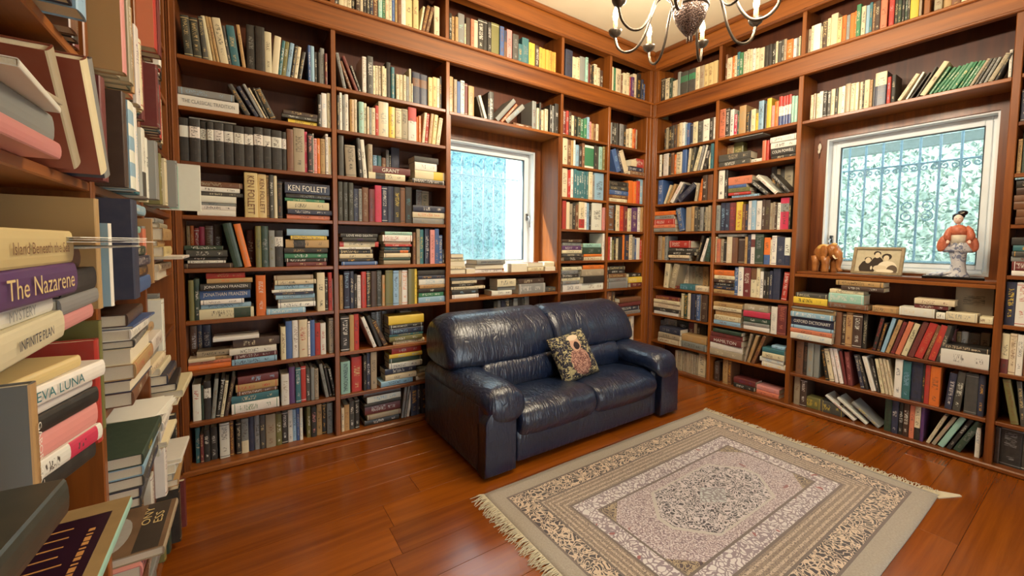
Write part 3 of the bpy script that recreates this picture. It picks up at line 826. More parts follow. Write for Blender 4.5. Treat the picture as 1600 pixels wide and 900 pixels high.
def photo_frame():
    r = empty('photo_frame', (.075, -1.925, SILL)); tag(r, 'framed sepia family photograph leaning on the right window sill', 'photo frame')
    W, H = .30, .205
    Rm = Matrix.Rotation(math.radians(-97), 4, 'Z') @ Matrix.Rotation(math.radians(78), 4, 'X')   # face looks to the room
    T = Matrix.Translation((0, 0, .002))
    t = NT('frame_moulding'); n = t.noise(t.obj(), 40, 3); fm = t.set(Base_Color=t.mix(n.outputs[0], srgb(110, 92, 66), srgb(168, 148, 112)), Roughness=.4)
    m = MB(); w = .02
    for lo, hi in (((-W/2, 0), (-W/2+w, H)), ((W/2-w, 0), (W/2, H)), ((-W/2+w, 0), (W/2-w, w)), ((-W/2+w, H-w), (W/2-w, H))):
        m.add(box_geo((lo[0]+hi[0])/2, (lo[1]+hi[1])/2, .008, hi[0]-lo[0], hi[1]-lo[1], .016, .003))
    o = m.build('moulding', fm, r); o.matrix_local = T @ Rm
    t = NT('sepia_photograph'); ob = t.obj(); s = t.sep(ob)
    nz = t.noise(ob, 45, 3)
    c = t.mix(nz.outputs[0], srgb(176, 164, 136), srgb(206, 194, 164))
    def ell(c, cx, cy, rx, ry, col):
        a = t.math('POWER', t.math('DIVIDE', t.math('SUBTRACT', s[0], cx), rx), 2.0); b = t.math('POWER', t.math('DIVIDE', t.math('SUBTRACT', s[1], cy), ry), 2.0)
        return t.mix(t.math('LESS_THAN', t.math('ADD', t.math('ADD', a, b), t.math('MULTIPLY', t.math('SUBTRACT', nz.outputs[0], .5), .35)), 1.0), c, col)
    dk, md, sk, lt_ = srgb(58, 48, 40), srgb(92, 78, 64), srgb(214, 198, 168), srgb(226, 214, 188)
    for a in ((-.055, .05, .05, .055, dk), (.0, .085, .036, .05, dk), (.06, .055, .055, .05, lt_), (.02, .05, .04, .022, sk),
              (-.055, .115, .022, .016, dk), (-.055, .105, .017, .022, sk), (-.005, .158, .022, .018, dk), (-.003, .145, .016, .021, sk),
              (.052, .135, .028, .024, dk), (.05, .125, .016, .021, sk), (-.03, .05, .006, .014, lt_), (.09, .04, .03, .035, md), (.05, .03, .05, .014, lt_)):
        c = ell(c, *a)
    pm = t.set(Base_Color=c, Roughness=.25)
    v, f = box_geo(0, H/2, .004, W-2*w+.004, H-2*w+.004, .004); o = mesh_obj('photograph', v, f, pm, r); o.matrix_local = T @ Rm
    v, f = box_geo(0, H/2, -.001, W-.01, H-.01, .004); o = mesh_obj('backing', v, f, fm, r); o.matrix_local = T @ Rm
    v, f = prism_geo([(.004, .10), (.06, .0), (.066, .0), (.008, .115)], 'y', -.01, .01); o = mesh_obj('easel_strut', v, f, fm, r); o.rotation_euler = (0, 0, math.radians(-7)); o.location = (.03, 0, .0)
photo_frame()
def doll():
    hairm = plain('black_hair', srgb(14, 14, 20), .35); skin = plain('porcelain_skin', srgb(240, 214, 200), .4, var=.03)
    t = NT('kimono_silk'); o = t.obj(); n = t.noise(o, 34, 3, .6, 1); v = t.noise(o, 22, 3, .6, 2)
    kim = t.set(Base_Color=t.mix(t.math('GREATER_THAN', v.outputs[0], .54), t.mix(n.outputs[0], srgb(150, 152, 168), srgb(222, 218, 214)), srgb(110, 116, 140)), Roughness=.5)
    red = NT('coral_brocade'); n2 = red.noise(red.obj(), 40, 3, .6, 1.5)
    redm = red.set(Base_Color=red.mix(n2.outputs[0], srgb(150, 44, 24), srgb(226, 140, 104)), Roughness=.45)
    obi = plain('pale_obi', srgb(206, 196, 176), .5, var=.2, scale=60)
    lac = plain('black_lacquer', srgb(16, 14, 14), .2)
    r = empty('geisha_doll', (.115, -2.325, SILL), math.radians(-83)); r.scale = (.82, .95, 1.06); tag(r, 'japanese kimono doll with coral sleeves on a black stand', 'doll')
    # local: -y looks to the room, x to the picture's right
    v_, f_ = box_geo(-.02, 0, .008, .34, .15, .016, .003); mesh_obj('stand', v_, f_, lac, r)
    def rings(spec, n=26, pleat=0.0):
        out = []
        for z, x, y, rx, ry in spec:
            out.append([(x+rx*(1+pleat*math.sin(7*2*PI*i/n))*math.cos(2*PI*i/n), y+ry*(1+pleat*math.sin(9*2*PI*i/n))*math.sin(2*PI*i/n), z) for i in range(n)])
        return loft_geo(out)
    g = rings([(.016, -.01, 0, .085, .06), (.022, -.005, 0, .075, .055), (.05, .005, 0, .048, .042), (.10, .005, 0, .040, .038), (.16, .0, 0, .050, .042), (.20, -.002, 0, .060, .045), (.215, -.002, 0, .058, .044)], 30, .03)
    mesh_obj('kimono_skirt', *g, kim, r, smooth=True)
    g = rings([(.018, -.12, -.01, .05, .03), (.024, -.10, -.01, .07, .035), (.036, -.06, -.01, .06, .04), (.05, -.02, -.005, .03, .03)], 24, .06)
    mesh_obj('kimono_train', *g, kim, r, smooth=True)
    g = rings([(.165, .0, 0, .078, .042), (.178, 0, 0, .086, .050), (.205, 0, 0, .066, .048), (.225, 0, 0, .05, .042)], 30, .07)
    mesh_obj('overskirt', *g, kim, r, smooth=True)
    g = rings([(.215, -.002, 0, .050, .042), (.25, -.002, 0, .049, .042), (.275, -.003, 0, .046, .040)], 24)
    mesh_obj('obi', *g, obi, r, smooth=True)
    g = rings([(.272, -.003, 0, .046, .040), (.30, -.004, 0, .058, .042), (.32, -.004, 0, .048, .036), (.335, -.006, 0, .022, .022)], 24)
    mesh_obj('bodice', *g, redm, r, smooth=True)
    for s in (-1, 1):
        m = MB(); m.add(tube_geo([(s*.036, 0, .318), (s*.056, -.008, .295), (s*.066, -.018, .265), (s*.058, -.03, .24)], [.018, .022, .024, .016], 14))
        m.add(ellipsoid_geo((s*.078-.006, -.012, .222), (.034, .018, .056), 16, 12, 1, Matrix.Rotation(-s*.35, 3, 'Y'))); m.build('sleeve', redm, r, smooth=True)
        h = MB(); h.add(ellipsoid_geo((s*.058, -.046, .232), (.009, .012, .010), 10, 6))
        for q in range(4): h.add(tube_geo([(s*.058+(q-1.5)*.004, -.053, .229), (s*.058+(q-1.5)*.004, -.065, .221)], [.0024, .0016], 5))
        h.add(tube_geo([(s*.050, -.05, .233), (s*.044, -.058, .227)], [.0026, .0016], 5)); h.build('hand', skin, r, smooth=True)
    m = MB(); m.add(tube_geo([(-.006, 0, .33), (-.008, 0, .352)], [.011, .010], 12)); m.add(ellipsoid_geo((-.010, -.004, .372), (.028, .027, .031), 18, 14))
    m.add(ellipsoid_geo((-.011, -.032, .368), (.003, .004, .005), 8, 6)); m.build('head', skin, r, smooth=True)
    m = MB(); m.add(ellipsoid_geo((-.010, .010, .390), (.037, .031, .021), 18, 12)); m.add(ellipsoid_geo((.010, .014, .410), (.030, .022, .017), 16, 10))
    m.add(ellipsoid_geo((-.036, .004, .378), (.010, .018, .014), 12, 8)); m.build('hair', hairm, r, smooth=True)
    m = MB()
    for s in (-1, 1): m.add(ellipsoid_geo((-.011+s*.010, -.0295, .374), (.0032, .0015, .0016), 8, 5))
    m.build('eyes', hairm, r)
    m = MB(); m.add(ellipsoid_geo((-.011, -.0285, .357), (.0035, .002, .0018), 8, 5)); m.build('lips', redm, r)
    m = MB(); m.add(tube_geo([(.0, -.005, .402), (.02, -.012, .412)], .0022, 6)); m.add(ellipsoid_geo((.0, -.006, .402), (.006, .004, .006), 8, 6)); m.build('hair_ornament', obi, r)
doll()
def wall_ornament():
    w = plain('bone_white', srgb(214, 204, 184), .5); dk = plain('dark_thong', srgb(60, 30, 20), .7)
    r = empty('hanging_charm', (B_D-.006, -1.475, 2.21)); tag(r, 'small bone-white charm hanging beside the doll window', 'ornament')
    m = MB(); m.add(ellipsoid_geo((-.006, 0, -.02), (.005, .013, .03), 12, 8)); m.add(ellipsoid_geo((-.006, .004, -.055), (.004, .009, .018), 12, 8)); m.build('charm', w, r, smooth=True)
    m = MB(); m.add(tube_geo([(-.004, 0, .03), (-.004, 0, .0)], .002, 6)); m.add(tube_geo([(-.004, 0, -.06), (-.006, .002, -.115)], [.004, .002], 6)); m.build('cord', dk, r)
wall_ornament()

# ------------------------------------------------------------------ books
PAL = dict(wh=(226, 222, 212), cr=(216, 202, 168), iv=(214, 190, 132), tn=(178, 142, 92), bg=(160, 146, 122), gr=(132, 134, 132), dg=(62, 62, 60), bk=(26, 25, 27),
           ch=(48, 52, 46), nv=(28, 38, 68), bl=(58, 92, 148), lb=(140, 178, 204), tl=(42, 106, 116), gn=(46, 122, 84), dn=(34, 62, 50), mt=(150, 196, 182),
           ye=(222, 190, 60), gd=(214, 160, 60), rd=(178, 44, 38), cs=(192, 40, 78), pk=(214, 140, 136), mr=(106, 34, 38), br=(112, 70, 44), db=(62, 40, 32),
           pu=(86, 46, 104), ol=(112, 108, 58), sa=(206, 118, 86), pg=(214, 208, 194), rb=(132, 56, 34))
PAL['or'] = (220, 112, 34)
def cover_mat():
    t = NT('book_cover')
    col = t.n('ShaderNodeAttribute', attribute_name='col'); ink = t.n('ShaderNodeAttribute', attribute_name='ink'); sty = t.n('ShaderNodeAttribute', attribute_name='sty').outputs['Fac']
    uv1 = t.n('ShaderNodeUVMap', uv_map='spine').outputs[0]; uv2 = t.n('ShaderNodeUVMap', uv_map='norm').outputs[0]
    u, z, _ = t.sep(uv1); vn, seed, _ = t.sep(uv2)
    def between(x, a, b): return t.math('MULTIPLY', t.math('GREATER_THAN', x, a), t.math('LESS_THAN', x, b))
    def style(k): return between(sty, k-.5, k+.5)
    def OR(a, b): return t.math('MAXIMUM', a, b)
    def AND(a, b): return t.math('MULTIPLY', a, b)
    on = t.math('GREATER_THAN', u, -.5)
    # ragged title lettering, too small to read
    cv = t.n('ShaderNodeCombineXYZ'); t.L(t.math('MULTIPLY', z, 250.0), cv.inputs[0]); t.L(t.math('MULTIPLY', u, 3.0), cv.inputs[1]); t.L(t.math('MULTIPLY', seed, 913.0), cv.inputs[2])
    nz = t.noise(cv.outputs[0], 1.0, 2, .6)
    let = t.math('GREATER_THAN', nz.outputs[0], .53)
    s1 = t.math('FRACT', t.math('MULTIPLY', seed, 7.31)); s2 = t.math('FRACT', t.math('MULTIPLY', seed, 17.7)); s3 = t.math('FRACT', t.math('MULTIPLY', seed, 41.3))
    a0 = t.math('MULTIPLY_ADD', s1, .22, .36); a1 = t.math('MULTIPLY_ADD', s2, .25, .68)
    w1 = between(vn, a0, a1)
    b0 = t.math('MULTIPLY_ADD', s2, .10, .10); w2 = between(vn, b0, t.math('ADD', b0, t.math('MULTIPLY_ADD', s3, .16, .05)))
    wu = between(u, t.math('MULTIPLY_ADD', s3, .12, .16), t.math('MULTIPLY_ADD', s1, -.12, .84))
    wu2 = between(u, .32, .68)
    txt = AND(let, OR(AND(w1, wu), AND(w2, wu2)))
    txt = AND(txt, t.math('GREATER_THAN', s3, .10))
    f = AND(style(0), t.math('MULTIPLY', txt, .8))
    # rules near head and tail on some spines
    rule = OR(between(vn, .045, .06), between(vn, .93, .945)); f = OR(f, AND(AND(rule, t.math('GREATER_THAN', s2, .72)), style(0)))
    f = OR(f, AND(style(1), between(vn, .56, .82)))
    f = OR(f, AND(style(2), t.math('LESS_THAN', vn, .36)))
    f = OR(f, AND(style(3), t.math('GREATER_THAN', vn, .60)))
    f = OR(f, AND(style(4), between(vn, .06, .38)))
    f = OR(f, AND(style(5), OR(t.math('LESS_THAN', vn, .10), t.math('GREATER_THAN', vn, .90))))
    f = OR(f, AND(style(6), t.math('LESS_THAN', vn, .66)))
    f = OR(f, AND(style(7), t.math('GREATER_THAN', t.math('SINE', t.math('MULTIPLY', vn, 21.0)), .1)))
    f = OR(f, style(9))
    f = AND(f, on)
    c = t.mix(f, col.outputs['Color'], ink.outputs['Color'])
    c = t.mix(AND(AND(style(6), t.math('LESS_THAN', vn, .33)), on), c, srgb(48, 74, 130))
    # small dark print on the label bands
    c = t.mix(AND(AND(between(sty, .5, 7.5), AND(txt, t.math('GREATER_THAN', nz.outputs[0], .56))), on), c, srgb(70, 62, 58))
    wr = t.noise(t.obj(), 38, 3); c = t.mix(t.math('MULTIPLY', wr.outputs[0], .16), c, srgb(150, 138, 120))
    return t.set(Base_Color=c, Roughness=t.math('MULTIPLY_ADD', s1, .3, .28))
def page_mat():
    t = NT('page_block_paper'); g = t.n('ShaderNodeNewGeometry'); o = t.obj()
    n = t.noise(t.mapping(o, scale=(600, 600, 600)), 1.0, 2); n2 = t.noise(o, 6, 2)
    return t.set(Base_Color=t.mix(n.outputs[0], t.mix(n2.outputs[0], srgb(196, 178, 140), srgb(214, 204, 182)), srgb(228, 220, 200)), Roughness=.85)
COVER = cover_mat(); PAGES = page_mat()
def lin(code):
    return srgb(*PAL[code])
def book_geo(t, h, d):
    bt = min(.0026, t*.14); r = min(.0045, t*.18); k = 6
    prof = [(0, d), (0, .002)]
    for i in range(1, k): a = PI*i/k; prof.append((t*.5-t*.5*math.cos(a), .002-r*math.sin(a)))
    ns = len(prof)
    prof += [(t, .002), (t, d), (t-bt, d), (t-bt, bt), (bt, bt), (bt, d)]
    n = len(prof)
    v = [(x, y, 0) for x, y in prof]+[(x, y, h) for x, y in prof]
    f = []; sp = []
    for i in range(n):
        j = (i+1) % n; f.append((i, j, j+n, i+n)); sp.append(1 <= i < ns)
    e = n-1     # end caps as three strips, so that no face is concave
    q = [(0, 1, n-2, n-1), (n-6, n-5, n-4, n-3)]
    mid = list(range(1, n-5))+[n-3, n-2]
    for a in q+[tuple(mid)]:
        f.append(tuple(a[::-1])); f.append(tuple(i+n for i in a)); sp += [False, False]
    pin = .0 if h < .185 else .003
    pv, pf = box_geo(t/2, (bt+d-pin)/2, h/2, t-2*bt, d-pin-bt, h-2*pin-.0006)
    return v, f, sp, pv, pf
def orient(k, t, h, d, flip):
    """maps book-local coordinates (thickness, depth, height) to shelf-local (along, into, up)"""
    if k == 2:
        if flip: return lambda p: (p[2], d-p[1], p[0])
        return lambda p: (h-p[2], p[1], p[0])
    if k == 3: return lambda p: (p[1], t-p[0], p[2])
    if flip: return lambda p: (t-p[0], d-p[1], p[2])
    return lambda p: p
def spine_uv(p, t, h): return (p[0]/t, p[2])
def book_attrs(mesh, nfaces, cols, inks, stys, uvs, norms):
    for nm, data in (('col', cols), ('ink', inks)):
        a = mesh.attributes.new(nm, 'FLOAT_COLOR', 'FACE'); a.data.foreach_set('color', [x for c in data for x in c])
    a = mesh.attributes.new('sty', 'FLOAT', 'FACE'); a.data.foreach_set('value', stys)
    for nm, data in (('spine', uvs), ('norm', norms)):
        l = mesh.uv_layers.new(name=nm); l.data.foreach_set('uv', [x for c in data for x in c])
ROTZ = {'A': 0.0, 'B': -PI/2, 'C': PI/2}
def place_matrix(w, k, u, z, t, h, d, tilt, ins):
    base = {'A': Vector((u, ins, z)), 'B': Vector((ins, -u, z)), 'C': Vector((XC-ins, u, z))}[w]
    m = Matrix.Translation(base) @ Matrix.Rotation(ROTZ[w], 4, 'Z')
    if k == 1:
        m = m @ Matrix.Translation((0, 0, t*math.sin(tilt) if tilt > 0 else 0)) @ Matrix.Rotation(tilt, 4, 'Y')
    if k == 2 and tilt:
        c = Matrix.Translation((h/2, d/2, 0)); m = m @ c @ Matrix.Rotation(tilt, 4, 'Z') @ c.inverted()
    return m
_txt = {}
def text_geo(s):
    if s not in _txt:
        cu = bpy.data.curves.new('lettering', 'FONT'); cu.body = s; cu.size = 1.0; cu.extrude = 0.0; cu.resolution_u = 2
        o = bpy.data.objects.new('lettering', cu); COL.objects.link(o)
        dg = bpy.context.evaluated_depsgraph_get(); me = bpy.data.meshes.new_from_object(o.evaluated_get(dg))
        vs = [v.co.copy() for v in me.vertices]; fs = [tuple(p.vertices) for p in me.polygons]
        bpy.data.objects.remove(o); bpy.data.curves.remove(cu); bpy.data.meshes.remove(me)
        x0, x1 = min(v.x for v in vs), max(v.x for v in vs); y0, y1 = min(v.y for v in vs), max(v.y for v in vs)
        _txt[s] = ([((v.x-x0)/(x1-x0), (v.y-y0)/(y1-y0)) for v in vs], fs, (x1-x0)/(y1-y0))
    return _txt[s]
INKM = {}
def ink_mat(code):
    if code not in INKM: INKM[code] = plain('ink_'+{'wh': 'white', 'bk': 'black', 'br': 'brown', 'gr': 'grey', 'pu': 'purple', 'tl': 'teal', 'iv': 'gold', 'nv': 'navy'}.get(code, 'dark'), lin(code), .5)
    return INKM[code]
def lettering(s, parent, k, t, h, ink, mat=None):
    """flat print along the spine"""
    g, fs, asp = text_geo(s)
    H = t*(.30 if s[:3] in ('Isl', 'INF') else .52); W = H*asp
    if W > h*.86: W = h*.86; H = min(H, W/asp*1.5)
    vs = []
    y = -min(.0045, t*.18)-.0006
    for a, b in g:
        if k == 2: vs.append((h*.5-W/2+a*W, y, t/2-H/2+b*H))
        else: vs.append((t/2-H/2+b*H, y, h*.5+W/2-a*W))     # reads downwards
    mesh_obj('spine_lettering', vs, fs, mat or ink_mat(ink), parent)

class Bulk:
    def __init__(self): self.v = []; self.f = []; self.mi = []; self.c = []; self.i = []; self.s = []; self.uv = []; self.nm = []
def add_faces(B, v, f, sp, pv, pf, om, M, t, h, col, ink, st, seed, pages=True):
    n = len(B.v)
    B.v += [tuple(M @ Vector(om(p))) if M is not None else tuple(om(p)) for p in v]
    for q, s in zip(f, sp):
        B.f.append(tuple(i+n for i in q)); B.mi.append(0); B.c.append(col); B.i.append(ink); B.s.append(float(st))
        for i in q:
            p = v[i]
            if s: B.uv.append((min(max(p[0]/t, 0), 1), p[2])); B.nm.append((p[2]/h, seed))
            else: B.uv.append((-1, p[2])); B.nm.append((p[2]/h, seed))
    if pages:
        n = len(B.v); B.v += [tuple(M @ Vector(om(p))) if M is not None else tuple(om(p)) for p in pv]
        for q in pf:
            B.f.append(tuple(i+n for i in q)); B.mi.append(1); B.c.append(col); B.i.append(ink); B.s.append(0.0)
            B.uv += [(-1, 0)]*len(q); B.nm += [(0, seed)]*len(q)
def bulk_build(B, name, mats):
    m = bpy.data.meshes.new(name); m.from_pydata(B.v, [], B.f)
    for x in mats: m.materials.append(x)
    if any(B.mi): m.polygons.foreach_set('material_index', B.mi)
    book_attrs(m, len(B.f), B.c, B.i, B.s, B.uv, B.nm); m.update()
    o = bpy.data.objects.new(name, m); return link(o)
def menorah_print(parent, L, t, d):
    """dark album cover with a gilt nine-branched candlestick"""
    dk = plain('aubergine_cover', srgb(40, 20, 38), .3, var=.3, scale=14); gold = plain('gilt_print', srgb(196, 142, 84), .4); edge = plain('album_edge', srgb(150, 124, 84), .6, var=.3, scale=20)
    v, f = box_geo(L*.5, d*.5, t+.0010, L, d, .0012); mesh_obj('cover_board', v, f, edge, parent)
    v, f = box_geo(L*.46, d*.5, t+.0020, L*.82, d*.82, .0010); mesh_obj('cover_print', v, f, dk, parent)
    m = MB(); z = t+.0028
    for i in range(9):
        x = L*.16+L*.62*i/8; top = d*(.30 if i != 4 else .22)
        m.add(box_geo(x, d*.40+(.0), z, .004, d*(.20 if i != 4 else .30), .0006))
    m.add(box_geo(L*.47, d*.52, z, L*.62, .004, .0006)); m.add(box_geo(L*.47, d*.62, z, .005, d*.2, .0006)); m.add(box_geo(L*.47, d*.73, z, L*.3, .006, .0006))
    for i in range(14): m.add(box_geo(L*.2+L*.04*i, d*.17, z, L*(.012+.012*((i*7) % 3)), .010, .0006))
    m.build('gilt_drawing', gold, parent)
def peony_print(parent, L, t, d):
    dk = plain('sepia_cover_picture', srgb(118, 92, 70), .4, var=.5, scale=12); band = plain('dark_title_band', srgb(66, 58, 52), .4); ltm = plain('pale_figure_print', srgb(170, 164, 158), .4, var=.2)
    v, f = box_geo(L*.5, d*.5, t+.0008, L*.985, d*.985, .0010); mesh_obj('cover_picture', v, f, dk, parent)
    v, f = box_geo(L*.5, d*.22, t+.0016, L*.96, d*.30, .0008); mesh_obj('title_band', v, f, band, parent)
    v, f = lathe_geo([(.001, 0), (.06, 0), (.06, .0008), (.001, .0008)], 20); mesh_obj('picture_patch', [(L*.45+x*1.5, d*.65+y*.6, t+.0015+z) for x, y, z in v], f, ltm, parent)
    for s, y in (('ONY', .27), ('ESS', .12)):
        g, fs, asp = text_geo(s); H = .022; W = H*asp*1.5
        mesh_obj('cover_lettering', [(L*.52+a*W, d*y+b*H, t+.0024) for a, b in g], fs, ink_mat('iv'), parent)
def build_books(data):
    rng = random.Random(21); bulk = Bulk()
    for ln in data.strip().split('\n'):
        parts = ln.split('|'); p = parts[0].split(',')
        w, k = p[0], int(p[1]); u, z, t, h, d, tilt, ins = [float(x) for x in p[2:9]]
        u, z, h, d, ins = u/1000, z/1000, h/1000, d/1000, ins/1000; t /= 10000; tilt /= 1000
        flip = p[9] == 'pg'; st = int(p[11])
        def jit(c, a=.10):
            q = 1+rng.uniform(-a, a); return tuple(min(1, x*q*(1+rng.uniform(-.03, .03))) for x in c[:3])+(1,)
        col = jit(lin(p[9] if not flip else rng.choice(['wh', 'cr', 'nv', 'br']))); ink = jit(lin(p[10])); seed = rng.random()
        if k == 3: v, f, sp, pv, pf = book_geo(t, h, d)
        else: v, f, sp, pv, pf = book_geo(t, h, d)
        om = orient(k, t, h, d, flip); M = place_matrix(w, k, u, z, t, h, d, tilt, ins)
        if len(parts) > 1:
            B = Bulk()
            if parts[2] and st != 9: sp = [False]*len(sp)
            add_faces(B, v, f, sp, pv, pf, om, None, t, h, col, ink, st, seed, pages=False)
            o = bulk_build(B, 'book', [COVER]); o.matrix_world = M
            tag(o, parts[1], 'book', 'books on the shelves')
            mesh_obj('page_block', [om(q) for q in pv], pf, PAGES, o)
            if parts[2]: lettering(parts[2], o, k, t, h, p[10] if st != 9 else 'wh')
            if parts[3] == '^': menorah_print(o, h, t, d)
            if parts[3] == '!': peony_print(o, h, t, d)
        else:
            add_faces(bulk, v, f, sp, pv, pf, om, M, t, h, col, ink, st, seed)
    # bays that the photograph only clips go on in the same manner
    def fill(w, u0, u1, z, zmax, ins=.02):
        u = u0
        while u < u1-.05:
            t = rng.uniform(.012, .045); h = min(zmax-z-.01, rng.uniform(.17, .25)); d = .7*h
            if rng.random() < .06: u += rng.uniform(.03, .10); continue
            c = rng.choice(['wh', 'cr', 'bk', 'nv', 'mr', 'br', 'gr', 'dg', 'tn', 'tl', 'rd', 'bg', 'dn', 'bk', 'cr'])
            v, f, sp, pv, pf = book_geo(t-.001, h, d)
            add_faces(bulk, v, f, sp, pv, pf, orient(0, t, h, d, False), place_matrix(w, 0, u, z, t, h, d, 0, ins+rng.uniform(0, .015)), t, h, lin(c), lin('cr' if c in ('bk', 'nv', 'mr', 'br', 'dg', 'tl', 'rd', 'dn') else 'db'), 0, rng.random())
            u += t
    tops = list(RW[1:])+[FB]
    for i, z in enumerate(RW):
        zm = tops[i]-ST
        fill('B', {3: 2.82, 4: 2.80, 5: 2.80, 2: 2.70, 1: 2.70, 0: 2.70}.get(i, 2.55), 3.24, z, zm); fill('B', 3.29, 4.24, z, zm)
        fill('C', -3.03, -2.55, z, zm)
        if i >= 7: fill('C', -2.48, -1.49, z, zm); fill('C', -1.43, -.84, z, zm)
    fill('A', -4.05, -3.30, FT, CB, .03); fill('B', 2.45, 2.89, FT, CB, .03)
    o = bulk_build(bulk, 'shelved_books', [COVER, PAGES])
    tag(o, 'smaller books filling the remaining shelf space on all three walls', 'books', kind='stuff')

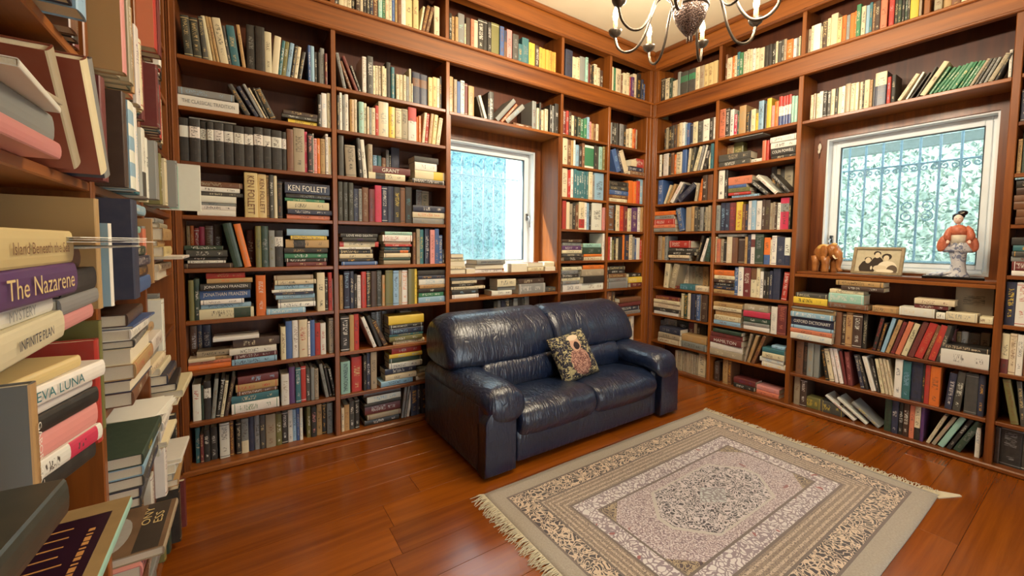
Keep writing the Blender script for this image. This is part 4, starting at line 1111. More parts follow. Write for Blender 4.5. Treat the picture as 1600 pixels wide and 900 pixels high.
BOOKS = '''
A,1,-4032,2379,372,218,148,-73,20,ch,iv,0|charcoal leaning book, first upright from left, top shelf, sofa wall\'s first bay||
A,1,-3992,2379,366,216,147,-80,20,ch,iv,0|charcoal leaning book, second upright from left, top shelf, sofa wall\'s first bay||
A,1,-3951,2379,257,233,159,-83,20,dg,iv,0|dark grey leaning book, third upright from left, top shelf, sofa wall\'s first bay||
A,1,-3924,2379,181,242,165,-134,20,cr,dg,0
A,1,-3904,2379,130,245,166,-139,20,tn,dg,0
A,1,-3888,2379,138,245,166,-149,20,tn,mr,0
A,1,-3871,2379,399,248,169,-148,20,cr,dg,0|cream leaning book, seventh upright from left, top shelf, sofa wall\'s first bay||
A,1,-3831,2379,135,216,147,-138,20,dg,cr,0
A,1,-3816,2379,397,224,152,-119,20,tl,iv,0|teal leaning book, ninth upright from left, top shelf, sofa wall\'s first bay||
A,1,-3765,2379,174,241,164,-113,20,tn,dg,0
A,0,-3742,2379,434,261,183,0,28,bk,gr,0|black book, 11th upright from left, top shelf, sofa wall\'s first bay||
A,0,-3698,2379,473,260,182,0,16,bk,cr,0|black book, 12th upright from left, top shelf, sofa wall\'s first bay||
A,0,-3651,2379,363,242,170,0,19,cr,bk,0|cream book, 13th upright from left, top shelf, sofa wall\'s first bay||
A,1,-3618,2379,353,231,157,91,20,cr,br,0|cream leaning book, 14th upright from left, top shelf, sofa wall\'s first bay||
A,1,-3583,2379,174,216,147,125,20,tl,wh,0
A,1,-3565,2379,229,214,145,116,20,ol,wh,0
A,1,-3542,2379,231,213,145,135,20,lb,dg,0
A,1,-3516,2379,155,207,141,143,20,bk,iv,0
A,1,-3498,2379,196,201,136,136,20,cr,bk,0
A,1,-3474,2379,181,178,121,166,20,dg,iv,0
A,0,-3414,2379,156,229,160,0,26,bl,wh,0
A,0,-3398,2379,199,228,160,0,25,lb,mr,0
A,0,-3378,2379,175,195,136,0,25,dg,wh,0
A,0,-3359,2379,160,196,137,0,15,bk,cr,0
A,0,-3342,2379,246,231,162,0,30,gr,dg,0
A,0,-3317,2379,146,199,139,0,15,mr,iv,0
A,1,-3754,2103,251,182,124,-495,20,dg,gd,0
A,1,-3707,2103,207,182,124,-529,20,nv,iv,0
A,1,-3678,2103,151,201,137,-467,20,gr,dg,0
A,1,-3658,2103,99,183,125,-472,20,cr,mr,0
A,1,-3645,2103,110,185,126,-406,20,bk,cr,0
A,1,-3626,2103,293,185,126,-445,20,dg,gd,0
A,0,-3363,2103,228,209,147,0,23,bk,wh,0
A,0,-3340,2103,316,221,155,0,22,wh,lb,0
A,0,-3307,2103,213,227,159,0,19,cr,dg,0
A,2,-3534,2103,275,166,113,24,34,ye,nv,0
A,2,-4067,2103,651,280,190,-19,18,wh,gr,0|white book, second from top of left stack, second shelf, sofa wall\'s first bay|THE CLASSICAL TRADITION|
A,2,-3564,2131,212,198,134,-30,17,dg,wh,0
A,2,-3560,2153,256,194,132,24,20,db,iv,0
A,2,-4063,2169,381,257,175,-34,12,gr,lb,0|grey book, first from top of left stack, second shelf, sofa wall\'s first bay||
A,0,-4067,1802,435,239,168,0,21,bk,wh,1|black book, first upright from left, third shelf, sofa wall\'s first bay||
A,0,-4023,1802,477,239,167,0,13,bk,wh,1|black book, second upright from left, third shelf, sofa wall\'s first bay||
A,0,-3975,1802,312,234,163,0,26,bk,wh,1|black book, third upright from left, third shelf, sofa wall\'s first bay||
A,0,-3943,1802,305,233,163,0,10,bk,wh,1|black book, fourth upright from left, third shelf, sofa wall\'s first bay||
A,0,-3912,1802,455,236,165,0,16,bk,wh,1|black book, fifth upright from left, third shelf, sofa wall\'s first bay||
A,0,-3866,1802,484,237,166,0,22,bk,wh,1|black book, sixth upright from left, third shelf, sofa wall\'s first bay||
A,0,-3817,1802,495,234,164,0,17,bk,wh,1|black book, seventh upright from left, third shelf, sofa wall\'s first bay||
A,0,-3766,1802,475,236,165,0,19,bk,wh,1|black book, eighth upright from left, third shelf, sofa wall\'s first bay||
A,0,-3718,1802,465,242,169,0,13,bk,wh,1|black book, ninth upright from left, third shelf, sofa wall\'s first bay||
A,0,-3671,1802,448,242,169,0,21,bk,wh,1|black book, tenth upright from left, third shelf, sofa wall\'s first bay||
A,0,-3626,1802,541,239,167,0,15,bk,wh,1|black book, 11th upright from left, third shelf, sofa wall\'s first bay||
A,0,-3571,1802,250,235,165,0,15,bk,wh,1
A,0,-3545,1802,367,257,180,0,9,br,mr,0|brown book, 13th upright from left, third shelf, sofa wall\'s first bay||
A,0,-3507,1802,629,271,190,0,16,bg,bk,0|beige book, 14th upright from left, third shelf, sofa wall\'s first bay||
A,0,-3444,1802,169,260,182,0,26,cs,cr,0
A,0,-3426,1802,275,246,172,0,13,bk,pk,0
A,0,-3398,1802,67,251,176,0,11,wh,bk,0
A,0,-3391,1802,180,224,157,0,17,pk,br,0
A,0,-3372,1802,182,227,159,0,18,or,cr,0
A,0,-3353,1802,299,227,159,0,17,tn,br,0
A,0,-3322,1802,162,261,182,0,12,wh,mr,0
A,0,-3305,1802,195,244,171,0,17,cr,ye,0
A,2,-4021,2041,80,218,148,-7,14,gr,mr,0
A,0,-3772,1502,674,267,187,0,14,iv,br,0|ivory book, first upright from left, fourth shelf, sofa wall\'s first bay|KEN FOLLETT|
A,0,-3704,1502,459,266,186,0,30,iv,br,0|ivory book, second upright from left, fourth shelf, sofa wall\'s first bay|KEN FOLLETT|
A,0,-3658,1502,141,262,183,0,32,tn,dg,0
A,0,-3643,1502,217,265,186,0,19,dg,wh,0
A,0,-3620,1502,178,262,183,0,18,cr,bk,0
A,0,-3603,1502,291,229,160,0,21,bk,br,0
A,2,-3552,1502,300,254,173,10,31,sa,bk,0
A,2,-3997,1502,343,181,123,-25,11,wh,br,0|white book, seventh from top of left stack, fourth shelf, sofa wall\'s first bay||
A,2,-3548,1533,316,259,176,19,16,nv,wh,0|navy book, fifth from top of right stack, fourth shelf, sofa wall\'s first bay||
A,2,-3996,1537,256,181,123,-14,18,wh,bk,0
A,2,-3547,1565,492,243,165,-20,12,cr,bk,0|cream book, fourth from top of right stack, fourth shelf, sofa wall\'s first bay||
A,2,-3995,1563,169,181,123,-34,25,gr,nv,0
A,2,-3995,1580,378,182,124,-3,19,wh,dg,0|white book, fourth from top of left stack, fourth shelf, sofa wall\'s first bay||
A,2,-3560,1614,203,229,156,5,22,gn,cr,0
A,2,-3997,1619,226,219,149,-22,31,dg,cr,0
A,2,-3553,1635,275,257,175,-19,17,bk,gr,0
A,2,-4029,1642,267,233,158,16,25,wh,dg,0|white book, second from top of left stack, fourth shelf, sofa wall\'s first bay||
A,2,-3561,1663,688,260,177,9,14,nv,wh,0|navy book, first from top of right stack, fourth shelf, sofa wall\'s first bay|KEN FOLLETT|
A,2,-4030,1669,317,248,168,13,23,br,bg,0|brown book, first from top of left stack, fourth shelf, sofa wall\'s first bay||
A,0,-4063,1199,158,247,98,0,170,tn,br,0
A,0,-4046,1199,179,248,98,0,170,or,iv,0
A,0,-4028,1199,242,234,98,0,170,rd,wh,0
A,0,-4003,1199,265,243,98,0,170,cs,iv,0
A,0,-3975,1199,408,249,98,0,170,br,bg,0
A,0,-3933,1199,416,259,98,0,170,db,wh,0
A,1,-3834,1199,451,264,179,-200,20,dn,tl,0|dark green leaning book, first upright from left, fifth shelf, sofa wall\'s first bay||
A,1,-3781,1199,355,263,179,-194,20,or,tn,0|orange leaning book, second upright from left, fifth shelf, sofa wall\'s first bay||
A,0,-3763,1199,373,228,98,0,170,mr,wh,0
A,0,-3723,1199,302,252,177,0,16,ol,dg,0|olive book, third upright from left, fifth shelf, sofa wall\'s first bay||
A,0,-3692,1199,381,253,177,0,23,dn,gr,0|dark green book, fourth upright from left, fifth shelf, sofa wall\'s first bay||
A,0,-3653,1199,319,228,160,0,19,gr,ol,0|grey book, fifth upright from left, fifth shelf, sofa wall\'s first bay||
A,0,-3621,1199,457,229,160,0,27,bk,wh,1|black book, sixth upright from left, fifth shelf, sofa wall\'s first bay||
A,2,-3558,1199,275,233,135,-6,19,mr,iv,0
A,2,-4065,1199,292,228,135,-23,17,db,bg,0|dark brown book, fifth from top of left stack, fifth shelf, sofa wall\'s first bay||
A,2,-3565,1227,238,247,135,-30,27,bk,wh,0
A,2,-4049,1229,156,175,119,4,15,wh,dg,0
A,2,-4064,1245,203,197,134,-15,25,bk,wh,0
A,2,-3566,1251,336,249,135,-21,32,gn,wh,0|green book, fifth from top of right stack, fifth shelf, sofa wall\'s first bay||
A,2,-4054,1266,380,191,130,-16,10,dg,wh,0|dark grey book, second from top of left stack, fifth shelf, sofa wall\'s first bay||
A,2,-3568,1285,327,253,135,-31,21,bk,tn,0|black book, fourth from top of right stack, fifth shelf, sofa wall\'s first bay||
A,2,-4062,1304,259,176,120,-9,14,dn,wh,0
A,2,-3559,1319,533,252,135,-26,24,tn,bk,1|tan book, third from top of right stack, fifth shelf, sofa wall\'s first bay||
A,2,-3535,1372,238,212,135,27,19,ye,nv,0
A,2,-3554,1397,416,245,135,13,26,lb,bk,0|light blue book, first from top of right stack, fifth shelf, sofa wall\'s first bay||
A,0,-4052,900,247,233,163,0,25,ol,cr,0|olive book, first upright from left, sixth shelf, sofa wall\'s first bay||
A,0,-4027,900,256,240,168,0,25,dn,wh,0|dark green book, second upright from left, sixth shelf, sofa wall\'s first bay||
A,0,-3726,900,513,249,175,0,23,or,wh,0|orange book, third upright from left, sixth shelf, sofa wall\'s first bay||
A,0,-3385,900,474,256,179,0,20,cr,bk,0|cream book, fourth upright from left, sixth shelf, sofa wall\'s first bay||
A,0,-3337,900,184,222,156,0,20,bk,wh,0
A,0,-3318,900,239,255,179,0,14,rd,bk,0
A,0,-3294,900,78,211,148,0,25,wh,br,0
A,2,-4004,900,597,265,180,-13,12,cr,dn,4|cream book, seventh from top of left stack, sixth shelf, sofa wall\'s first bay||
A,2,-3671,900,351,217,147,-30,13,lb,wh,0|light blue book, ninth from top of right stack, sixth shelf, sofa wall\'s first bay||
A,2,-3609,936,329,214,146,-9,21,wh,bk,0
A,2,-3999,960,267,245,167,17,32,lb,nv,0|light blue book, sixth from top of left stack, sixth shelf, sofa wall\'s first bay||
A,2,-3610,969,220,212,144,21,27,gr,nv,0
A,2,-3998,987,259,209,142,13,18,wh,bk,0
A,2,-3623,991,282,224,152,26,32,lb,br,0
A,2,-4000,1014,538,248,169,-33,33,bl,wh,0|blue book, fourth from top of left stack, sixth shelf, sofa wall\'s first bay|JONATHAN FRANZEN|
A,2,-3628,1020,156,226,154,-34,22,nv,iv,0
A,2,-3639,1036,173,234,159,-34,19,wh,bk,0
A,2,-3997,1068,406,245,167,10,12,bk,wh,0|black book, third from top of left stack, sixth shelf, sofa wall\'s first bay|JONATHAN FRANZEN|
A,2,-3629,1054,290,224,153,27,34,lb,nv,0
A,2,-3626,1084,290,235,160,16,19,cr,bk,0
A,2,-3966,1109,276,224,152,-4,24,tn,or,0|tan book, second from top of left stack, sixth shelf, sofa wall\'s first bay||
A,2,-3626,1113,307,222,151,-29,30,bg,br,0
A,2,-3967,1137,333,189,129,-33,28,rd,tn,0|red book, first from top of left stack, sixth shelf, sofa wall\'s first bay||
A,0,-4064,606,343,239,98,0,170,br,wh,0
A,0,-4029,606,259,242,98,0,170,nv,iv,0
A,0,-4002,606,398,238,98,0,170,nv,wh,0
A,0,-3600,606,279,211,148,0,18,cr,br,0
A,0,-3571,606,356,243,170,0,27,bl,iv,0|blue book, second upright from left, seventh shelf, sofa wall\'s first bay||
A,0,-3534,606,361,245,172,0,28,wh,br,0|white book, third upright from left, seventh shelf, sofa wall\'s first bay||
A,0,-3497,606,508,247,173,0,19,cr,rd,0|cream book, fourth upright from left, seventh shelf, sofa wall\'s first bay||
A,0,-3446,606,145,233,163,0,14,wh,nv,0
A,0,-3431,606,278,239,167,0,17,bl,ye,0
A,0,-3402,606,327,214,150,0,25,rd,bk,0
A,0,-3369,606,331,211,148,0,23,wh,rd,0
A,0,-3315,606,292,239,167,0,28,bg,nv,0
A,2,-3857,606,354,235,135,-4,26,lb,nv,0|light blue book, tenth from top of stack, seventh shelf, sofa wall\'s first bay||
A,2,-4064,606,316,203,135,-12,31,or,sa,0|orange book, ninth from top of stack, seventh shelf, sofa wall\'s first bay||
A,2,-4061,638,188,201,135,-21,26,sa,br,0
A,2,-3847,642,298,226,135,18,29,mr,wh,0|maroon book, seventh from top of stack, seventh shelf, sofa wall\'s first bay||
A,2,-4061,657,209,124,90,-20,15,cr,mr,0
A,2,-3944,657,193,86,90,-13,24,tn,mr,0
A,2,-3868,672,374,244,135,-10,13,wh,bk,0|white book, fourth from top of stack, seventh shelf, sofa wall\'s first bay||
A,2,-4022,679,318,157,107,-32,31,bg,bk,0
A,2,-3849,710,532,246,135,-16,33,db,cr,0|dark brown book, second from top of stack, seventh shelf, sofa wall\'s first bay||
A,2,-3945,764,235,229,135,-3,14,wh,nv,0
A,0,-4051,305,390,216,151,0,41,wh,rd,0|white book, first upright from left, eighth shelf, sofa wall\'s first bay||
A,0,-4011,305,121,206,144,0,39,dn,iv,0
A,0,-3998,305,338,227,159,0,35,bk,wh,1|black book, third upright from left, eighth shelf, sofa wall\'s first bay||
A,1,-3967,305,203,236,161,92,30,gr,br,0
A,1,-3945,305,204,237,161,138,30,bk,wh,0
A,1,-3923,305,161,216,147,141,30,cr,nv,0
A,1,-3905,305,206,235,160,191,30,db,iv,0
A,0,-3602,305,438,202,141,0,30,wh,bg,0|white book, eighth upright from left, eighth shelf, sofa wall\'s first bay||
A,0,-3557,305,361,241,169,0,39,pu,wh,0|purple book, ninth upright from left, eighth shelf, sofa wall\'s first bay||
A,0,-3520,305,302,233,163,0,29,tl,wh,0
A,0,-3489,305,296,236,165,0,35,rd,wh,0
A,0,-3459,305,267,217,152,0,36,dg,wh,0
A,0,-3431,305,214,220,154,0,29,gr,nv,0
A,0,-3409,305,250,209,146,0,30,bg,dg,0
A,1,-3341,305,206,237,161,-169,30,gr,bk,0
A,1,-3315,305,138,226,154,-165,30,bk,cr,0
A,1,-3292,305,175,203,138,-171,30,bk,wh,0
A,2,-3864,305,610,251,170,-22,30,wh,gn,0|white book, fifth from top of stack, eighth shelf, sofa wall\'s first bay||
A,2,-3865,367,450,249,169,-16,38,tl,cr,0|teal book, fourth from top of stack, eighth shelf, sofa wall\'s first bay||
A,2,-3839,412,258,214,145,34,39,br,wh,0
A,2,-3843,438,428,224,152,9,31,tn,rd,0|tan book, second from top of stack, eighth shelf, sofa wall\'s first bay||
A,2,-3832,482,473,214,146,22,36,mr,lb,0|maroon book, first from top of stack, eighth shelf, sofa wall\'s first bay||
A,0,-4048,34,233,213,149,0,81,tl,cr,0
A,0,-4025,34,157,175,122,0,68,mr,iv,0
A,0,-4008,34,300,195,137,0,69,bk,wh,0
A,0,-3977,34,349,198,138,0,78,bk,wh,0|black book, fourth upright from left, bottom shelf, sofa wall\'s first bay||
A,0,-3931,34,495,217,152,0,67,wh,bk,0|white book, fifth upright from left, bottom shelf, sofa wall\'s first bay||
A,0,-3881,34,206,218,153,0,69,br,gd,0
A,0,-3848,34,257,203,142,0,74,bk,cr,0
A,0,-3821,34,375,217,152,0,71,gr,cr,2|grey book, eighth upright from left, bottom shelf, sofa wall\'s first bay||
A,0,-3783,34,304,222,155,0,78,nv,gr,0
A,0,-3751,34,288,221,155,0,80,gr,bk,0
A,0,-3722,34,292,220,154,0,71,dg,iv,0
A,0,-3691,34,552,217,152,0,66,bg,br,0|beige book, 12th upright from left, bottom shelf, sofa wall\'s first bay||
A,0,-3635,34,335,209,146,0,68,ol,wh,0
A,0,-3601,34,350,216,151,0,71,bk,wh,0
A,0,-3565,34,270,216,151,0,74,wh,dg,0
A,0,-3537,34,208,213,149,0,78,lb,nv,0
A,0,-3515,34,177,219,153,0,72,bl,cr,0
A,0,-3497,34,179,219,153,0,66,wh,lb,0
A,0,-3453,34,249,213,149,0,80,ol,wh,0
A,0,-3427,34,332,209,146,0,68,bk,pk,0
A,0,-3393,34,337,214,150,0,80,tn,bk,0
A,0,-3358,34,271,215,150,0,82,bk,gd,0
A,0,-3330,34,381,213,149,0,69,gr,bk,0
A,0,-3252,2900,254,120,90,0,30,dg,wh,0
A,0,-3226,2900,302,81,90,0,25,cr,nv,0
A,0,-3195,2900,216,83,90,0,34,cr,bk,0
A,0,-3172,2900,290,92,90,0,38,cr,br,0
A,0,-3143,2900,239,97,90,0,41,bk,cr,0
A,0,-3118,2900,315,103,90,0,28,db,cr,0
A,0,-3085,2900,179,119,90,0,40,cr,br,0
A,0,-3067,2900,227,117,90,0,38,bk,cr,0
A,0,-3043,2900,182,119,90,0,34,dg,cr,0
A,0,-3024,2900,231,127,90,0,32,nv,iv,0
A,0,-3000,2900,331,142,100,0,41,br,iv,0
A,0,-2967,2900,286,147,103,0,34,mt,wh,0
A,0,-2937,2900,190,149,104,0,36,gn,cr,0
A,0,-2918,2900,241,162,114,0,32,cr,or,0
A,0,-2893,2900,213,169,119,0,34,cr,dg,0
A,0,-2871,2900,205,177,124,0,35,bl,lb,0
A,0,-2849,2900,166,182,128,0,33,tn,dg,0
A,0,-2832,2900,270,191,134,0,29,br,tn,0
A,0,-2804,2900,336,198,139,0,36,wh,cr,0
A,0,-2770,2900,521,215,151,0,41,iv,dg,0|ivory book, 20th upright from left, gallery shelf, sofa wall\'s second bay||
A,0,-2717,2900,401,224,157,0,28,iv,mr,0
A,1,-2674,2900,151,198,134,170,30,cr,dg,0
A,1,-2657,2900,258,216,147,229,30,br,gd,0
A,1,-2628,2900,259,215,146,243,30,br,iv,0
A,0,-2555,2900,426,226,158,0,28,cr,br,0
A,1,-3206,2379,211,226,154,-207,20,gr,dg,0
A,1,-3164,2379,171,184,125,-350,20,br,wh,0
A,1,-3127,2379,197,225,153,-387,20,mr,br,0
A,1,-3102,2379,140,172,117,-354,20,dg,wh,0
A,0,-3081,2379,303,244,171,0,25,wh,bg,0
A,0,-3050,2379,403,252,176,0,14,dg,wh,0|dark grey book, sixth upright from left, top shelf, sofa wall\'s second bay||
A,0,-3009,2379,176,203,142,0,31,cr,dg,0
A,0,-2991,2379,187,208,146,0,31,cr,dg,0
A,0,-2971,2379,198,208,146,0,28,cr,dg,0
A,0,-2951,2379,210,209,146,0,16,cr,bk,0
A,0,-2929,2379,132,202,142,0,26,cr,bk,0
A,0,-2915,2379,314,250,175,0,31,bk,wh,0
A,0,-2883,2379,236,221,155,0,22,tl,iv,0
A,0,-2849,2379,219,179,126,0,19,cr,br,0
A,0,-2826,2379,283,183,128,0,23,cr,br,0
A,0,-2797,2379,202,184,129,0,16,cr,br,0
A,0,-2776,2379,225,181,127,0,22,gr,br,0
A,0,-2752,2379,152,241,168,0,23,cr,or,0
A,0,-2737,2379,99,137,96,0,16,cr,br,0
A,0,-2726,2379,567,226,158,0,25,nv,br,1|navy book, 20th upright from left, top shelf, sofa wall\'s second bay||
A,0,-2668,2379,602,225,158,0,31,nv,br,1|navy book, 21st upright from left, top shelf, sofa wall\'s second bay||
A,0,-2607,2379,330,212,149,0,16,iv,bk,0
A,0,-2573,2379,300,221,155,0,15,iv,mr,0
A,0,-2543,2379,280,221,154,0,18,cr,nv,0
A,0,-2514,2379,143,240,168,0,20,bk,gd,0
A,0,-3245,2103,125,227,159,0,18,bk,iv,0
A,0,-3231,2103,152,245,171,0,16,wh,dg,0
A,0,-3215,2103,189,233,163,0,16,gr,bk,0
A,0,-3196,2103,218,244,171,0,23,wh,nv,0
A,0,-3164,2103,267,219,153,0,27,tn,br,0
A,0,-3137,2103,195,223,156,0,27,cr,br,0
A,0,-3109,2103,339,210,147,0,14,mt,br,0
A,0,-3075,2103,210,211,148,0,29,cr,dg,0
A,0,-3053,2103,135,188,132,0,17,cr,or,0
A,0,-3039,2103,165,184,129,0,18,gr,dg,0
A,0,-3021,2103,254,189,132,0,25,cr,bk,0
A,0,-2995,2103,217,208,145,0,24,rd,wh,0
A,0,-2972,2103,709,244,171,0,29,cr,gr,0|cream book, 13th upright from left, second shelf, sofa wall\'s second bay||
A,0,-2901,2103,451,220,154,0,25,ye,mr,0
A,0,-2855,2103,438,216,151,0,18,cr,bk,0
A,0,-2811,2103,488,223,156,0,27,bg,bk,0|beige book, 16th upright from left, second shelf, sofa wall\'s second bay||
A,0,-2758,2103,628,246,172,0,29,wh,rd,3|white book, 17th upright from left, second shelf, sofa wall\'s second bay||
A,0,-2694,2103,112,186,130,0,30,or,gd,0
A,0,-2682,2103,212,195,137,0,25,or,cr,0
A,1,-2658,2103,222,225,153,101,20,cr,mr,0
A,1,-2634,2103,224,221,150,68,20,rd,wh,0
A,1,-2608,2103,260,226,154,102,20,tn,mr,0
A,1,-2580,2103,320,223,151,104,20,iv,bk,0
A,1,-2545,2103,299,207,141,141,20,cr,mr,0
A,0,-3239,1802,338,271,190,0,30,dg,cr,0|dark grey book, first upright from left, third shelf, sofa wall\'s second bay||
A,1,-3194,1802,663,210,143,-38,20,bg,bk,0|beige leaning book, second upright from left, third shelf, sofa wall\'s second bay||
A,1,-3108,1802,238,266,181,-69,20,bk,wh,0
A,1,-3081,1802,257,260,176,-81,20,wh,bk,0
A,0,-3049,1802,305,236,165,0,19,bg,br,0
A,0,-2974,1802,270,196,98,0,170,lb,bk,0
A,0,-2946,1802,320,197,98,0,170,tl,iv,0
A,0,-2913,1802,324,186,98,0,170,br,iv,0
A,0,-2880,1802,231,245,98,0,170,gr,dg,0
A,0,-2856,1802,137,214,98,0,170,bk,cr,0
A,0,-2841,1802,627,270,98,0,170,nv,cr,0
A,2,-2733,1802,341,262,135,13,20,bk,wh,0
A,2,-3046,1802,462,257,135,-21,10,cr,bk,1|cream book, second from top of left stack, third shelf, sofa wall\'s second bay||
A,2,-2713,1837,632,241,135,29,26,cr,ye,4|cream book, third from top of right stack, third shelf, sofa wall\'s second bay||
A,2,-3032,1849,498,290,135,-27,33,mr,wh,0|maroon book, first from top of left stack, third shelf, sofa wall\'s second bay|GRANT|
A,2,-2713,1900,574,174,118,18,22,wh,dg,0
A,2,-2713,1958,461,193,131,23,34,bk,or,0
A,0,-3245,1502,299,262,183,0,28,ch,gr,0
A,0,-3214,1502,319,261,182,0,23,ch,gr,0
A,0,-3182,1502,324,259,182,0,14,ch,gr,0
A,0,-3149,1502,345,223,156,0,28,nv,gr,0
A,0,-3114,1502,230,225,158,0,25,gr,dg,0
A,0,-3090,1502,423,235,165,0,23,br,bg,0|brown book, sixth upright from left, fourth shelf, sofa wall\'s second bay||
A,0,-3047,1502,413,228,159,0,17,mr,bk,0
A,0,-3005,1502,455,257,180,0,16,cs,rd,0|crimson book, eighth upright from left, fourth shelf, sofa wall\'s second bay||
A,0,-2958,1502,400,255,178,0,17,nv,wh,0
A,0,-2918,1502,453,257,180,0,17,nv,lb,0|navy book, tenth upright from left, fourth shelf, sofa wall\'s second bay||
A,0,-2871,1502,489,257,180,0,19,bk,ye,0|black book, 11th upright from left, fourth shelf, sofa wall\'s second bay||
A,0,-2822,1502,374,257,180,0,26,br,bk,0
A,0,-2784,1502,496,264,185,0,24,bk,tl,0|black book, 13th upright from left, fourth shelf, sofa wall\'s second bay||
A,0,-2647,1502,464,270,98,0,170,gr,mr,0
A,0,-2600,1502,579,266,98,0,170,bg,dn,0
A,2,-2724,1502,450,253,135,-3,33,gr,bg,0
A,2,-2727,1547,439,256,135,-12,28,cr,sa,0
A,2,-2727,1592,467,256,135,1,21,nv,wh,0
A,0,-2729,1199,239,237,166,0,22,br,gd,0
A,0,-2704,1199,276,263,184,0,14,bg,br,0
A,0,-2676,1199,325,260,182,0,27,tl,ye,0
A,0,-2633,1199,376,266,186,0,29,nv,wh,0
A,0,-2594,1199,381,260,182,0,17,pk,br,0
A,0,-2555,1199,349,268,187,0,20,bl,gd,0
A,0,-2520,1199,277,220,154,0,21,bl,cr,0
A,0,-2491,1199,193,110,90,0,25,bk,wh,0
A,2,-3227,1199,258,238,162,-34,22,bl,wh,0
A,2,-2945,1199,297,198,135,21,31,bg,br,0
A,2,-3243,1225,211,230,157,-22,24,bk,gd,0
A,2,-2945,1229,199,198,135,-17,29,dn,wh,0
A,2,-3243,1247,310,222,151,19,28,cr,bk,0
A,2,-2941,1250,321,198,135,-7,30,cr,nv,0
A,2,-3243,1278,302,222,151,14,31,bk,iv,0
A,2,-2941,1282,215,189,129,-7,28,bk,or,4
A,2,-2936,1304,256,185,126,-30,27,tl,gd,0
A,2,-3242,1309,164,206,140,-28,17,wh,nv,0
A,2,-3242,1326,363,262,178,28,34,cr,rd,5|cream book, third from top of left stack, fifth shelf, sofa wall\'s second bay||
A,2,-2936,1330,166,194,132,-16,11,rd,wh,0
A,2,-2940,1347,190,198,134,-14,33,cr,mr,0
A,2,-3223,1363,272,228,155,-7,15,bk,pu,0|black book, second from top of left stack, fifth shelf, sofa wall\'s second bay|SAM|
A,2,-2952,1367,457,216,147,-30,14,wh,rd,0
A,2,-3234,1390,279,246,167,0,22,bk,wh,0|black book, first from top of left stack, fifth shelf, sofa wall\'s second bay|LOVE AND DEATH|
A,2,-2935,1413,239,198,134,-27,15,mt,br,0
A,0,-3243,900,239,234,164,0,32,tn,bk,0
A,0,-3218,900,367,259,181,0,16,nv,lb,0|navy book, second upright from left, sixth shelf, sofa wall\'s second bay||
A,0,-3180,900,268,259,182,0,16,nv,cr,0
A,0,-3153,900,203,239,167,0,19,bk,wh,0
A,0,-3132,900,258,230,161,0,21,wh,gr,0
A,0,-3105,900,338,253,177,0,15,rd,br,0
A,0,-3070,900,304,256,179,0,18,bk,iv,0
A,0,-3039,900,403,255,178,0,14,db,gd,0|dark brown book, eighth upright from left, sixth shelf, sofa wall\'s second bay||
A,0,-2998,900,353,258,181,0,19,ch,gr,0
A,0,-2958,900,236,224,157,0,30,tn,or,0
A,0,-2934,900,536,258,181,0,24,ol,dg,0|olive book, 11th upright from left, sixth shelf, sofa wall\'s second bay||
A,0,-2879,900,420,254,178,0,23,lb,nv,0
A,0,-2836,900,230,254,178,0,31,bg,dg,0
A,0,-2812,900,449,255,178,0,29,wh,or,0
A,0,-2767,900,492,264,185,0,16,ol,bk,0|olive book, 15th upright from left, sixth shelf, sofa wall\'s second bay||
A,0,-2717,900,187,263,184,0,22,ye,ol,0
A,2,-2686,900,446,215,146,3,25,lb,wh,0
A,2,-2686,945,332,205,139,32,26,gn,wh,0
A,2,-2691,979,306,220,149,31,19,bk,wh,0|black book, fifth from top of stack, sixth shelf, sofa wall\'s second bay|HP|
A,2,-2681,1010,271,210,143,33,19,tn,br,0
A,2,-2684,1038,443,213,145,7,23,wh,lb,0
A,2,-2690,1082,270,219,149,0,20,nv,gd,0
A,2,-2690,1110,382,219,149,7,23,bk,wh,0
A,0,-3243,606,574,245,171,0,21,bk,wh,0|black book, first upright from left, seventh shelf, sofa wall\'s second bay||
A,0,-3185,606,293,250,175,0,19,tn,ye,0
A,0,-3155,606,341,253,177,0,26,rd,nv,0
A,1,-3024,606,237,239,162,-366,20,wh,dg,0
A,1,-2985,606,252,246,168,-356,20,bk,gd,0
A,1,-2949,606,301,206,140,-438,20,db,gd,0
A,0,-2997,606,292,229,98,0,170,gr,bk,0
A,0,-2967,606,417,232,98,0,170,gr,bk,0
A,0,-2924,606,424,234,98,0,170,dg,cr,0
A,0,-2780,606,909,218,98,0,170,bg,dg,0
A,0,-2688,606,802,205,98,0,170,br,wh,0
A,2,-2880,606,262,240,135,-6,25,cr,br,0
A,2,-2911,633,333,251,135,-13,11,ol,wh,0
A,2,-2911,667,200,258,135,6,20,tl,gd,0
A,2,-2911,687,392,258,135,28,12,nv,lb,0
A,2,-2910,727,260,258,135,-2,20,bk,wh,0
A,2,-2910,753,631,270,135,-18,33,ye,nv,0|yellow book, first from top of stack, seventh shelf, sofa wall\'s second bay||
A,0,-3242,305,601,227,159,0,33,mt,nv,0|mint green book, first upright from left, eighth shelf, sofa wall\'s second bay|INTERNATIONAL|
A,0,-3170,305,685,247,173,0,41,rd,iv,0|red book, second upright from left, eighth shelf, sofa wall\'s second bay||
A,0,-3093,305,217,255,178,0,27,bk,cr,0
A,0,-3070,305,276,262,184,0,35,nv,wh,0
A,0,-3042,305,417,268,188,0,26,bg,dg,0|beige book, fifth upright from left, eighth shelf, sofa wall\'s second bay||
A,0,-2590,305,411,197,88,0,180,gr,br,0
A,0,-2548,305,417,178,88,0,180,br,iv,0
A,2,-2974,305,382,240,135,25,23,lb,nv,0
A,2,-2702,305,275,154,104,-26,33,wh,br,0
A,2,-2939,344,384,234,135,-6,23,cr,dg,0
A,2,-2689,333,275,141,96,6,26,bg,br,0
A,2,-2682,361,250,134,91,17,29,gr,mr,0
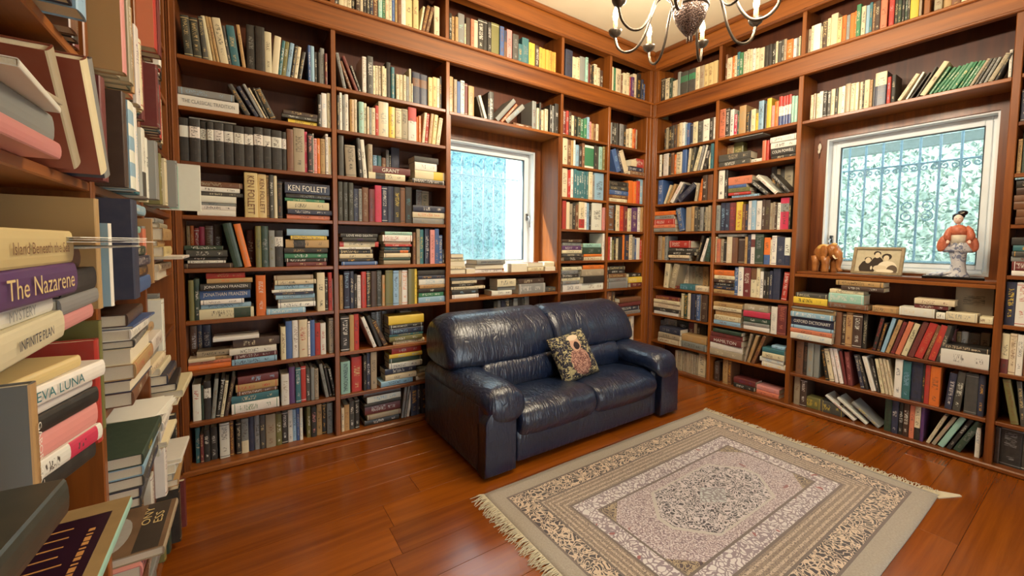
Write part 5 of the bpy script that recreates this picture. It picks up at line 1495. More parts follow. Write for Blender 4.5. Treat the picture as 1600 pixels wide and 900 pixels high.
A,2,-2938,383,432,236,135,16,43,nv,wh,0
A,2,-2908,426,397,252,135,-27,26,wh,nv,0
A,2,-2908,467,360,252,135,9,39,dn,wh,0
A,2,-2908,503,299,252,135,-16,29,ye,lb,0
A,2,-2889,533,422,227,135,5,36,rd,wh,0
A,0,-3240,34,184,169,118,0,45,cr,nv,0
A,0,-3221,34,338,185,129,0,48,tn,mr,0
A,0,-3186,34,354,206,144,0,51,dg,wh,0
A,0,-3150,34,303,212,148,0,43,bk,wh,0
A,1,-2818,34,200,233,158,124,40,gr,mr,0
A,1,-2795,34,176,235,160,135,40,gr,bk,0
A,1,-2775,34,203,235,160,149,40,wh,bk,0
A,0,-2745,34,523,232,162,0,34,nv,gd,0
A,0,-2692,34,321,232,162,0,42,nv,wh,0
A,0,-2659,34,419,231,161,0,36,nv,gd,0
A,0,-2617,34,235,239,167,0,35,wh,bk,0
A,0,-2592,34,264,241,168,0,50,gr,mr,0
A,0,-2565,34,295,241,168,0,44,gr,nv,0
A,2,-3084,34,391,250,170,-10,42,bk,wh,0
A,2,-3067,74,356,245,167,0,38,bg,mr,0
A,2,-3078,110,654,257,174,-30,50,mr,wh,0|maroon book, fourth from top of stack, bottom shelf, sofa wall\'s second bay||
A,2,-3089,176,222,268,182,22,33,bk,cr,0
A,2,-3068,199,450,247,168,17,41,wh,lb,0
A,2,-3088,244,293,267,182,-24,39,db,cr,0
A,0,-2430,2900,242,218,153,0,36,bk,wh,0
A,0,-2405,2900,244,204,143,0,42,tn,nv,0
A,0,-2380,2900,247,203,142,0,29,tn,mr,0
A,0,-2355,2900,547,240,168,0,32,gr,mt,0
A,0,-2299,2900,123,176,123,0,31,cr,bk,0
A,0,-2286,2900,387,228,160,0,32,db,gd,0
A,0,-2246,2900,299,226,158,0,25,sa,bk,0
A,0,-2216,2900,356,229,160,0,32,cr,dg,0
A,0,-2179,2900,540,254,178,0,33,bk,wh,0
A,0,-2124,2900,339,256,179,0,36,bk,wh,0
A,0,-2090,2900,344,251,176,0,29,bk,wh,0
A,0,-2054,2900,780,263,184,0,38,ol,cr,0|olive book, 12th upright from left, gallery shelf, sofa window bay||
A,0,-1975,2900,401,251,176,0,25,bl,br,0
A,0,-1934,2900,318,231,161,0,28,br,nv,3
A,0,-1901,2900,517,252,176,0,36,pk,mr,0
A,0,-1848,2900,603,227,159,0,25,dg,gr,0
A,0,-1786,2900,381,163,114,0,29,tl,gd,0
A,0,-1748,2900,703,227,159,0,29,tl,gr,0
A,0,-1677,2900,313,204,143,0,27,ye,nv,0
A,0,-1644,2900,365,208,146,0,36,ye,nv,0
A,0,-1607,2900,436,201,141,0,31,db,wh,0
A,0,-1562,2900,342,195,136,0,30,gd,br,0
A,0,-1527,2900,396,195,137,0,34,gd,nv,0
A,0,-1486,2900,367,195,137,0,32,gd,nv,0
A,0,-1449,2900,336,195,136,0,32,gd,mr,0
A,0,-1414,2900,166,193,135,0,31,gd,dg,0
A,0,-1397,2900,237,193,135,0,28,gd,nv,0
A,0,-2437,2371,395,271,189,0,29,tn,bk,0
A,0,-2396,2371,285,255,178,0,21,bg,br,0
A,0,-2367,2371,314,247,173,0,25,bl,cr,0
A,0,-2335,2371,357,262,184,0,27,wh,nv,0
A,0,-2298,2371,256,247,173,0,28,mr,cr,0
A,0,-2265,2371,515,237,166,0,29,tn,dg,0
A,1,-2148,2371,160,172,117,-298,20,dg,cr,0
A,1,-2121,2371,266,184,125,-336,20,wh,mr,0
A,0,-2091,2371,162,214,150,0,16,bk,iv,0
A,0,-2074,2371,463,232,162,0,30,dg,wh,0
A,1,-2018,2371,378,263,179,739,20,gr,dn,0
A,1,-1962,2371,187,227,155,734,20,sa,wh,0
A,1,-1922,2371,411,238,162,823,20,gr,lb,0
A,0,-1626,2371,664,251,98,0,170,db,gd,0
A,0,-1633,2371,452,244,171,0,29,gr,mr,0
A,0,-1586,2371,258,191,134,0,23,cr,dg,0
A,0,-1560,2371,193,241,168,0,17,bk,gd,0
A,0,-1539,2371,364,185,130,0,31,cr,br,0
A,0,-1502,2371,368,196,137,0,15,cr,dg,0
A,0,-1442,2371,287,246,172,0,19,bk,wh,0
A,0,-1413,2371,272,242,169,0,24,gr,nv,0
A,0,-1385,2371,416,266,186,0,15,bk,wh,0
A,2,-1839,2371,245,202,135,28,28,br,wh,0
A,0,-1261,2900,872,258,181,0,24,nv,bk,0
A,0,-1172,2900,592,218,153,0,36,cr,bk,0
A,0,-1112,2900,427,226,158,0,37,cr,br,0
A,0,-1068,2900,654,246,172,0,36,gr,wh,0
A,0,-1002,2900,328,251,176,0,28,mt,mr,0
A,0,-967,2900,286,203,142,0,33,mr,gd,0
A,0,-937,2900,265,202,141,0,38,db,iv,0
A,0,-910,2900,221,199,140,0,30,bk,gd,0
A,0,-887,2900,455,219,153,0,36,cr,br,0
A,0,-840,2900,367,195,137,0,33,cr,bk,0
A,0,-802,2900,443,182,127,0,37,db,wh,0
A,0,-644,2900,338,251,175,0,31,cr,nv,0
A,0,-609,2900,391,252,176,0,39,gn,gr,0
A,0,-569,2900,752,257,180,0,39,cr,bk,0
A,0,-491,2900,249,208,146,0,40,br,wh,0
A,0,-465,2900,589,234,164,0,33,cr,bk,0
A,0,-406,2900,439,250,175,0,38,cr,br,0
A,0,-360,2900,205,220,154,0,41,rd,cr,0
A,0,-338,2900,421,221,155,0,28,pu,cr,0
A,0,-297,2900,507,268,188,0,42,cr,br,0
A,0,-245,2900,596,282,198,0,36,bk,gd,0
A,0,-182,2900,354,229,160,0,28,nv,iv,0
A,0,-144,2900,273,190,133,0,34,bl,gd,0
A,0,-1274,2379,326,222,156,0,31,mr,wh,0
A,0,-1241,2379,287,222,155,0,22,rd,wh,0
A,0,-1211,2379,332,216,151,0,19,db,cr,0
A,0,-1177,2379,379,194,136,0,28,cr,mr,0
A,0,-1138,2379,339,197,138,0,30,bk,iv,0
A,0,-1103,2379,387,188,132,0,14,dn,iv,0
A,0,-1063,2379,436,183,128,0,30,gn,wh,0
A,0,-1018,2379,396,190,133,0,20,gn,cr,0
A,0,-978,2379,310,209,146,0,17,lb,mr,0
A,0,-946,2379,313,174,122,0,25,pk,db,0
A,0,-913,2379,316,163,114,0,25,tn,br,0
A,0,-880,2379,272,163,114,0,25,br,cr,0
A,0,-852,2379,345,166,116,0,22,cr,nv,0
A,0,-646,2379,190,215,150,0,21,gr,nv,0
A,0,-626,2379,342,221,154,0,25,bk,wh,0
A,0,-591,2379,396,224,157,0,31,dg,wh,0
A,0,-551,2379,400,226,158,0,24,bk,gd,0
A,0,-509,2379,508,226,158,0,23,gr,bk,0
A,0,-457,2379,410,224,157,0,21,bk,gd,0
A,0,-414,2379,575,190,133,0,26,cr,bk,0
A,0,-356,2379,421,206,144,0,23,cr,mr,0
A,0,-313,2379,317,202,142,0,21,or,cr,0
A,0,-281,2379,320,216,151,0,31,rd,iv,0
A,0,-247,2379,212,211,148,0,32,bg,dg,0
A,0,-1273,2103,580,246,172,0,28,cr,bk,0
A,0,-1214,2103,419,240,168,0,26,br,cr,0
A,0,-1171,2103,337,241,169,0,30,tn,br,0
A,0,-1137,2103,231,246,172,0,30,wh,br,0
A,0,-1112,2103,431,206,145,0,28,lb,br,0
A,0,-1067,2103,325,198,139,0,25,bk,wh,0
A,0,-1035,2103,328,229,160,0,17,br,cr,0
A,0,-1000,2103,1300,221,155,0,28,gn,wh,5|green book, eighth upright from left, second shelf, sofa wall\'s fourth bay||
A,0,-870,2103,297,230,161,0,17,bk,cr,0
A,0,-839,2103,347,227,159,0,25,dg,gd,0
A,0,-803,2103,471,230,161,0,23,mt,bk,0
A,0,-755,2103,282,238,166,0,17,ol,cr,0
A,1,-543,2103,673,236,161,-384,20,bl,lb,0
A,1,-468,2103,366,247,168,-386,20,nv,wh,0
A,1,-423,2103,660,240,163,-419,20,cr,br,0
A,2,-345,2103,441,235,160,29,15,br,cr,0
A,2,-347,2148,475,237,161,-29,30,nv,wh,0
A,2,-344,2196,652,103,90,15,16,cr,bk,0
A,2,-236,2196,931,126,90,14,31,rd,wh,0
A,0,-1277,1802,704,270,189,0,31,cr,dg,0
A,0,-1206,1802,340,258,180,0,24,rd,wh,0
A,0,-1171,1802,317,271,190,0,23,wh,rd,0
A,0,-1138,1802,320,271,190,0,14,tl,wh,0
A,0,-1105,1802,351,264,185,0,17,tl,wh,0
A,0,-1070,1802,326,264,185,0,17,tl,wh,0
A,0,-1036,1802,358,268,187,0,26,tl,wh,0
A,0,-999,1802,276,267,187,0,28,tl,wh,0
A,0,-971,1802,278,268,187,0,22,tl,wh,0
A,0,-942,1802,513,267,187,0,15,cr,br,0
A,0,-889,1802,344,246,172,0,23,gr,mr,0
A,0,-855,1802,1341,271,190,0,31,lb,bk,0|light blue book, 12th upright from left, third shelf, sofa wall\'s fourth bay||
A,0,-348,1802,740,241,169,0,31,or,ye,0
A,0,-273,1802,441,236,165,0,20,or,iv,0
A,0,-229,1802,516,245,172,0,15,rd,gd,0
A,0,-177,1802,665,271,190,0,32,lb,wh,0
A,2,-650,1802,362,275,187,-30,26,cr,bk,0
A,2,-651,1839,362,291,198,-28,26,br,iv,0
A,2,-644,1875,470,292,198,17,26,bl,wh,0
A,2,-655,1923,425,301,205,-34,26,dg,iv,0
A,2,-656,1966,489,301,204,-2,27,bk,bg,0
A,0,-1271,1502,442,265,185,0,19,rd,br,0
A,0,-1225,1502,394,255,179,0,16,cr,bk,0
A,0,-1185,1502,480,244,171,0,29,bg,bk,0
A,0,-1136,1502,377,257,180,0,29,bk,cr,0
A,0,-1097,1502,353,239,167,0,30,br,cr,0
A,0,-1062,1502,753,268,188,0,19,cr,rd,4
A,0,-986,1502,278,266,186,0,21,wh,dg,0
A,0,-957,1502,367,264,185,0,27,lb,nv,0
A,0,-919,1502,284,249,174,0,28,bk,wh,0
A,0,-890,1502,1394,270,189,0,19,wh,bk,0|white book, tenth upright from left, fourth shelf, sofa wall\'s fourth bay||
A,0,-739,1502,375,230,161,0,18,pk,gr,0
A,0,-657,1502,939,269,188,0,27,br,lb,0
A,0,-562,1502,184,266,186,0,20,bk,gd,0
A,0,-543,1502,640,270,189,0,24,cr,bk,0
A,0,-478,1502,651,267,187,0,27,rd,or,0
A,0,-412,1502,494,263,184,0,20,mr,iv,0
A,0,-361,1502,569,244,171,0,16,cr,mr,0
A,0,-303,1502,1101,257,180,0,25,pu,cr,0
A,0,-193,1502,452,266,187,0,26,wh,mr,0
A,0,-147,1502,359,269,188,0,17,tn,br,0
A,0,-734,1199,300,272,190,0,15,wh,br,0
A,2,-978,1199,374,244,166,-29,24,cr,mr,0
A,2,-1255,1199,399,248,169,34,11,bk,wh,0
A,2,-993,1237,247,258,175,19,20,or,gd,0
A,2,-1256,1239,298,248,168,-5,32,dg,cr,0
A,2,-1004,1262,664,266,181,19,26,dn,gr,0
A,2,-1262,1270,318,253,172,-8,30,cr,nv,0
A,2,-1263,1302,398,247,168,9,32,pu,wh,0
A,2,-996,1329,392,251,171,8,27,mt,nv,0
A,2,-1258,1342,337,241,164,20,34,gr,dg,0
A,2,-1264,1376,296,247,168,-17,23,db,cr,0
A,0,-646,1199,307,240,168,0,20,rd,or,0
A,0,-615,1199,310,237,166,0,26,wh,bk,0
A,0,-582,1199,248,208,146,0,24,ol,cr,0
A,0,-557,1199,315,242,169,0,23,bk,gd,0
A,0,-524,1199,383,225,157,0,29,cr,dg,0
A,0,-486,1199,653,244,171,0,27,bk,gd,0
A,0,-421,1199,326,267,187,0,28,or,gd,0
A,0,-387,1199,670,264,185,0,24,nv,gd,0
A,0,-320,1199,543,270,189,0,25,cr,dg,0
A,0,-264,1199,270,247,173,0,17,gr,mr,0
A,0,-235,1199,413,225,157,0,32,bl,cr,0
A,0,-193,1199,489,237,166,0,24,wh,bk,0
A,0,-142,1199,317,214,150,0,25,rd,cr,0
A,2,-1005,900,736,304,206,-25,29,wh,br,0
A,2,-1253,900,731,240,164,14,24,wh,nv,0
A,2,-1001,974,671,300,204,26,12,bk,wh,0
A,2,-1262,974,321,220,149,27,16,gr,br,0
A,2,-1255,1006,301,232,157,-26,33,cr,dg,0
A,2,-1264,1037,320,234,159,4,23,bk,wh,0
A,2,-1008,1042,690,307,209,-16,23,bg,cr,0
A,2,-1265,1069,381,219,149,34,32,gr,nv,0
A,2,-990,1111,417,289,196,-26,24,or,br,0
A,2,-1252,1108,320,248,169,-15,30,cr,nv,0
A,2,-289,900,460,179,122,5,16,mr,cr,0
A,2,-638,900,707,296,201,3,14,gr,lb,0
A,2,-327,947,619,217,148,-33,12,ye,cr,0
A,2,-639,971,372,279,190,34,14,gr,mr,0
A,2,-641,1009,438,278,189,12,17,br,iv,0
A,2,-311,1009,388,201,137,10,25,bk,wh,0
A,2,-626,1053,394,245,167,-24,28,bk,wh,0
A,2,-612,1093,372,229,156,-33,20,dg,iv,0
A,2,-1163,606,369,407,255,-7,13,bk,gd,0
A,2,-1232,606,612,62,90,0,22,rd,gd,0
A,2,-923,643,382,165,112,30,16,br,wh,0
A,2,-1164,643,452,227,154,-32,25,cr,mr,0
A,0,-634,606,632,264,185,0,26,br,cr,0
A,0,-570,606,479,264,185,0,21,db,iv,0
A,2,-464,606,363,354,241,-2,24,gr,br,0
A,2,-460,643,500,350,236,29,32,nv,wh,0
A,2,-461,693,453,351,239,-7,24,mr,gr,0
A,2,-463,739,498,353,240,27,17,br,mr,0
A,0,-550,305,815,271,190,0,32,dg,iv,0
A,0,-467,305,427,270,189,0,39,wh,bk,0
A,0,-424,305,466,271,190,0,34,bk,gd,0
A,0,-376,305,438,257,180,0,33,wh,br,0
A,0,-332,305,512,268,188,0,32,gr,bk,0
A,0,-281,305,343,271,190,0,30,cr,bk,0
A,0,-245,305,417,271,190,0,29,wh,dg,0
A,2,-2194,1111,318,269,183,16,42,wh,dg,0
A,2,-1463,1111,357,120,90,20,28,pg,wh,0
A,2,-1650,1111,379,174,119,-18,41,cr,br,0
A,2,-1842,1111,724,172,117,26,26,pg,wh,0
A,2,-2276,1111,400,79,90,0,31,pg,wh,0
A,2,-2191,1143,391,275,187,-18,33,pg,wh,0
A,2,-2421,1111,362,137,93,31,36,pg,wh,0
A,2,-1464,1147,455,121,90,16,44,cr,nv,0
A,2,-1655,1149,394,176,120,-6,41,pg,wh,0
A,2,-2186,1183,376,279,190,17,25,gr,nv,0|grey book, first from top of third stack, window sill, sofa window bay|JOHN GALSWORTHY|
A,2,-2421,1148,249,137,93,28,34,cr,bk,0
A,2,-2421,1173,389,129,90,-26,32,pg,wh,0
A,2,-2418,1212,276,118,90,-3,34,cr,nv,0
A,2,-2415,1241,318,106,90,-14,26,pg,wh,0
A,2,-2406,913,313,239,162,-4,24,wh,br,0
A,2,-1445,913,407,118,90,-7,40,dg,gd,0
A,2,-2030,913,409,203,138,-19,37,wh,nv,0
A,2,-1769,913,877,305,208,28,21,gr,wh,0|grey book, second from top of third stack, first shelf below sill, sofa window bay||
A,2,-2407,945,366,238,162,0,27,bk,lb,0
A,2,-1975,954,317,190,129,33,42,gr,br,0
A,2,-2403,982,242,308,210,-21,41,cr,bk,0
A,2,-1987,987,656,194,132,24,25,cr,nv,0
A,2,-2399,1007,242,199,136,-34,42,bk,wh,0
A,2,-1762,1001,445,290,197,14,35,db,cr,0
A,2,-2403,1031,242,224,152,-18,33,cr,bk,0
A,2,-2409,1056,241,314,213,-14,36,gr,nv,0
A,0,-1995,606,394,255,178,0,61,dg,gd,0
A,0,-1955,606,308,258,181,0,60,gr,mr,0
A,0,-1923,606,403,259,181,0,50,nv,iv,0
A,0,-1882,606,455,266,186,0,51,dg,cr,0
A,0,-1836,606,343,258,180,0,48,bk,gd,0
A,0,-1801,606,467,270,189,0,46,gr,mr,0
A,0,-1753,606,474,277,194,0,49,bk,cr,0
A,0,-1705,606,358,264,185,0,53,dg,gd,0
A,0,-1669,606,486,277,194,0,58,gr,nv,0
A,2,-2310,606,339,218,148,2,59,bk,wh,0
A,2,-2370,640,264,277,188,-19,54,gr,nv,0
B,0,51,2900,558,253,177,0,40,bk,cr,0
B,0,108,2900,571,234,164,0,36,cr,nv,0
B,0,166,2900,334,220,154,0,26,dn,wh,0
B,0,201,2900,366,182,127,0,32,cr,bk,0
B,0,238,2900,269,183,128,0,32,cr,dg,0
B,0,263,2900,339,251,176,0,25,gr,bk,0
B,0,297,2900,849,233,163,0,24,dg,gn,1
B,0,381,2900,770,238,167,0,35,dg,gn,1
B,0,459,2900,448,233,163,0,34,cr,bk,0
B,0,504,2900,489,231,162,0,32,bg,mr,0
B,0,553,2900,415,228,160,0,34,iv,mr,0
B,0,595,2900,502,225,158,0,29,iv,mr,0
B,0,645,2900,461,226,158,0,28,iv,nv,0
B,0,761,2900,186,248,174,0,37,br,wh,0
B,0,782,2900,435,203,142,0,27,cr,mr,0
B,0,826,2900,210,213,149,0,42,or,wh,0
B,0,847,2900,237,208,146,0,35,cr,dg,0
B,0,871,2900,248,227,159,0,31,tl,iv,0
B,0,896,2900,302,211,148,0,25,gn,wh,0
B,0,927,2900,311,210,147,0,34,cr,nv,0
B,0,958,2900,225,218,152,0,30,cr,br,0
B,0,981,2900,236,213,149,0,33,cr,bk,0
B,0,1006,2900,260,207,145,0,33,wh,dg,0
B,0,1032,2900,283,201,141,0,39,cr,br,0
B,0,1061,2900,422,192,135,0,35,cr,br,0
B,0,1103,2900,312,196,137,0,42,bk,cr,0
B,0,1135,2900,308,194,136,0,35,bk,nv,0
B,0,1166,2900,278,189,132,0,38,bk,wh,0
B,0,1194,2900,165,199,139,0,35,cr,mr,0
B,0,1211,2900,272,194,136,0,36,dg,wh,0
B,0,1239,2900,197,193,135,0,34,dg,wh,0
B,0,1259,2900,207,190,133,0,29,bg,mr,0
B,0,1281,2900,462,172,120,0,29,or,cr,0
B,0,1327,2900,246,168,117,0,39,wh,bk,0
B,0,1352,2900,197,166,116,0,35,gr,nv,0
B,0,1373,2900,105,168,117,0,25,cr,dg,0
B,0,1431,2900,231,200,140,0,41,bg,bk,0
B,0,1454,2900,167,216,151,0,34,cr,mr,0
B,0,1471,2900,477,213,149,0,30,wh,dg,0
B,0,1520,2900,111,185,129,0,35,cr,dg,0
B,0,1530,2900,317,222,155,0,33,db,iv,0
B,0,1562,2900,215,226,158,0,33,cr,nv,0
B,0,1582,2900,440,248,174,0,39,cr,bk,0|cream book, seventh upright from left, gallery shelf, doll window bay||
B,0,1629,2900,273,197,138,0,25,iv,mr,0
B,0,1656,2900,250,204,143,0,34,or,bk,0
B,0,1682,2900,220,197,138,0,34,gr,lb,0
B,0,1703,2900,298,202,142,0,38,or,rd,0
B,0,1734,2900,108,204,142,0,28,or,cr,0
B,0,1743,2900,256,242,169,0,25,gn,cr,0
B,0,1770,2900,252,219,153,0,32,cr,nv,0
B,0,1796,2900,206,217,152,0,39,lb,gr,0
B,0,1816,2900,162,228,159,0,37,tl,gd,0
B,0,1833,2900,177,217,152,0,38,br,iv,0
B,0,1851,2900,274,216,151,0,26,db,cr,0
B,0,1879,2900,366,214,150,0,31,sa,br,0
B,0,1926,2900,286,200,140,0,28,rd,pk,0
B,0,1956,2900,172,181,127,0,33,bk,iv,0
B,0,1974,2900,186,177,124,0,25,dn,iv,0
B,0,1993,2900,146,175,122,0,32,bk,cr,0
B,0,2008,2900,144,172,121,0,37,dn,wh,0
B,0,2023,2900,128,171,120,0,26,bk,cr,0
B,0,2037,2900,415,150,105,0,27,ye,br,0
B,0,2079,2900,138,133,93,0,33,bg,bk,0
B,0,2154,2900,373,96,90,0,24,bg,br,0
B,0,2192,2900,398,90,90,0,40,tn,mr,0
B,0,2232,2900,421,83,90,0,26,br,gd,0
B,0,2274,2900,314,120,90,0,32,cr,bk,0
B,0,2306,2900,308,120,90,0,41,gr,dg,0
B,0,130,2379,186,219,153,0,18,bk,gd,0
B,0,149,2379,262,229,161,0,16,bg,bk,0
B,0,176,2379,335,238,167,0,29,bk,iv,0
B,0,210,2379,330,238,167,0,22,dg,cr,0
B,0,243,2379,307,239,167,0,21,db,gd,0
B,0,274,2379,304,240,168,0,31,tn,dg,0
B,0,305,2379,318,244,171,0,18,cr,mr,0
B,0,338,2379,314,241,169,0,21,wh,br,0
B,0,370,2379,240,219,153,0,26,lb,gr,0
B,0,395,2379,307,220,154,0,15,bl,gd,0
B,0,427,2379,337,204,143,0,24,nv,cr,0
B,0,460,2379,501,215,150,0,22,cr,gr,0
B,0,511,2379,524,210,147,0,21,dg,gr,0
B,0,563,2379,689,216,151,0,29,wh,bk,0
B,0,633,2379,357,214,150,0,21,bk,wh,0
B,0,669,2379,180,214,150,0,28,wh,mr,0
B,0,734,2379,566,266,186,0,22,sa,bk,0
B,0,791,2379,362,261,182,0,18,bk,wh,0
B,0,829,2379,357,244,171,0,28,wh,bk,0
B,0,867,2379,308,190,133,0,28,cs,wh,0
B,0,897,2379,205,213,149,0,23,dn,iv,0
B,0,917,2379,592,249,174,0,18,tn,bg,0
B,0,979,2379,266,179,125,0,22,bk,gd,0
B,0,1006,2379,155,189,132,0,23,bk,wh,0
B,0,1021,2379,367,195,137,0,23,cr,bk,0
B,0,1060,2379,282,151,106,0,25,ye,bk,0
B,0,1085,2379,420,248,173,0,17,lb,bk,0
B,0,1129,2379,209,215,150,0,23,bk,wh,0
B,0,1149,2379,370,254,178,0,24,ye,gd,0
B,0,1189,2379,278,183,128,0,22,pk,cr,0
B,0,1216,2379,298,208,146,0,15,or,gd,0
B,0,1245,2379,258,242,170,0,21,rd,wh,6
B,0,1272,2379,243,235,164,0,19,rd,wh,6
B,0,1296,2379,216,236,165,0,14,rd,wh,6
B,0,1318,2379,226,238,167,0,17,rd,wh,6
B,0,1342,2379,200,220,154,0,19,mt,wh,0
B,0,1363,2379,221,213,149,0,21,mt,wh,0
B,0,65,2103,350,236,165,0,31,wh,dg,0
B,0,101,2103,267,235,164,0,27,bk,gd,0
B,0,128,2103,630,232,162,0,16,wh,gr,0
B,0,192,2103,277,222,155,0,15,bk,gd,0
B,0,220,2103,330,229,160,0,16,br,cr,0
B,0,254,2103,307,207,145,0,27,or,wh,0
B,0,285,2103,593,221,155,0,14,cr,nv,0
B,0,344,2103,474,239,168,0,29,bl,iv,0
B,1,410,2103,209,239,162,66,20,cr,bk,0
B,1,438,2103,307,240,163,138,20,dg,iv,0
B,1,474,2103,343,241,164,267,20,cr,nv,0
B,1,516,2103,260,243,165,224,20,gr,nv,0
B,1,550,2103,192,241,164,239,20,wh,dg,0
B,1,576,2103,380,229,156,226,20,bk,wh,0
B,0,635,2103,184,218,153,0,26,cr,nv,0
B,0,653,2103,308,242,169,0,21,tl,nv,0
B,0,734,2103,636,226,78,0,170,tn,mr,0
B,0,797,2103,877,239,78,0,170,ol,iv,0
B,0,1129,2103,312,175,123,0,15,sa,rd,0
B,0,1161,2103,220,171,120,0,17,rd,sa,0
B,2,1039,2103,301,95,90,-33,24,wh,nv,0
B,2,1204,2103,263,185,126,-1,20,bk,cr,0
B,2,742,2103,470,282,135,3,22,dg,wh,0
B,2,1199,2130,637,188,128,-3,18,bk,wh,0|black book, third from top of right stack, second shelf, right wall\'s second bay|COLIN POWELL|
B,2,740,2150,662,288,135,27,19,dg,bg,0|dark grey book, second from top of left stack, second shelf, right wall\'s second bay||
B,2,1192,2194,504,199,135,2,30,wh,bk,0
B,2,1190,2245,463,199,135,-25,21,wh,gr,0
B,2,832,2342,88,297,135,-10,22,gr,bk,0
B,0,69,1802,588,261,183,0,19,bl,wh,0
B,1,142,1802,248,204,138,361,20,cr,nv,0
B,1,180,1802,287,210,143,413,20,tn,dg,0
B,1,220,1802,396,231,157,540,20,wh,rd,0
B,1,277,1802,199,211,143,562,20,nv,cr,0
B,1,305,1802,565,236,160,864,20,nv,gr,0
B,1,498,1802,305,179,122,135,20,bg,wh,0
B,1,540,1802,344,216,147,145,20,or,br,0
B,0,584,1802,465,247,173,0,17,db,wh,0
B,0,631,1802,499,247,173,0,29,br,rd,0
B,0,734,1802,98,266,186,0,27,bk,iv,0
B,0,744,1802,544,271,190,0,24,wh,bk,0
B,0,799,1802,290,267,187,0,29,bk,wh,0
B,1,1173,1802,307,218,148,-836,20,dg,wh,0
B,1,1247,1802,278,235,159,-769,20,wh,rd,0
B,1,1340,1802,283,216,147,-698,20,bk,wh,0
B,0,1142,1802,459,263,78,0,170,bk,gd,0
B,0,1189,1802,279,240,78,0,170,bg,bk,0
B,0,1218,1802,331,235,78,0,170,dg,cr,0
B,0,1251,1802,655,250,78,0,170,bg,dg,0
B,2,875,1802,233,239,135,12,27,lb,nv,0
B,2,846,1826,261,202,135,9,16,rd,lb,0
B,2,847,1852,393,193,131,-5,12,ol,bk,0
B,2,843,1892,300,164,112,-31,19,bl,bk,0
B,2,840,1923,724,214,135,-12,19,sa,br,0
B,1,358,1502,573,240,163,-210,0,bl,iv,0
B,0,423,1502,624,245,171,0,7,bg,tn,0
B,0,486,1502,333,250,175,0,-2,tn,br,0
B,0,521,1502,374,240,168,0,-2,dg,cr,0
B,0,560,1502,188,218,152,0,0,bk,cr,0
B,0,578,1502,350,236,165,0,3,gr,nv,0
B,0,615,1502,184,221,155,0,10,bk,cr,0
B,0,633,1502,241,233,163,0,3,bg,nv,0
B,0,658,1502,252,245,172,0,7,bg,dg,0
B,2,46,1502,402,262,178,29,-3,gr,br,0
B,2,46,1543,355,261,177,29,-7,sa,br,0
B,2,46,1579,574,258,176,-9,-3,rd,wh,0
B,2,46,1637,433,235,160,-14,10,gr,bk,0
B,2,46,1680,432,250,170,27,7,or,rd,0
B,0,736,1502,369,243,170,0,15,gr,nv,0
B,0,773,1502,445,263,184,0,30,nv,lb,0
B,0,818,1502,436,260,182,0,24,nv,lb,0
B,0,863,1502,571,258,181,0,19,mr,rd,0
B,0,920,1502,582,261,183,0,26,ye,rd,0
B,0,980,1502,269,236,165,0,17,br,iv,0
B,0,1008,1502,179,235,164,0,21,nv,gd,0
B,0,1025,1502,325,264,185,0,31,wh,lb,0
B,0,1058,1502,392,264,185,0,21,lb,wh,0
B,0,1099,1502,432,257,180,0,24,wh,bk,0
B,0,1142,1502,261,267,187,0,31,db,wh,0
B,0,1169,1502,395,258,180,0,25,db,ol,0
B,0,1210,1502,219,231,162,0,25,bg,br,0
B,0,1233,1502,194,236,165,0,25,bg,br,0
B,0,1254,1502,126,217,152,0,15,db,wh,0
B,0,1267,1502,246,227,159,0,29,wh,gr,0
B,0,1290,1502,672,267,187,0,30,cs,gr,1|crimson book, 17th upright from left, fourth shelf, right wall\'s second bay||
B,0,1358,1502,140,262,183,0,21,bk,iv,0
B,0,91,1199,444,258,181,0,15,bg,mr,0
B,0,136,1199,349,250,175,0,26,tn,nv,0
B,0,172,1199,344,257,180,0,20,gr,nv,0
B,1,536,1199,254,260,177,228,20,bk,iv,0
B,1,582,1199,303,235,160,285,20,wh,gr,0
B,1,627,1199,507,243,165,175,20,dn,tl,0
B,2,235,1199,269,229,156,-25,33,gr,mr,0
B,2,227,1226,300,244,166,-17,16,cr,br,0
B,2,221,1257,361,304,206,1,15,bk,wh,0
B,2,219,1293,391,304,206,34,32,dg,wh,0
B,2,233,1333,738,247,168,0,16,rd,wh,0
B,0,734,1199,174,245,172,0,26,cr,dg,0
B,0,753,1199,327,225,157,0,15,sa,pu,0
B,0,786,1199,308,224,157,0,29,bg,nv,0
B,0,819,1199,304,204,143,0,19,bk,wh,0
B,0,849,1199,512,244,171,0,16,cr,wh,0
B,0,901,1199,487,237,166,0,14,br,sa,0
B,0,951,1199,590,230,161,0,29,db,cr,0
B,0,1010,1199,217,243,170,0,27,tn,mr,0
B,0,1032,1199,301,262,183,0,31,nv,gr,0
B,0,1062,1199,393,268,187,0,29,wh,mr,1
B,0,1102,1199,703,264,185,0,17,dn,gr,0|dark green book, 11th upright from left, fifth shelf, right wall\'s second bay||
B,0,1175,1199,499,235,165,0,25,or,bl,2
B,0,1226,1199,139,217,152,0,23,cr,dg,0
B,0,1239,1199,384,251,175,0,19,wh,pu,0
B,0,1279,1199,593,240,168,0,21,nv,gr,0|navy book, 15th upright from left, fifth shelf, right wall\'s second bay||
B,0,1339,1199,419,234,164,0,21,wh,nv,2
B,2,761,1443,268,245,167,0,26,gr,mr,0
B,1,170,900,565,261,178,80,20,cr,nv,0
B,1,241,900,673,261,177,211,20,bg,cr,0
B,0,279,900,499,253,78,0,170,cr,nv,0
B,0,330,900,407,240,78,0,170,cr,mr,0
B,0,372,900,401,235,78,0,170,bg,dg,0
B,0,413,900,314,244,78,0,170,bg,mr,0
B,0,445,900,389,239,78,0,170,bg,bk,0
B,0,485,900,461,241,78,0,170,bg,bk,0
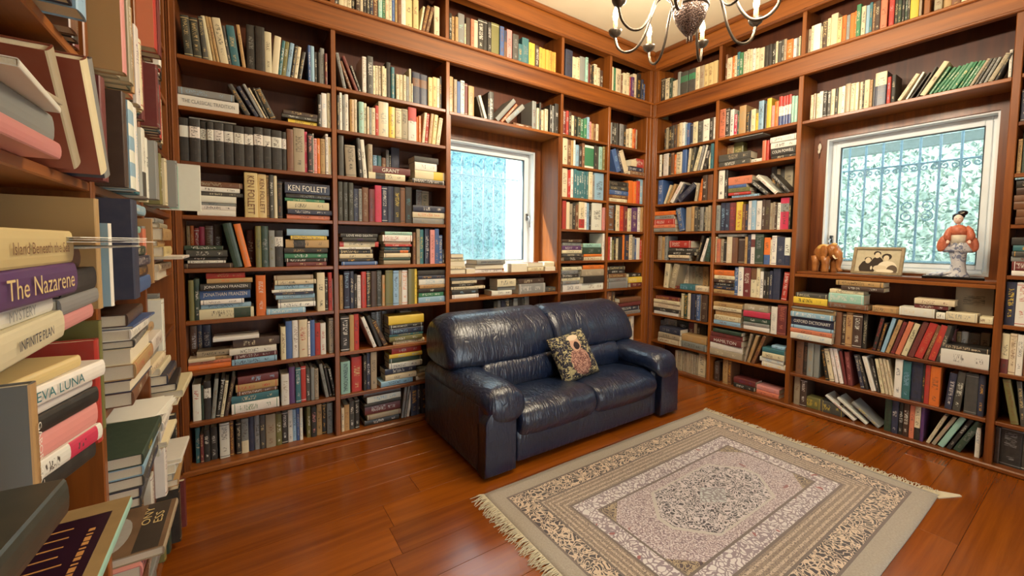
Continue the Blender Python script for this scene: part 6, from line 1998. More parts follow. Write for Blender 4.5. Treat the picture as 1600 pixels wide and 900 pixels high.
B,0,532,900,604,244,78,0,170,tn,bk,0
B,2,252,900,300,123,90,-13,31,mr,iv,0
B,2,550,900,498,138,94,13,22,cr,bk,0
B,2,377,900,590,167,114,26,14,tl,lb,0
B,0,929,900,355,261,183,0,30,bl,wh,0
B,0,965,900,463,267,187,0,20,wh,bl,0
B,0,1013,900,613,263,184,0,21,mr,wh,0
B,0,1075,900,477,263,184,0,27,cr,br,3
B,0,1123,900,290,267,187,0,26,cr,nv,0
B,0,1154,900,285,235,165,0,27,wh,nv,0
B,0,1184,900,258,237,166,0,21,bk,wh,0
B,0,1210,900,221,238,167,0,26,bk,cr,0
B,0,1233,900,241,246,172,0,20,nv,cr,0
B,0,1257,900,548,268,187,0,29,nv,gr,0|navy book, tenth upright from left, sixth shelf, right wall\'s second bay||
B,1,1329,900,401,240,163,80,20,rd,wh,0
B,2,734,900,412,197,134,5,30,tn,br,0
B,2,734,942,315,199,135,-26,25,nv,gd,0
B,2,734,974,301,190,129,-26,29,bk,wh,0
B,2,734,1004,342,192,131,12,19,db,cr,0
B,2,734,1039,369,195,132,33,26,cr,br,0
B,2,734,1076,507,188,128,31,24,or,br,0
B,0,398,606,385,253,177,0,11,cr,mr,0
B,0,437,606,396,250,175,0,-1,dn,gd,0
B,0,477,606,321,264,185,0,2,cr,br,0
B,0,510,606,435,264,185,0,1,nv,bk,0
B,0,555,606,244,264,185,0,6,nv,cr,0
B,0,580,606,324,264,185,0,-5,bl,wh,0
B,0,614,606,107,264,185,0,10,cr,mr,0
B,0,625,606,640,264,185,0,-1,db,bg,0
B,2,71,606,378,297,202,35,8,wh,bk,0
B,2,70,644,326,306,208,28,0,bk,wh,0
B,2,64,677,517,327,222,25,10,cr,mr,0
B,2,71,730,377,319,217,-13,-1,cr,br,0
B,2,84,768,376,297,202,24,9,mr,gd,0
B,0,1268,606,457,234,164,0,-2,wh,gr,0
B,0,1314,606,682,253,177,0,7,mr,sa,0|maroon book, second upright from left, seventh shelf, right wall\'s second bay||
B,2,1043,606,396,220,149,-25,0,wh,lb,0
B,2,759,606,421,251,170,12,4,lb,br,0
B,2,1042,646,281,220,149,-15,-5,gr,mr,0
B,2,765,649,481,243,165,23,1,cr,br,0
B,2,1040,675,481,220,149,28,3,dn,wh,0
B,2,771,697,449,242,165,-5,11,tn,br,0
B,2,1038,723,538,220,150,27,-6,cs,rd,0
B,2,754,743,359,265,180,5,-4,cr,bk,0
B,2,1043,778,565,199,135,-7,-3,bg,wh,0
B,2,756,779,420,275,187,-29,-2,tn,mr,0
B,0,55,305,501,208,98,0,150,gr,nv,0
B,0,105,305,492,234,98,0,150,gr,dg,0
B,0,155,305,1060,234,98,0,150,bg,nv,0
B,0,263,305,1382,240,98,0,150,bk,wh,0
B,0,402,305,616,242,98,0,150,mr,cr,0
B,0,465,305,342,237,98,0,150,cr,bk,0
B,0,500,305,423,247,98,0,150,bk,wh,0
B,0,543,305,583,257,98,0,150,bk,gd,0
B,2,417,305,651,272,135,-35,6,gr,dn,0
B,2,140,305,548,269,135,-25,-2,cr,mr,0
B,2,418,371,683,272,135,-6,14,tn,bg,0
B,2,148,360,529,261,135,-10,-9,bg,dg,0
B,2,156,414,631,255,135,-31,0,nv,gr,0
B,1,1053,305,191,266,181,186,0,bg,dg,0
B,1,1083,305,237,263,179,261,0,tn,bg,0
B,1,1119,305,278,274,186,338,0,br,gd,0
B,2,734,305,611,302,205,31,-3,bg,cr,0
B,2,1205,305,425,184,125,35,11,wh,ye,0
B,2,734,367,580,302,205,23,1,wh,bk,0
B,2,1190,348,384,191,130,-23,7,wh,lb,0
B,2,734,425,579,303,206,-23,-9,mr,wh,0|maroon book, third from top of left stack, eighth shelf, right wall\'s second bay|HAMILTON|
B,2,1214,387,478,173,117,-30,-7,cr,bk,0
B,2,737,483,455,298,203,18,-1,mr,bk,0
B,2,1212,435,409,173,117,1,-3,tl,gr,0
B,2,764,529,330,270,184,-20,-10,dn,dg,0
B,2,1280,477,266,106,90,-34,13,lb,dg,0
B,0,322,34,271,206,144,0,49,bg,mr,0
B,0,350,34,249,207,145,0,58,bg,br,0
B,0,376,34,247,208,145,0,51,bg,dg,0
B,0,402,34,262,211,147,0,59,bg,bk,0
B,0,429,34,259,208,146,0,61,bg,br,0
B,0,456,34,257,210,147,0,51,bg,br,0
B,0,483,34,254,209,146,0,49,bg,dg,0
B,0,509,34,251,210,147,0,44,bg,dg,0
B,0,535,34,248,208,146,0,47,bg,nv,0
B,0,561,34,229,209,146,0,51,bg,nv,0
B,0,585,34,787,233,163,0,53,cr,nv,0
B,0,751,34,506,188,132,0,59,db,gr,0
B,0,839,34,487,241,168,0,51,tn,br,0
B,0,889,34,316,233,163,0,50,br,gd,0
B,2,952,34,412,181,123,11,42,bk,wh,0
B,2,1155,34,351,184,125,-20,46,sa,mr,0
B,2,950,76,515,194,132,17,45,mr,pu,0
B,2,1153,70,421,184,125,13,53,pk,sa,0
B,0,1479,2371,196,194,136,0,17,cr,br,0
B,0,1498,2371,174,200,140,0,16,bg,mr,0
B,0,1517,2371,212,196,137,0,21,cr,br,0
B,0,1538,2371,249,204,143,0,17,wh,bg,0
B,0,1564,2371,256,199,139,0,14,bk,wh,0
B,0,1590,2371,233,194,136,0,21,dg,wh,0
B,0,1613,2371,259,200,140,0,21,cr,bk,0
B,0,1640,2371,180,197,138,0,20,bk,cr,0
B,0,1658,2371,215,202,141,0,24,cr,mr,0
B,0,1680,2371,231,200,140,0,14,wh,bk,0
B,0,1703,2371,327,211,148,0,17,bg,tn,0
B,0,1737,2371,259,203,142,0,15,cr,dg,0
B,0,1763,2371,212,202,141,0,16,cr,wh,0
B,0,1785,2371,183,203,142,0,32,cr,br,0
B,0,1804,2371,104,192,134,0,23,bk,cr,0
B,0,1815,2371,291,204,143,0,23,cr,rd,0
B,0,1844,2371,161,198,139,0,28,tn,mr,0
B,0,1861,2371,176,198,138,0,29,bk,lb,0
B,0,1877,2371,628,231,162,0,15,nv,cr,3|navy book, 19th upright from left, shelf above window, doll window bay||
B,0,1942,2371,191,186,130,0,21,rd,lb,0
B,0,1962,2371,228,194,136,0,31,bk,cr,0
B,1,2000,2371,199,178,121,518,20,cr,nv,0
B,1,2042,2371,114,177,120,456,20,wh,gr,0
B,1,2062,2371,96,172,117,525,20,bk,wh,0
B,1,2094,2371,110,192,131,458,20,bk,bg,0
B,1,2113,2371,279,214,146,514,20,cr,bk,0|cream leaning book, 26th upright from left, shelf above window, doll window bay|JERI|
B,1,2156,2371,140,173,118,510,20,gn,cr,0
B,1,2177,2371,145,164,111,562,20,gn,iv,0
B,1,2197,2371,143,166,113,567,20,gn,wh,0
B,1,2217,2371,141,164,111,568,20,gn,cr,0
B,1,2238,2371,144,164,111,513,20,gn,gd,0
B,1,2257,2371,216,163,111,508,20,gn,iv,0
B,1,2287,2371,116,159,108,447,20,gn,iv,0
B,1,2303,2371,130,158,107,466,20,gn,wh,0
B,1,2320,2371,129,154,105,463,20,gn,wh,0
B,1,2337,2371,140,158,108,451,20,bg,br,0
B,1,2357,2371,112,153,104,412,20,dg,iv,0
B,1,2374,2371,156,149,101,405,20,dg,gr,0
B,1,2395,2371,127,146,100,387,20,gr,dg,0
B,1,2413,2371,205,160,109,418,20,bg,dg,0
B,1,2440,2371,109,155,105,347,20,bk,iv,0
B,0,2491,2371,122,167,117,0,26,wh,br,0
B,0,2504,2371,41,166,116,0,22,gr,br,0
B,0,2323,894,1655,207,98,0,150,bg,dg,0|beige book, first in rear row, first shelf below sill, doll window bay||
B,2,1675,894,372,237,135,7,-4,br,gr,0
B,2,1431,894,517,234,135,1,4,ye,bk,0|yellow book, second from top of first stack, first shelf below sill, doll window bay||
B,2,2085,894,584,172,117,9,-9,wh,cr,0|white book, third from top of third stack, first shelf below sill, doll window bay||
B,2,1939,894,434,140,95,7,1,tn,dg,0
B,2,2311,894,545,134,91,-12,-9,cr,gr,0|cream book lying alone, fourth pile, first shelf below sill, doll window bay||
B,2,1672,932,711,216,135,-12,3,mt,wh,0|mint green book, fourth from top of second stack, first shelf below sill, doll window bay||
B,2,2265,894,425,42,90,0,-4,wh,dg,0
B,2,2455,894,430,53,90,0,-2,cr,br,0
B,2,1443,946,355,220,135,-7,14,dg,cr,0
B,2,2155,953,275,159,108,28,8,mr,wh,0
B,2,2156,981,373,187,127,24,-4,cr,mr,0|cream book, first from top of third stack, first shelf below sill, doll window bay||
B,2,1674,1003,315,206,135,21,10,cr,dg,0
B,2,1750,1035,327,248,135,-17,-4,db,wh,0
B,2,1717,1069,369,279,135,-32,-6,tn,bk,0|tan book, first from top of second stack, first shelf below sill, doll window bay||
B,2,1435,606,497,282,192,1,-32,wh,lb,0|white book, seventh from top of left stack, second shelf below sill, doll window bay||
B,2,1433,656,336,287,195,-20,-32,sa,bk,0
B,2,1432,690,276,292,198,-21,-19,lb,nv,0
B,2,1431,718,678,293,199,-18,-17,nv,wh,0|navy book, fourth from top of left stack, second shelf below sill, doll window bay|OXFORD DICTIONARY|
B,2,1431,787,416,288,196,-4,-37,lb,wh,0|light blue book, third from top of left stack, second shelf below sill, doll window bay||
B,2,1435,829,295,289,197,26,-22,tn,bg,0
B,2,1431,859,67,288,196,0,-38,gr,lb,0
B,0,1721,606,370,253,177,0,15,br,wh,0
B,0,1759,606,215,247,173,0,28,db,cr,0
B,0,1781,606,430,258,181,0,29,tn,mr,0|tan book, third upright from left, second shelf below sill, doll window bay||
B,0,1826,606,560,253,177,0,16,db,wh,0|dark brown book, fourth upright from left, second shelf below sill, doll window bay||
B,0,1882,606,269,258,180,0,31,bk,cr,0
B,1,1944,606,215,250,170,159,20,bk,rd,0
B,1,1971,606,159,214,146,167,20,db,gd,0
B,1,1993,606,208,258,175,210,20,lb,bl,0
B,1,2019,606,216,253,172,242,20,tn,bk,0
B,1,2047,606,200,243,166,243,20,mr,rd,0
B,1,2071,606,270,248,169,249,20,sa,mr,0
B,1,2103,606,277,240,163,253,20,cr,bk,0
B,1,2137,606,282,258,175,259,20,mr,br,0|maroon leaning book, 13th upright from left, second shelf below sill, doll window bay||
B,1,2170,606,391,256,174,260,20,rd,sa,0|red leaning book, 14th upright from left, second shelf below sill, doll window bay||
B,1,2215,606,181,247,168,235,20,br,iv,0
B,1,2237,606,325,248,169,210,20,rd,or,0|red leaning book, 16th upright from left, second shelf below sill, doll window bay||
B,1,2274,606,210,251,171,170,20,dg,cr,0
B,0,2265,606,276,220,78,0,170,db,iv,0
B,0,2294,606,414,211,78,0,170,mr,wh,0
B,0,2337,606,210,196,78,0,170,tn,dg,0
B,0,2359,606,313,202,78,0,170,wh,br,0
B,0,2392,606,513,199,78,0,170,gr,br,0
B,0,2444,606,397,210,78,0,170,bg,bk,0
B,2,2295,606,954,208,135,10,12,wh,dg,0|white book, second from top of right stack, second shelf below sill, doll window bay||
B,2,2294,702,314,208,135,26,25,bk,cr,0|black book, first from top of right stack, second shelf below sill, doll window bay||
B,0,1458,305,512,271,190,0,34,br,bk,0|brown book, first upright from left, third shelf below sill, doll window bay||
B,0,1510,305,281,271,190,0,42,bk,br,0
B,0,1539,305,425,271,190,0,31,gr,tn,0
B,0,1583,305,384,271,189,0,39,gr,lb,0
B,1,1671,305,204,246,168,-175,30,bk,gd,0
B,1,1698,305,308,252,171,-197,30,cr,nv,0
B,1,1734,305,212,264,179,-193,30,wh,tn,0
B,1,1762,305,253,266,181,-208,30,wh,sa,0
B,1,1792,305,177,254,173,-182,30,mr,cr,0
B,1,1813,305,307,256,174,-133,30,mr,pk,0
B,1,1891,305,222,249,169,-208,30,nv,cr,0
B,1,1918,305,203,255,173,-254,30,bk,cr,0
B,1,1952,305,277,250,170,-265,30,wh,cr,0
B,1,1985,305,158,244,166,-215,30,bk,wh,0
B,1,2008,305,196,246,167,-195,30,cr,mr,0
B,1,2032,305,167,255,173,-198,30,cr,mr,0
B,1,2052,305,153,256,174,-191,30,cr,dg,0
B,1,2070,305,126,255,174,-190,30,cr,br,0
B,0,2075,305,391,271,190,0,25,wh,nv,0|white book, 19th upright from left, third shelf below sill, doll window bay||
B,0,2116,305,406,267,187,0,26,tl,lb,0|teal book, 20th upright from left, third shelf below sill, doll window bay||
B,0,2158,305,559,271,190,0,41,nv,bk,0|navy book, 21st upright from left, third shelf below sill, doll window bay||
B,0,2215,305,108,263,184,0,35,bk,gd,0
B,0,2227,305,244,266,186,0,30,rd,br,0
B,0,2253,305,473,266,186,0,24,or,br,0|orange book, 24th upright from left, third shelf below sill, doll window bay||
B,1,2325,305,329,242,164,66,30,nv,wh,0|navy leaning book, 25th upright from left, third shelf below sill, doll window bay||
B,1,2361,305,343,260,176,64,30,dg,wh,0|dark grey leaning book, 26th upright from left, third shelf below sill, doll window bay||
B,0,2410,305,548,260,182,0,36,dg,gr,0|dark grey book, 27th upright from left, third shelf below sill, doll window bay||
B,0,2466,305,287,260,182,0,37,nv,gd,0|navy book, 28th upright from left, third shelf below sill, doll window bay||
B,0,1445,34,466,236,165,0,60,bg,br,0
B,0,1494,34,472,229,160,0,48,db,wh,0
B,1,1854,34,189,233,158,-940,50,wh,rd,0
B,1,1926,34,189,233,158,-913,50,wh,cs,0
B,1,1995,34,241,211,143,-878,50,gr,ye,0
B,0,2028,34,380,240,168,0,55,dn,bk,0|dark green book, sixth upright from left, bottom shelf, doll window bay||
B,0,2067,34,346,234,164,0,52,nv,wh,0|navy book, seventh upright from left, bottom shelf, doll window bay||
B,0,2103,34,241,234,164,0,59,bk,wh,0
B,0,2128,34,298,236,165,0,51,db,wh,0
B,0,2160,34,268,232,162,0,52,sa,dg,0
B,0,2187,34,287,239,167,0,46,cr,bk,2
B,0,2217,34,167,237,166,0,46,pu,iv,0
B,1,2248,34,176,227,154,341,50,cr,mr,0
B,1,2274,34,191,235,160,396,50,bg,pk,0
B,1,2304,34,292,246,167,386,50,mt,br,0|mint green leaning book, 15th upright from left, bottom shelf, doll window bay||
B,1,2344,34,204,246,167,384,50,bk,wh,0
B,1,2375,34,329,240,164,385,50,dn,gr,0|dark green leaning book, 17th upright from left, bottom shelf, doll window bay||
B,0,2468,34,211,193,135,0,49,wh,bl,0
B,2,1523,34,942,113,90,-15,61,ol,ye,0
B,2,1644,34,933,137,93,12,61,dg,ye,0|dark grey book lying alone, right pile, bottom shelf, doll window bay||
B,2,2562,1502,428,169,115,30,1,br,sa,0
B,2,2565,1545,439,164,112,17,-1,br,cr,0
B,2,2555,1590,463,179,121,-31,1,br,sa,0
B,2,2554,1636,369,170,115,-15,0,br,iv,0
B,2,2560,1674,425,161,109,-16,6,db,wh,0
B,2,2558,1717,460,154,105,-34,6,bk,cr,0
B,2,2552,1763,102,171,117,-9,-10,lb,nv,0
B,2,2563,1199,302,184,125,26,4,wh,br,0
B,2,2564,1230,537,181,123,-11,0,mr,wh,0
B,2,2560,1284,290,182,124,-28,3,gr,mr,0
B,2,2562,1313,301,179,122,-10,-8,dg,gd,0
B,2,2564,1344,347,175,119,6,-9,tl,gd,0
B,2,2554,1379,466,176,120,22,14,bk,wh,0|black book, first from top of stack, fifth shelf, right wall\'s last bay|CAPT|
B,0,2546,900,407,261,183,0,30,nv,ye,0|navy book, first upright from left, sixth shelf, right wall\'s last bay||
B,0,2588,900,452,261,183,0,26,wh,rd,0|white book, second upright from left, sixth shelf, right wall\'s last bay||
B,0,2634,900,421,262,183,0,17,bk,wh,0
B,0,2677,900,408,266,186,0,21,cr,br,0
B,0,2546,606,308,242,169,0,23,cr,mr,2|cream book, first upright from left, seventh shelf, right wall\'s last bay||
B,0,2578,606,263,247,173,0,23,cr,br,0|cream book, second upright from left, seventh shelf, right wall\'s last bay||
B,0,2605,606,258,245,172,0,26,wh,bk,0|white book, third upright from left, seventh shelf, right wall\'s last bay||
B,0,2632,606,425,254,178,0,31,br,wh,0
B,1,2604,305,316,266,181,-169,30,ol,br,0|olive leaning book, first upright from left, eighth shelf, right wall\'s last bay||
B,1,2642,305,205,266,181,-108,30,dg,iv,0
B,0,2654,305,337,271,190,0,32,bk,cr,0
B,0,2546,34,214,224,157,0,56,db,bk,0
B,0,2568,34,838,241,168,0,57,bk,gr,0|black book, second upright from left, bottom shelf, right wall\'s last bay||
B,0,2652,34,470,241,168,0,62,dg,wh,0
C,0,-2160,1802,490,250,175,0,-30,gr,br,8
C,0,-2100,1802,590,240,168,0,-40,dg,iv,8
C,0,-2030,1802,590,250,175,0,-45,bk,gr,8
C,0,-1960,1802,590,240,168,0,-45,dg,wh,0
C,0,-1890,1802,490,240,168,0,-50,dg,wh,0
C,0,-1830,1802,490,240,168,0,-50,nv,cr,0
C,0,-1775,1802,590,260,182,0,-55,lb,bl,0
C,0,-1670,1802,490,220,154,0,-20,br,cr,0
C,0,-1610,1802,390,220,154,0,-10,bk,iv,0|black book, ninth upright from left, third shelf, left wall\'s nearest bay||
C,0,-1560,1802,390,240,168,0,0,mr,gd,0|maroon book, tenth upright from left, third shelf, left wall\'s nearest bay||
C,2,-2150,1502,295,300,180,0,-40,pk,mr,8|pink book, fourth from top of stack, fourth shelf, left wall\'s nearest bay||
C,2,-2140,1532,495,300,170,0,-30,gr,dg,8|grey book, third from top of stack, fourth shelf, left wall\'s nearest bay||
C,2,-2120,1582,115,250,200,100,-60,wh,dg,8|white book, second from top of stack, fourth shelf, left wall\'s nearest bay||
C,2,-2120,1594,95,260,200,-100,-40,bg,br,8|beige book, first from top of stack, fourth shelf, left wall\'s nearest bay||
C,1,-1725,1502,450,225,170,-593,-30,rb,bg,9|red-brown leaning book, first upright from left, fourth shelf, left wall\'s nearest bay||
C,1,-1655,1502,500,235,170,-506,-55,rb,cr,9|red-brown leaning book, second upright from left, fourth shelf, left wall\'s nearest bay||
C,1,-1595,1502,400,255,170,-436,-50,nv,gr,9|navy leaning book, third upright from left, fourth shelf, left wall\'s nearest bay||
C,0,-1535,1502,440,250,175,0,-35,mr,wh,8|maroon book, fourth upright from left, fourth shelf, left wall\'s nearest bay||
C,2,-2200,1199,445,250,170,20,-60,cr,nv,0|cream book, fourth from top of left stack, fifth shelf, left wall\'s nearest bay|INFINITE PLAN|
C,2,-2200,1244,275,235,170,0,-50,wh,gr,0|white book, third from top of left stack, fifth shelf, left wall\'s nearest bay|MYSTERY|
C,2,-2200,1272,495,260,170,-30,-70,pu,iv,0|purple book, second from top of left stack, fifth shelf, left wall\'s nearest bay|The Nazarene|
C,2,-2200,1322,515,262,170,0,-70,iv,br,0|ivory book, first from top of left stack, fifth shelf, left wall\'s nearest bay|Island Beneath the Sea|
C,2,-1930,1199,295,200,160,0,-45,pk,gr,8|pink book, fifth from top of right stack, fifth shelf, left wall\'s nearest bay||
C,2,-1930,1229,295,220,160,0,-50,gr,bk,8|grey book, fourth from top of right stack, fifth shelf, left wall\'s nearest bay||
C,2,-1920,1259,445,200,160,0,-50,bk,gr,8|black book, third from top of right stack, fifth shelf, left wall\'s nearest bay||
C,2,-1920,1304,395,190,150,0,-30,br,wh,8|brown book, second from top of right stack, fifth shelf, left wall\'s nearest bay||
C,2,-1925,1344,35,280,150,-100,-100,wh,mr,8
C,0,-1600,1199,290,255,178,0,-30,tn,pu,8|tan book, first upright from left, fifth shelf, left wall\'s nearest bay||
C,0,-1565,1199,210,200,140,0,-45,lb,wh,9|light blue book, second upright from left, fifth shelf, left wall\'s nearest bay||
C,2,-2440,900,495,260,200,0,-60,mr,wh,8
C,2,-2440,950,495,270,200,50,-70,wh,dg,8
C,2,-2440,1000,495,280,200,-60,-100,ch,gr,8
C,0,-2010,900,250,240,168,0,-35,gr,tn,9|grey book, first upright from left, sixth shelf, left wall\'s nearest bay|GABOR MATE|
C,2,-1950,900,375,250,170,-250,-10,bk,wh,8|black book, seventh from top of right stack, sixth shelf, left wall\'s nearest bay||
C,2,-1950,938,335,250,170,-270,-20,wh,cs,4|white book, sixth from top of right stack, sixth shelf, left wall\'s nearest bay||
C,2,-1950,972,475,250,180,-260,-15,pk,mr,8|pink book, fifth from top of right stack, sixth shelf, left wall\'s nearest bay||
C,2,-1950,1020,335,240,170,-270,-20,bk,wh,8|black book, fourth from top of right stack, sixth shelf, left wall\'s nearest bay||
C,2,-1950,1054,215,235,170,-250,-15,wh,gr,8|white book, third from top of right stack, sixth shelf, left wall\'s nearest bay||
C,2,-1960,1076,335,250,180,-280,-30,wh,tl,0|white book, second from top of right stack, sixth shelf, left wall\'s nearest bay|EVA LUNA|
C,2,-1985,1110,235,220,170,-220,-15,iv,br,8|ivory book, first from top of right stack, sixth shelf, left wall\'s nearest bay||
C,0,-1650,900,290,235,164,0,-30,rd,pk,8|red book, second upright from left, sixth shelf, left wall\'s nearest bay||
C,0,-1560,900,190,265,186,0,-20,ol,gd,8|olive book, third upright from left, sixth shelf, left wall\'s nearest bay||
C,2,-2030,606,445,380,200,0,0,dg,iv,8
C,2,-2020,651,395,370,200,0,-10,br,wh,8
C,2,-2030,691,195,380,220,0,-50,wh,br,8|white book, third from top of stack, seventh shelf, left wall\'s nearest bay||
C,2,-2030,711,135,380,220,20,-60,gr,br,8
C,2,-2030,725,235,400,250,0,-75,mt,wh,8|mint green book, first from top of stack, seventh shelf, left wall\'s nearest bay||^
C,2,-2050,305,395,300,200,0,-30,gr,mr,0
C,2,-2050,345,495,280,200,0,-20,br,wh,0
C,0,-1700,305,390,220,154,0,0,bk,gd,0
C,0,-1650,305,490,240,168,0,0,mr,gd,0
C,0,-1580,305,590,200,140,0,0,gr,bk,0
C,0,-1425,1802,390,260,182,0,-60,tn,pk,9|tan book, first upright from left, third shelf, left wall\'s middle bay||
C,0,-1382,1802,340,240,168,0,-40,bg,bk,8|beige book, second upright from left, third shelf, left wall\'s middle bay||
C,0,-1345,1802,440,260,182,0,-60,bg,wh,0|beige book, third upright from left, third shelf, left wall\'s middle bay||
C,0,-1298,1802,540,260,182,0,-45,dn,bk,0|dark green book, fourth upright from left, third shelf, left wall\'s middle bay||
C,0,-1240,1802,190,250,175,0,-50,tn,nv,0|tan book, fifth upright from left, third shelf, left wall\'s middle bay||
C,0,-1217,1802,640,250,175,0,-35,sa,dg,0|salmon book, sixth upright from left, third shelf, left wall\'s middle bay||
C,0,-1150,1802,290,240,168,0,-30,bk,iv,0|black book, seventh upright from left, third shelf, left wall\'s middle bay||
C,0,-1118,1802,590,250,175,0,-40,wh,pu,0|white book, eighth upright from left, third shelf, left wall\'s middle bay||
C,0,-1056,1802,390,230,161,0,-40,cr,rd,0|cream book, ninth upright from left, third shelf, left wall\'s middle bay||
C,0,-1014,1802,290,220,154,0,-30,cr,dg,0|cream book, tenth upright from left, third shelf, left wall\'s middle bay||
C,0,-980,1802,290,250,175,0,-20,tl,wh,0|teal book, 11th upright from left, third shelf, left wall\'s middle bay||
C,0,-948,1802,490,240,168,0,-10,nv,wh,0|navy book, 12th upright from left, third shelf, left wall\'s middle bay||
C,0,-895,1802,490,220,154,0,-20,mr,rd,0|maroon book, 13th upright from left, third shelf, left wall\'s middle bay||
C,0,-1425,1502,390,250,175,0,-55,db,gd,8|dark brown book, first upright from left, fourth shelf, left wall\'s middle bay||
C,0,-1382,1502,640,240,168,0,-60,lb,wh,7|light blue book, second upright from left, fourth shelf, left wall\'s middle bay||
C,0,-1315,1502,340,240,168,0,-60,wh,lb,0|white book, third upright from left, fourth shelf, left wall\'s middle bay||
C,0,-1278,1502,490,230,161,0,-40,dg,wh,0|dark grey book, fourth upright from left, fourth shelf, left wall\'s middle bay||
C,0,-1226,1502,540,230,161,0,-45,tl,gr,0|teal book, fifth upright from left, fourth shelf, left wall\'s middle bay||
C,0,-1170,1502,290,220,154,0,-40,gr,bk,0|grey book, sixth upright from left, fourth shelf, left wall\'s middle bay||
C,0,-1138,1502,490,220,154,0,-50,wh,dg,2|white book, seventh upright from left, fourth shelf, left wall\'s middle bay||
C,0,-1085,1502,390,200,140,0,-50,wh,dg,0|white book, eighth upright from left, fourth shelf, left wall\'s middle bay||
C,0,-1043,1502,590,200,140,0,-70,gr,wh,0|grey book, ninth upright from left, fourth shelf, left wall\'s middle bay||
C,0,-980,1502,490,200,140,0,-30,ol,cr,0|olive book, tenth upright from left, fourth shelf, left wall\'s middle bay||
C,0,-925,1502,390,190,133,0,0,bg,mr,0|beige book, 11th upright from left, fourth shelf, left wall\'s middle bay||
C,0,-880,1502,390,200,140,0,-20,cr,mr,0|cream book, 12th upright from left, fourth shelf, left wall\'s middle bay||
C,0,-1430,1199,740,270,189,0,-65,nv,gr,8|navy book, first upright from left, fifth shelf, left wall\'s middle bay||
C,2,-1340,1199,445,260,170,13,-50,bl,gr,0|blue book, eighth from top of stack, fifth shelf, left wall\'s middle bay||
C,2,-1340,1244,345,240,160,1,-45,db,gd,0|dark brown book, seventh from top of stack, fifth shelf, left wall\'s middle bay||
C,2,-1340,1279,315,250,160,-16,-50,nv,wh,0|navy book, sixth from top of stack, fifth shelf, left wall\'s middle bay||
C,2,-1340,1311,295,240,160,22,-45,dn,cr,0|dark green book, fifth from top of stack, fifth shelf, left wall\'s middle bay||
C,2,-1330,1341,395,200,160,-20,-30,bg,br,0|beige book, fourth from top of stack, fifth shelf, left wall\'s middle bay||
C,2,-1340,1381,215,180,150,-3,-40,mt,mr,0
C,2,-1340,1403,345,180,160,7,-30,dg,cr,0|dark grey book, second from top of stack, fifth shelf, left wall\'s middle bay||
C,2,-1330,1438,295,200,160,5,-50,lb,wh,0|light blue book, first from top of stack, fifth shelf, left wall\'s middle bay||
C,0,-1040,1199,490,200,140,0,-30,sa,pk,0|salmon book, second upright from left, fifth shelf, left wall\'s middle bay||
C,0,-980,1199,490,210,147,0,-20,gr,br,0|grey book, third upright from left, fifth shelf, left wall\'s middle bay||
C,0,-900,1199,150,240,168,0,-35,tn,mr,0|tan book, fourth upright from left, fifth shelf, left wall\'s middle bay||
C,0,-880,1199,390,200,140,0,0,br,wh,0|brown book, fifth upright from left, fifth shelf, left wall\'s middle bay||
C,2,-1410,900,395,280,180,25,-45,br,cr,0|brown book, eighth from top of left stack, sixth shelf, left wall\'s middle bay||
C,2,-1410,940,345,270,180,-28,-50,pg,wh,0|page-edged white book, seventh from top of left stack, sixth shelf, left wall\'s middle bay||
C,2,-1410,975,415,280,180,2,-55,tn,rd,0|tan book, sixth from top of left stack, sixth shelf, left wall\'s middle bay||
C,2,-1410,1017,445,270,180,-7,-50,pg,wh,0|page-edged white book, fifth from top of left stack, sixth shelf, left wall\'s middle bay||
C,2,-1410,1062,215,280,180,37,-50,dg,wh,0|dark grey book, fourth from top of left stack, sixth shelf, left wall\'s middle bay||
C,2,-1410,1084,295,260,180,-7,-50,wh,gr,0|white book, third from top of left stack, sixth shelf, left wall\'s middle bay||
C,2,-1400,1114,75,270,180,-39,-60,bl,cr,0
C,2,-1410,1122,335,250,180,24,-40,db,br,0|dark brown book, first from top of left stack, sixth shelf, left wall\'s middle bay||
C,2,-1110,900,295,250,180,-31,-50,cr,br,0|cream book, fourth from top of right stack, sixth shelf, left wall\'s middle bay||
C,2,-1110,930,395,250,180,-27,-30,gr,dg,0|grey book, third from top of right stack, sixth shelf, left wall\'s middle bay||
C,2,-1110,970,495,220,180,9,-50,wh,br,0|white book, second from top of right stack, sixth shelf, left wall\'s middle bay||
C,2,-1110,1020,295,240,180,-31,-20,tn,nv,0|tan book, first from top of right stack, sixth shelf, left wall\'s middle bay||
C,2,-1410,606,275,300,170,33,-50,dg,gr,0|dark grey book, fifth from top of left stack, seventh shelf, left wall\'s middle bay||
C,2,-1410,634,295,300,170,3,-55,nv,gr,0|navy book, fourth from top of left stack, seventh shelf, left wall\'s middle bay||
C,2,-1410,664,315,290,170,21,-60,dg,wh,0|dark grey book, third from top of left stack, seventh shelf, left wall\'s middle bay||
C,2,-1410,696,295,290,170,22,-60,lb,wh,0|light blue book, second from top of left stack, seventh shelf, left wall\'s middle bay||
C,2,-1410,726,335,300,180,-9,-65,dn,ye,0|dark green book, first from top of left stack, seventh shelf, left wall\'s middle bay||
C,2,-1090,606,295,220,200,-16,-60,wh,mr,0
C,2,-1090,636,195,220,200,-19,-80,cr,bk,0
C,2,-1090,656,395,210,200,13,-60,wh,br,0|white book, second from top of right stack, seventh shelf, left wall\'s middle bay||
C,2,-1090,696,295,200,200,-14,-70,wh,br,0
C,2,-1400,305,345,300,180,-24,-60,gr,dg,0
C,2,-1400,340,495,280,180,36,-50,br,wh,0
C,2,-1400,390,395,280,180,-8,-50,pk,nv,0|pink book, second from top of stack, eighth shelf, left wall\'s middle bay||
C,2,-1380,430,255,270,200,-19,-100,bg,br,0|beige book, first from top of stack, eighth shelf, left wall\'s middle bay||!
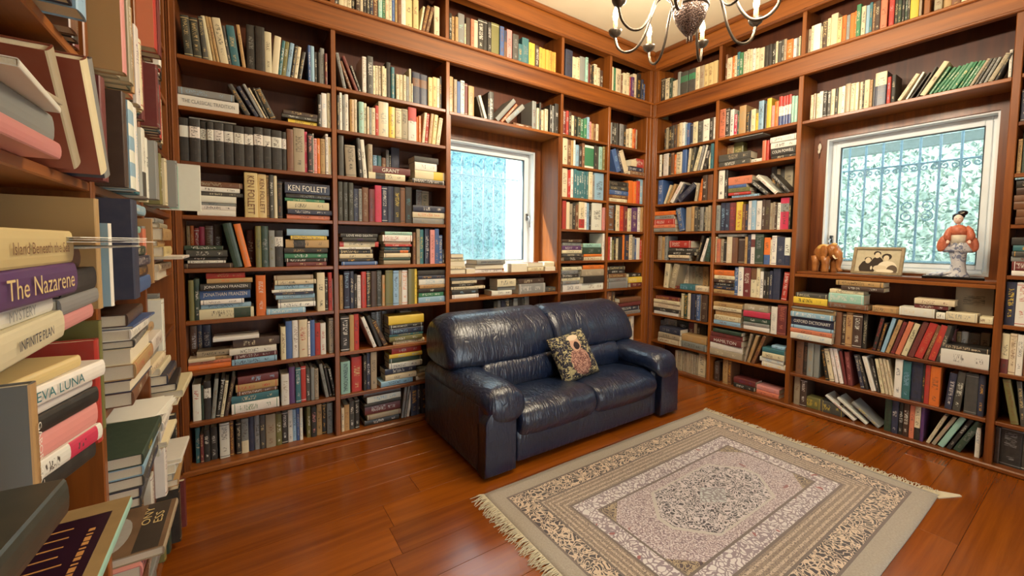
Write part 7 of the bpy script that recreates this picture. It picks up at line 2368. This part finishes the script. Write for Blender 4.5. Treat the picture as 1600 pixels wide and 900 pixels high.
C,0,-1070,305,490,220,154,0,0,bk,gd,0|black book, first upright from left, eighth shelf, left wall\'s middle bay||
C,0,-1010,305,490,200,140,0,-20,wh,mr,0|white book, second upright from left, eighth shelf, left wall\'s middle bay||
C,0,-950,305,590,220,154,0,0,ol,gd,0|olive book, third upright from left, eighth shelf, left wall\'s middle bay||
C,0,-1400,34,490,240,168,0,0,bk,wh,0
C,0,-1340,34,490,220,154,0,-20,br,iv,0
C,0,-1280,34,590,220,154,0,0,ol,iv,0
C,0,-1210,34,390,220,154,0,-30,tn,br,0
C,0,-1160,34,590,230,161,0,0,dg,gd,0
C,0,-1090,34,490,200,140,0,0,mr,iv,0
C,0,-1030,34,590,220,154,0,0,bk,gd,0|black book, seventh upright from left, bottom shelf, left wall\'s middle bay||
C,0,-960,34,490,200,140,0,-10,gr,br,0|grey book, eighth upright from left, bottom shelf, left wall\'s middle bay||
C,0,-700,2379,490,240,168,0,-30,br,wh,0
C,0,-645,2379,490,240,168,0,-30,mr,wh,0
C,0,-590,2379,590,250,175,0,-30,pk,rd,0
C,0,-525,2379,390,250,175,0,-30,sa,mr,0
C,0,-480,2379,490,240,168,0,-30,wh,nv,0
C,0,-420,2379,490,200,140,0,0,br,wh,0
C,0,-360,2379,590,200,140,0,0,gr,mr,0
C,0,-290,2379,590,200,140,0,0,bk,iv,0|black book, eighth upright from left, top shelf, left wall\'s farthest bay||
C,0,-790,2103,590,220,154,0,-50,sa,rd,9|salmon book, first upright from left, second shelf, left wall\'s farthest bay||
C,0,-725,2103,590,240,168,0,-55,mr,br,0|maroon book, second upright from left, second shelf, left wall\'s farthest bay||
C,0,-660,2103,490,230,161,0,-20,br,gd,0|brown book, third upright from left, second shelf, left wall\'s farthest bay||
C,0,-600,2103,490,240,168,0,-40,wh,br,0|white book, fourth upright from left, second shelf, left wall\'s farthest bay||
C,0,-545,2103,490,220,154,0,-30,rd,cr,0|red book, fifth upright from left, second shelf, left wall\'s farthest bay||
C,0,-490,2103,490,200,140,0,-20,wh,tl,0|white book, sixth upright from left, second shelf, left wall\'s farthest bay||
C,0,-430,2103,590,220,154,0,-20,bk,wh,0|black book, seventh upright from left, second shelf, left wall\'s farthest bay||
C,0,-360,2103,590,220,154,0,0,gr,nv,0|grey book, eighth upright from left, second shelf, left wall\'s farthest bay||
C,0,-290,2103,590,200,140,0,0,db,wh,0|dark brown book, ninth upright from left, second shelf, left wall\'s farthest bay||
C,0,-790,1802,490,240,168,0,-50,mr,gr,0|maroon book, first upright from left, third shelf, left wall\'s farthest bay||
C,0,-735,1802,390,250,175,0,-40,tl,gd,0|teal book, second upright from left, third shelf, left wall\'s farthest bay||
C,0,-690,1802,490,240,168,0,-40,nv,cr,0|navy book, third upright from left, third shelf, left wall\'s farthest bay||
C,0,-635,1802,490,240,168,0,-30,mr,rd,0|maroon book, fourth upright from left, third shelf, left wall\'s farthest bay||
C,0,-580,1802,590,230,161,0,-30,rd,br,0|red book, fifth upright from left, third shelf, left wall\'s farthest bay||
C,0,-515,1802,490,200,140,0,-20,bk,gd,0|black book, sixth upright from left, third shelf, left wall\'s farthest bay||
C,0,-460,1802,490,200,140,0,-20,cr,br,0|cream book, seventh upright from left, third shelf, left wall\'s farthest bay||
C,0,-400,1802,590,220,154,0,0,br,cr,0|brown book, eighth upright from left, third shelf, left wall\'s farthest bay||
C,0,-330,1802,590,200,140,0,0,dg,iv,0|dark grey book, ninth upright from left, third shelf, left wall\'s farthest bay||
C,0,-790,1502,490,200,140,0,-50,ol,wh,0|olive book, first upright from left, fourth shelf, left wall\'s farthest bay||
C,0,-735,1502,490,190,133,0,-60,cr,ol,0|cream book, second upright from left, fourth shelf, left wall\'s farthest bay||
C,0,-680,1502,390,180,126,0,-50,tn,nv,0|tan book, third upright from left, fourth shelf, left wall\'s farthest bay||
C,0,-630,1502,290,200,140,0,-85,gr,bk,0|grey book, fourth upright from left, fourth shelf, left wall\'s farthest bay||
C,0,-595,1502,390,170,120,0,-50,rd,wh,0|red book, fifth upright from left, fourth shelf, left wall\'s farthest bay||
C,0,-550,1502,290,190,133,0,-80,mt,cr,0|mint green book, sixth upright from left, fourth shelf, left wall\'s farthest bay||
C,0,-515,1502,290,200,140,0,-50,wh,br,0|white book, seventh upright from left, fourth shelf, left wall\'s farthest bay||
C,0,-420,1502,170,220,154,0,-155,wh,gr,0|white book, eighth upright from left, fourth shelf, left wall\'s farthest bay||
C,2,-770,1199,345,260,170,7,-30,pg,wh,0
C,2,-770,1234,295,250,170,-39,-40,cr,br,0
C,2,-770,1264,175,240,170,7,-20,br,cr,0
C,2,-760,1282,115,250,200,-11,-110,wh,dg,0
C,2,-770,1294,395,250,170,16,-50,iv,br,0
C,2,-770,1334,245,220,170,27,-30,tn,mr,0
C,2,-770,1359,495,250,170,9,-50,tn,br,0|tan book, third from top of stack, fifth shelf, left wall\'s farthest bay||
C,2,-770,1409,195,220,170,7,-40,bg,nv,0
C,2,-770,1429,195,180,170,-25,-30,gr,bk,0
C,0,-470,1199,490,200,140,0,0,br,gd,0|brown book, first upright from left, fifth shelf, left wall\'s farthest bay||
C,0,-410,1199,490,200,140,0,0,dg,wh,0|dark grey book, second upright from left, fifth shelf, left wall\'s farthest bay||
C,0,-780,900,540,220,154,0,-40,wh,bg,0|white book, first upright from left, sixth shelf, left wall\'s farthest bay||
C,0,-720,900,390,200,140,0,-20,cr,bk,0|cream book, second upright from left, sixth shelf, left wall\'s farthest bay||
C,0,-670,900,490,210,147,0,0,db,cr,0|dark brown book, third upright from left, sixth shelf, left wall\'s farthest bay||
C,0,-610,900,490,200,140,0,0,br,gd,0|brown book, fourth upright from left, sixth shelf, left wall\'s farthest bay||
C,0,-550,900,490,220,154,0,0,gr,dg,0|grey book, fifth upright from left, sixth shelf, left wall\'s farthest bay||
C,2,-780,606,255,260,180,-18,-20,cr,br,0
C,2,-780,632,235,270,180,12,-30,bg,nv,0
C,2,-780,656,255,280,180,-8,-50,cr,br,0
C,2,-780,682,295,280,180,-17,-80,pg,wh,0
C,2,-780,712,295,280,180,-33,-100,cr,ol,0
C,2,-780,742,295,270,180,39,-70,bk,gd,0
C,2,-780,772,395,250,180,-14,-50,nv,gd,0
C,2,-780,812,295,240,180,-28,-30,cr,mr,0
C,0,-775,305,540,235,164,0,-30,wh,mr,0|white book, first upright from left, eighth shelf, left wall\'s farthest bay||
C,2,-710,305,295,240,180,23,-60,tn,nv,0
C,2,-710,335,295,240,180,-35,-50,gr,br,0
C,2,-710,365,395,240,180,-36,-60,wh,dg,0
C,2,-710,405,195,240,200,-33,-80,wh,cr,0
C,0,-440,305,390,220,154,0,-30,bk,cr,0|black book, second upright from left, eighth shelf, left wall\'s farthest bay||
C,0,-785,34,390,200,140,0,-20,ol,gd,0|olive book, first upright from left, bottom shelf, left wall\'s farthest bay||
C,0,-740,34,590,200,140,0,-30,dn,ol,0|dark green book, second upright from left, bottom shelf, left wall\'s farthest bay||
C,0,-675,34,440,241,175,0,-60,bk,tn,0|black book, third upright from left, bottom shelf, left wall\'s farthest bay||
C,0,-625,34,490,200,140,0,-30,bk,wh,0|black book, fourth upright from left, bottom shelf, left wall\'s farthest bay||
C,0,-570,34,290,220,154,0,-70,mr,cr,0|maroon book, fifth upright from left, bottom shelf, left wall\'s farthest bay||
C,0,-530,34,490,200,140,0,-20,wh,dg,0|white book, sixth upright from left, bottom shelf, left wall\'s farthest bay||
C,0,-470,34,590,200,140,0,0,gr,dg,0|grey book, seventh upright from left, bottom shelf, left wall\'s farthest bay||
'''
build_books(BOOKS)

# ------------------------------------------------------------------ loose papers on the left-hand shelves
def sheaf(label, p, n, size, spread, seed):
    rng = random.Random(seed); r = empty('paper_sheaf', p); tag(r, label, 'papers', 'loose papers on the left shelves')
    for i in range(n):
        v, f = box_geo(0, 0, 0, size[0], size[1], .0012)
        bend = rng.uniform(.0, .04)
        v = [(x, y, z) for x, y, z in v]
        o = mesh_obj('paper_sheet', v, f, PAPER, r, loc=(rng.uniform(-.01, .02), rng.uniform(-.02, .02), .002+i*.004), rot=(0, rng.uniform(-.02, .02)*spread, rng.uniform(-.35, .35)*spread))
sheaf('white loose sheets fanned out on the lower middle left shelf', (XC-.045, -.98, RW[2]+.124), 6, (.20, .22), .6, 4)
sheaf('white loose sheets sticking out above the ivory book, nearest left bay', (XC-.0, -1.80, RW[4]+.155), 3, (.21, .29), .5, 8)
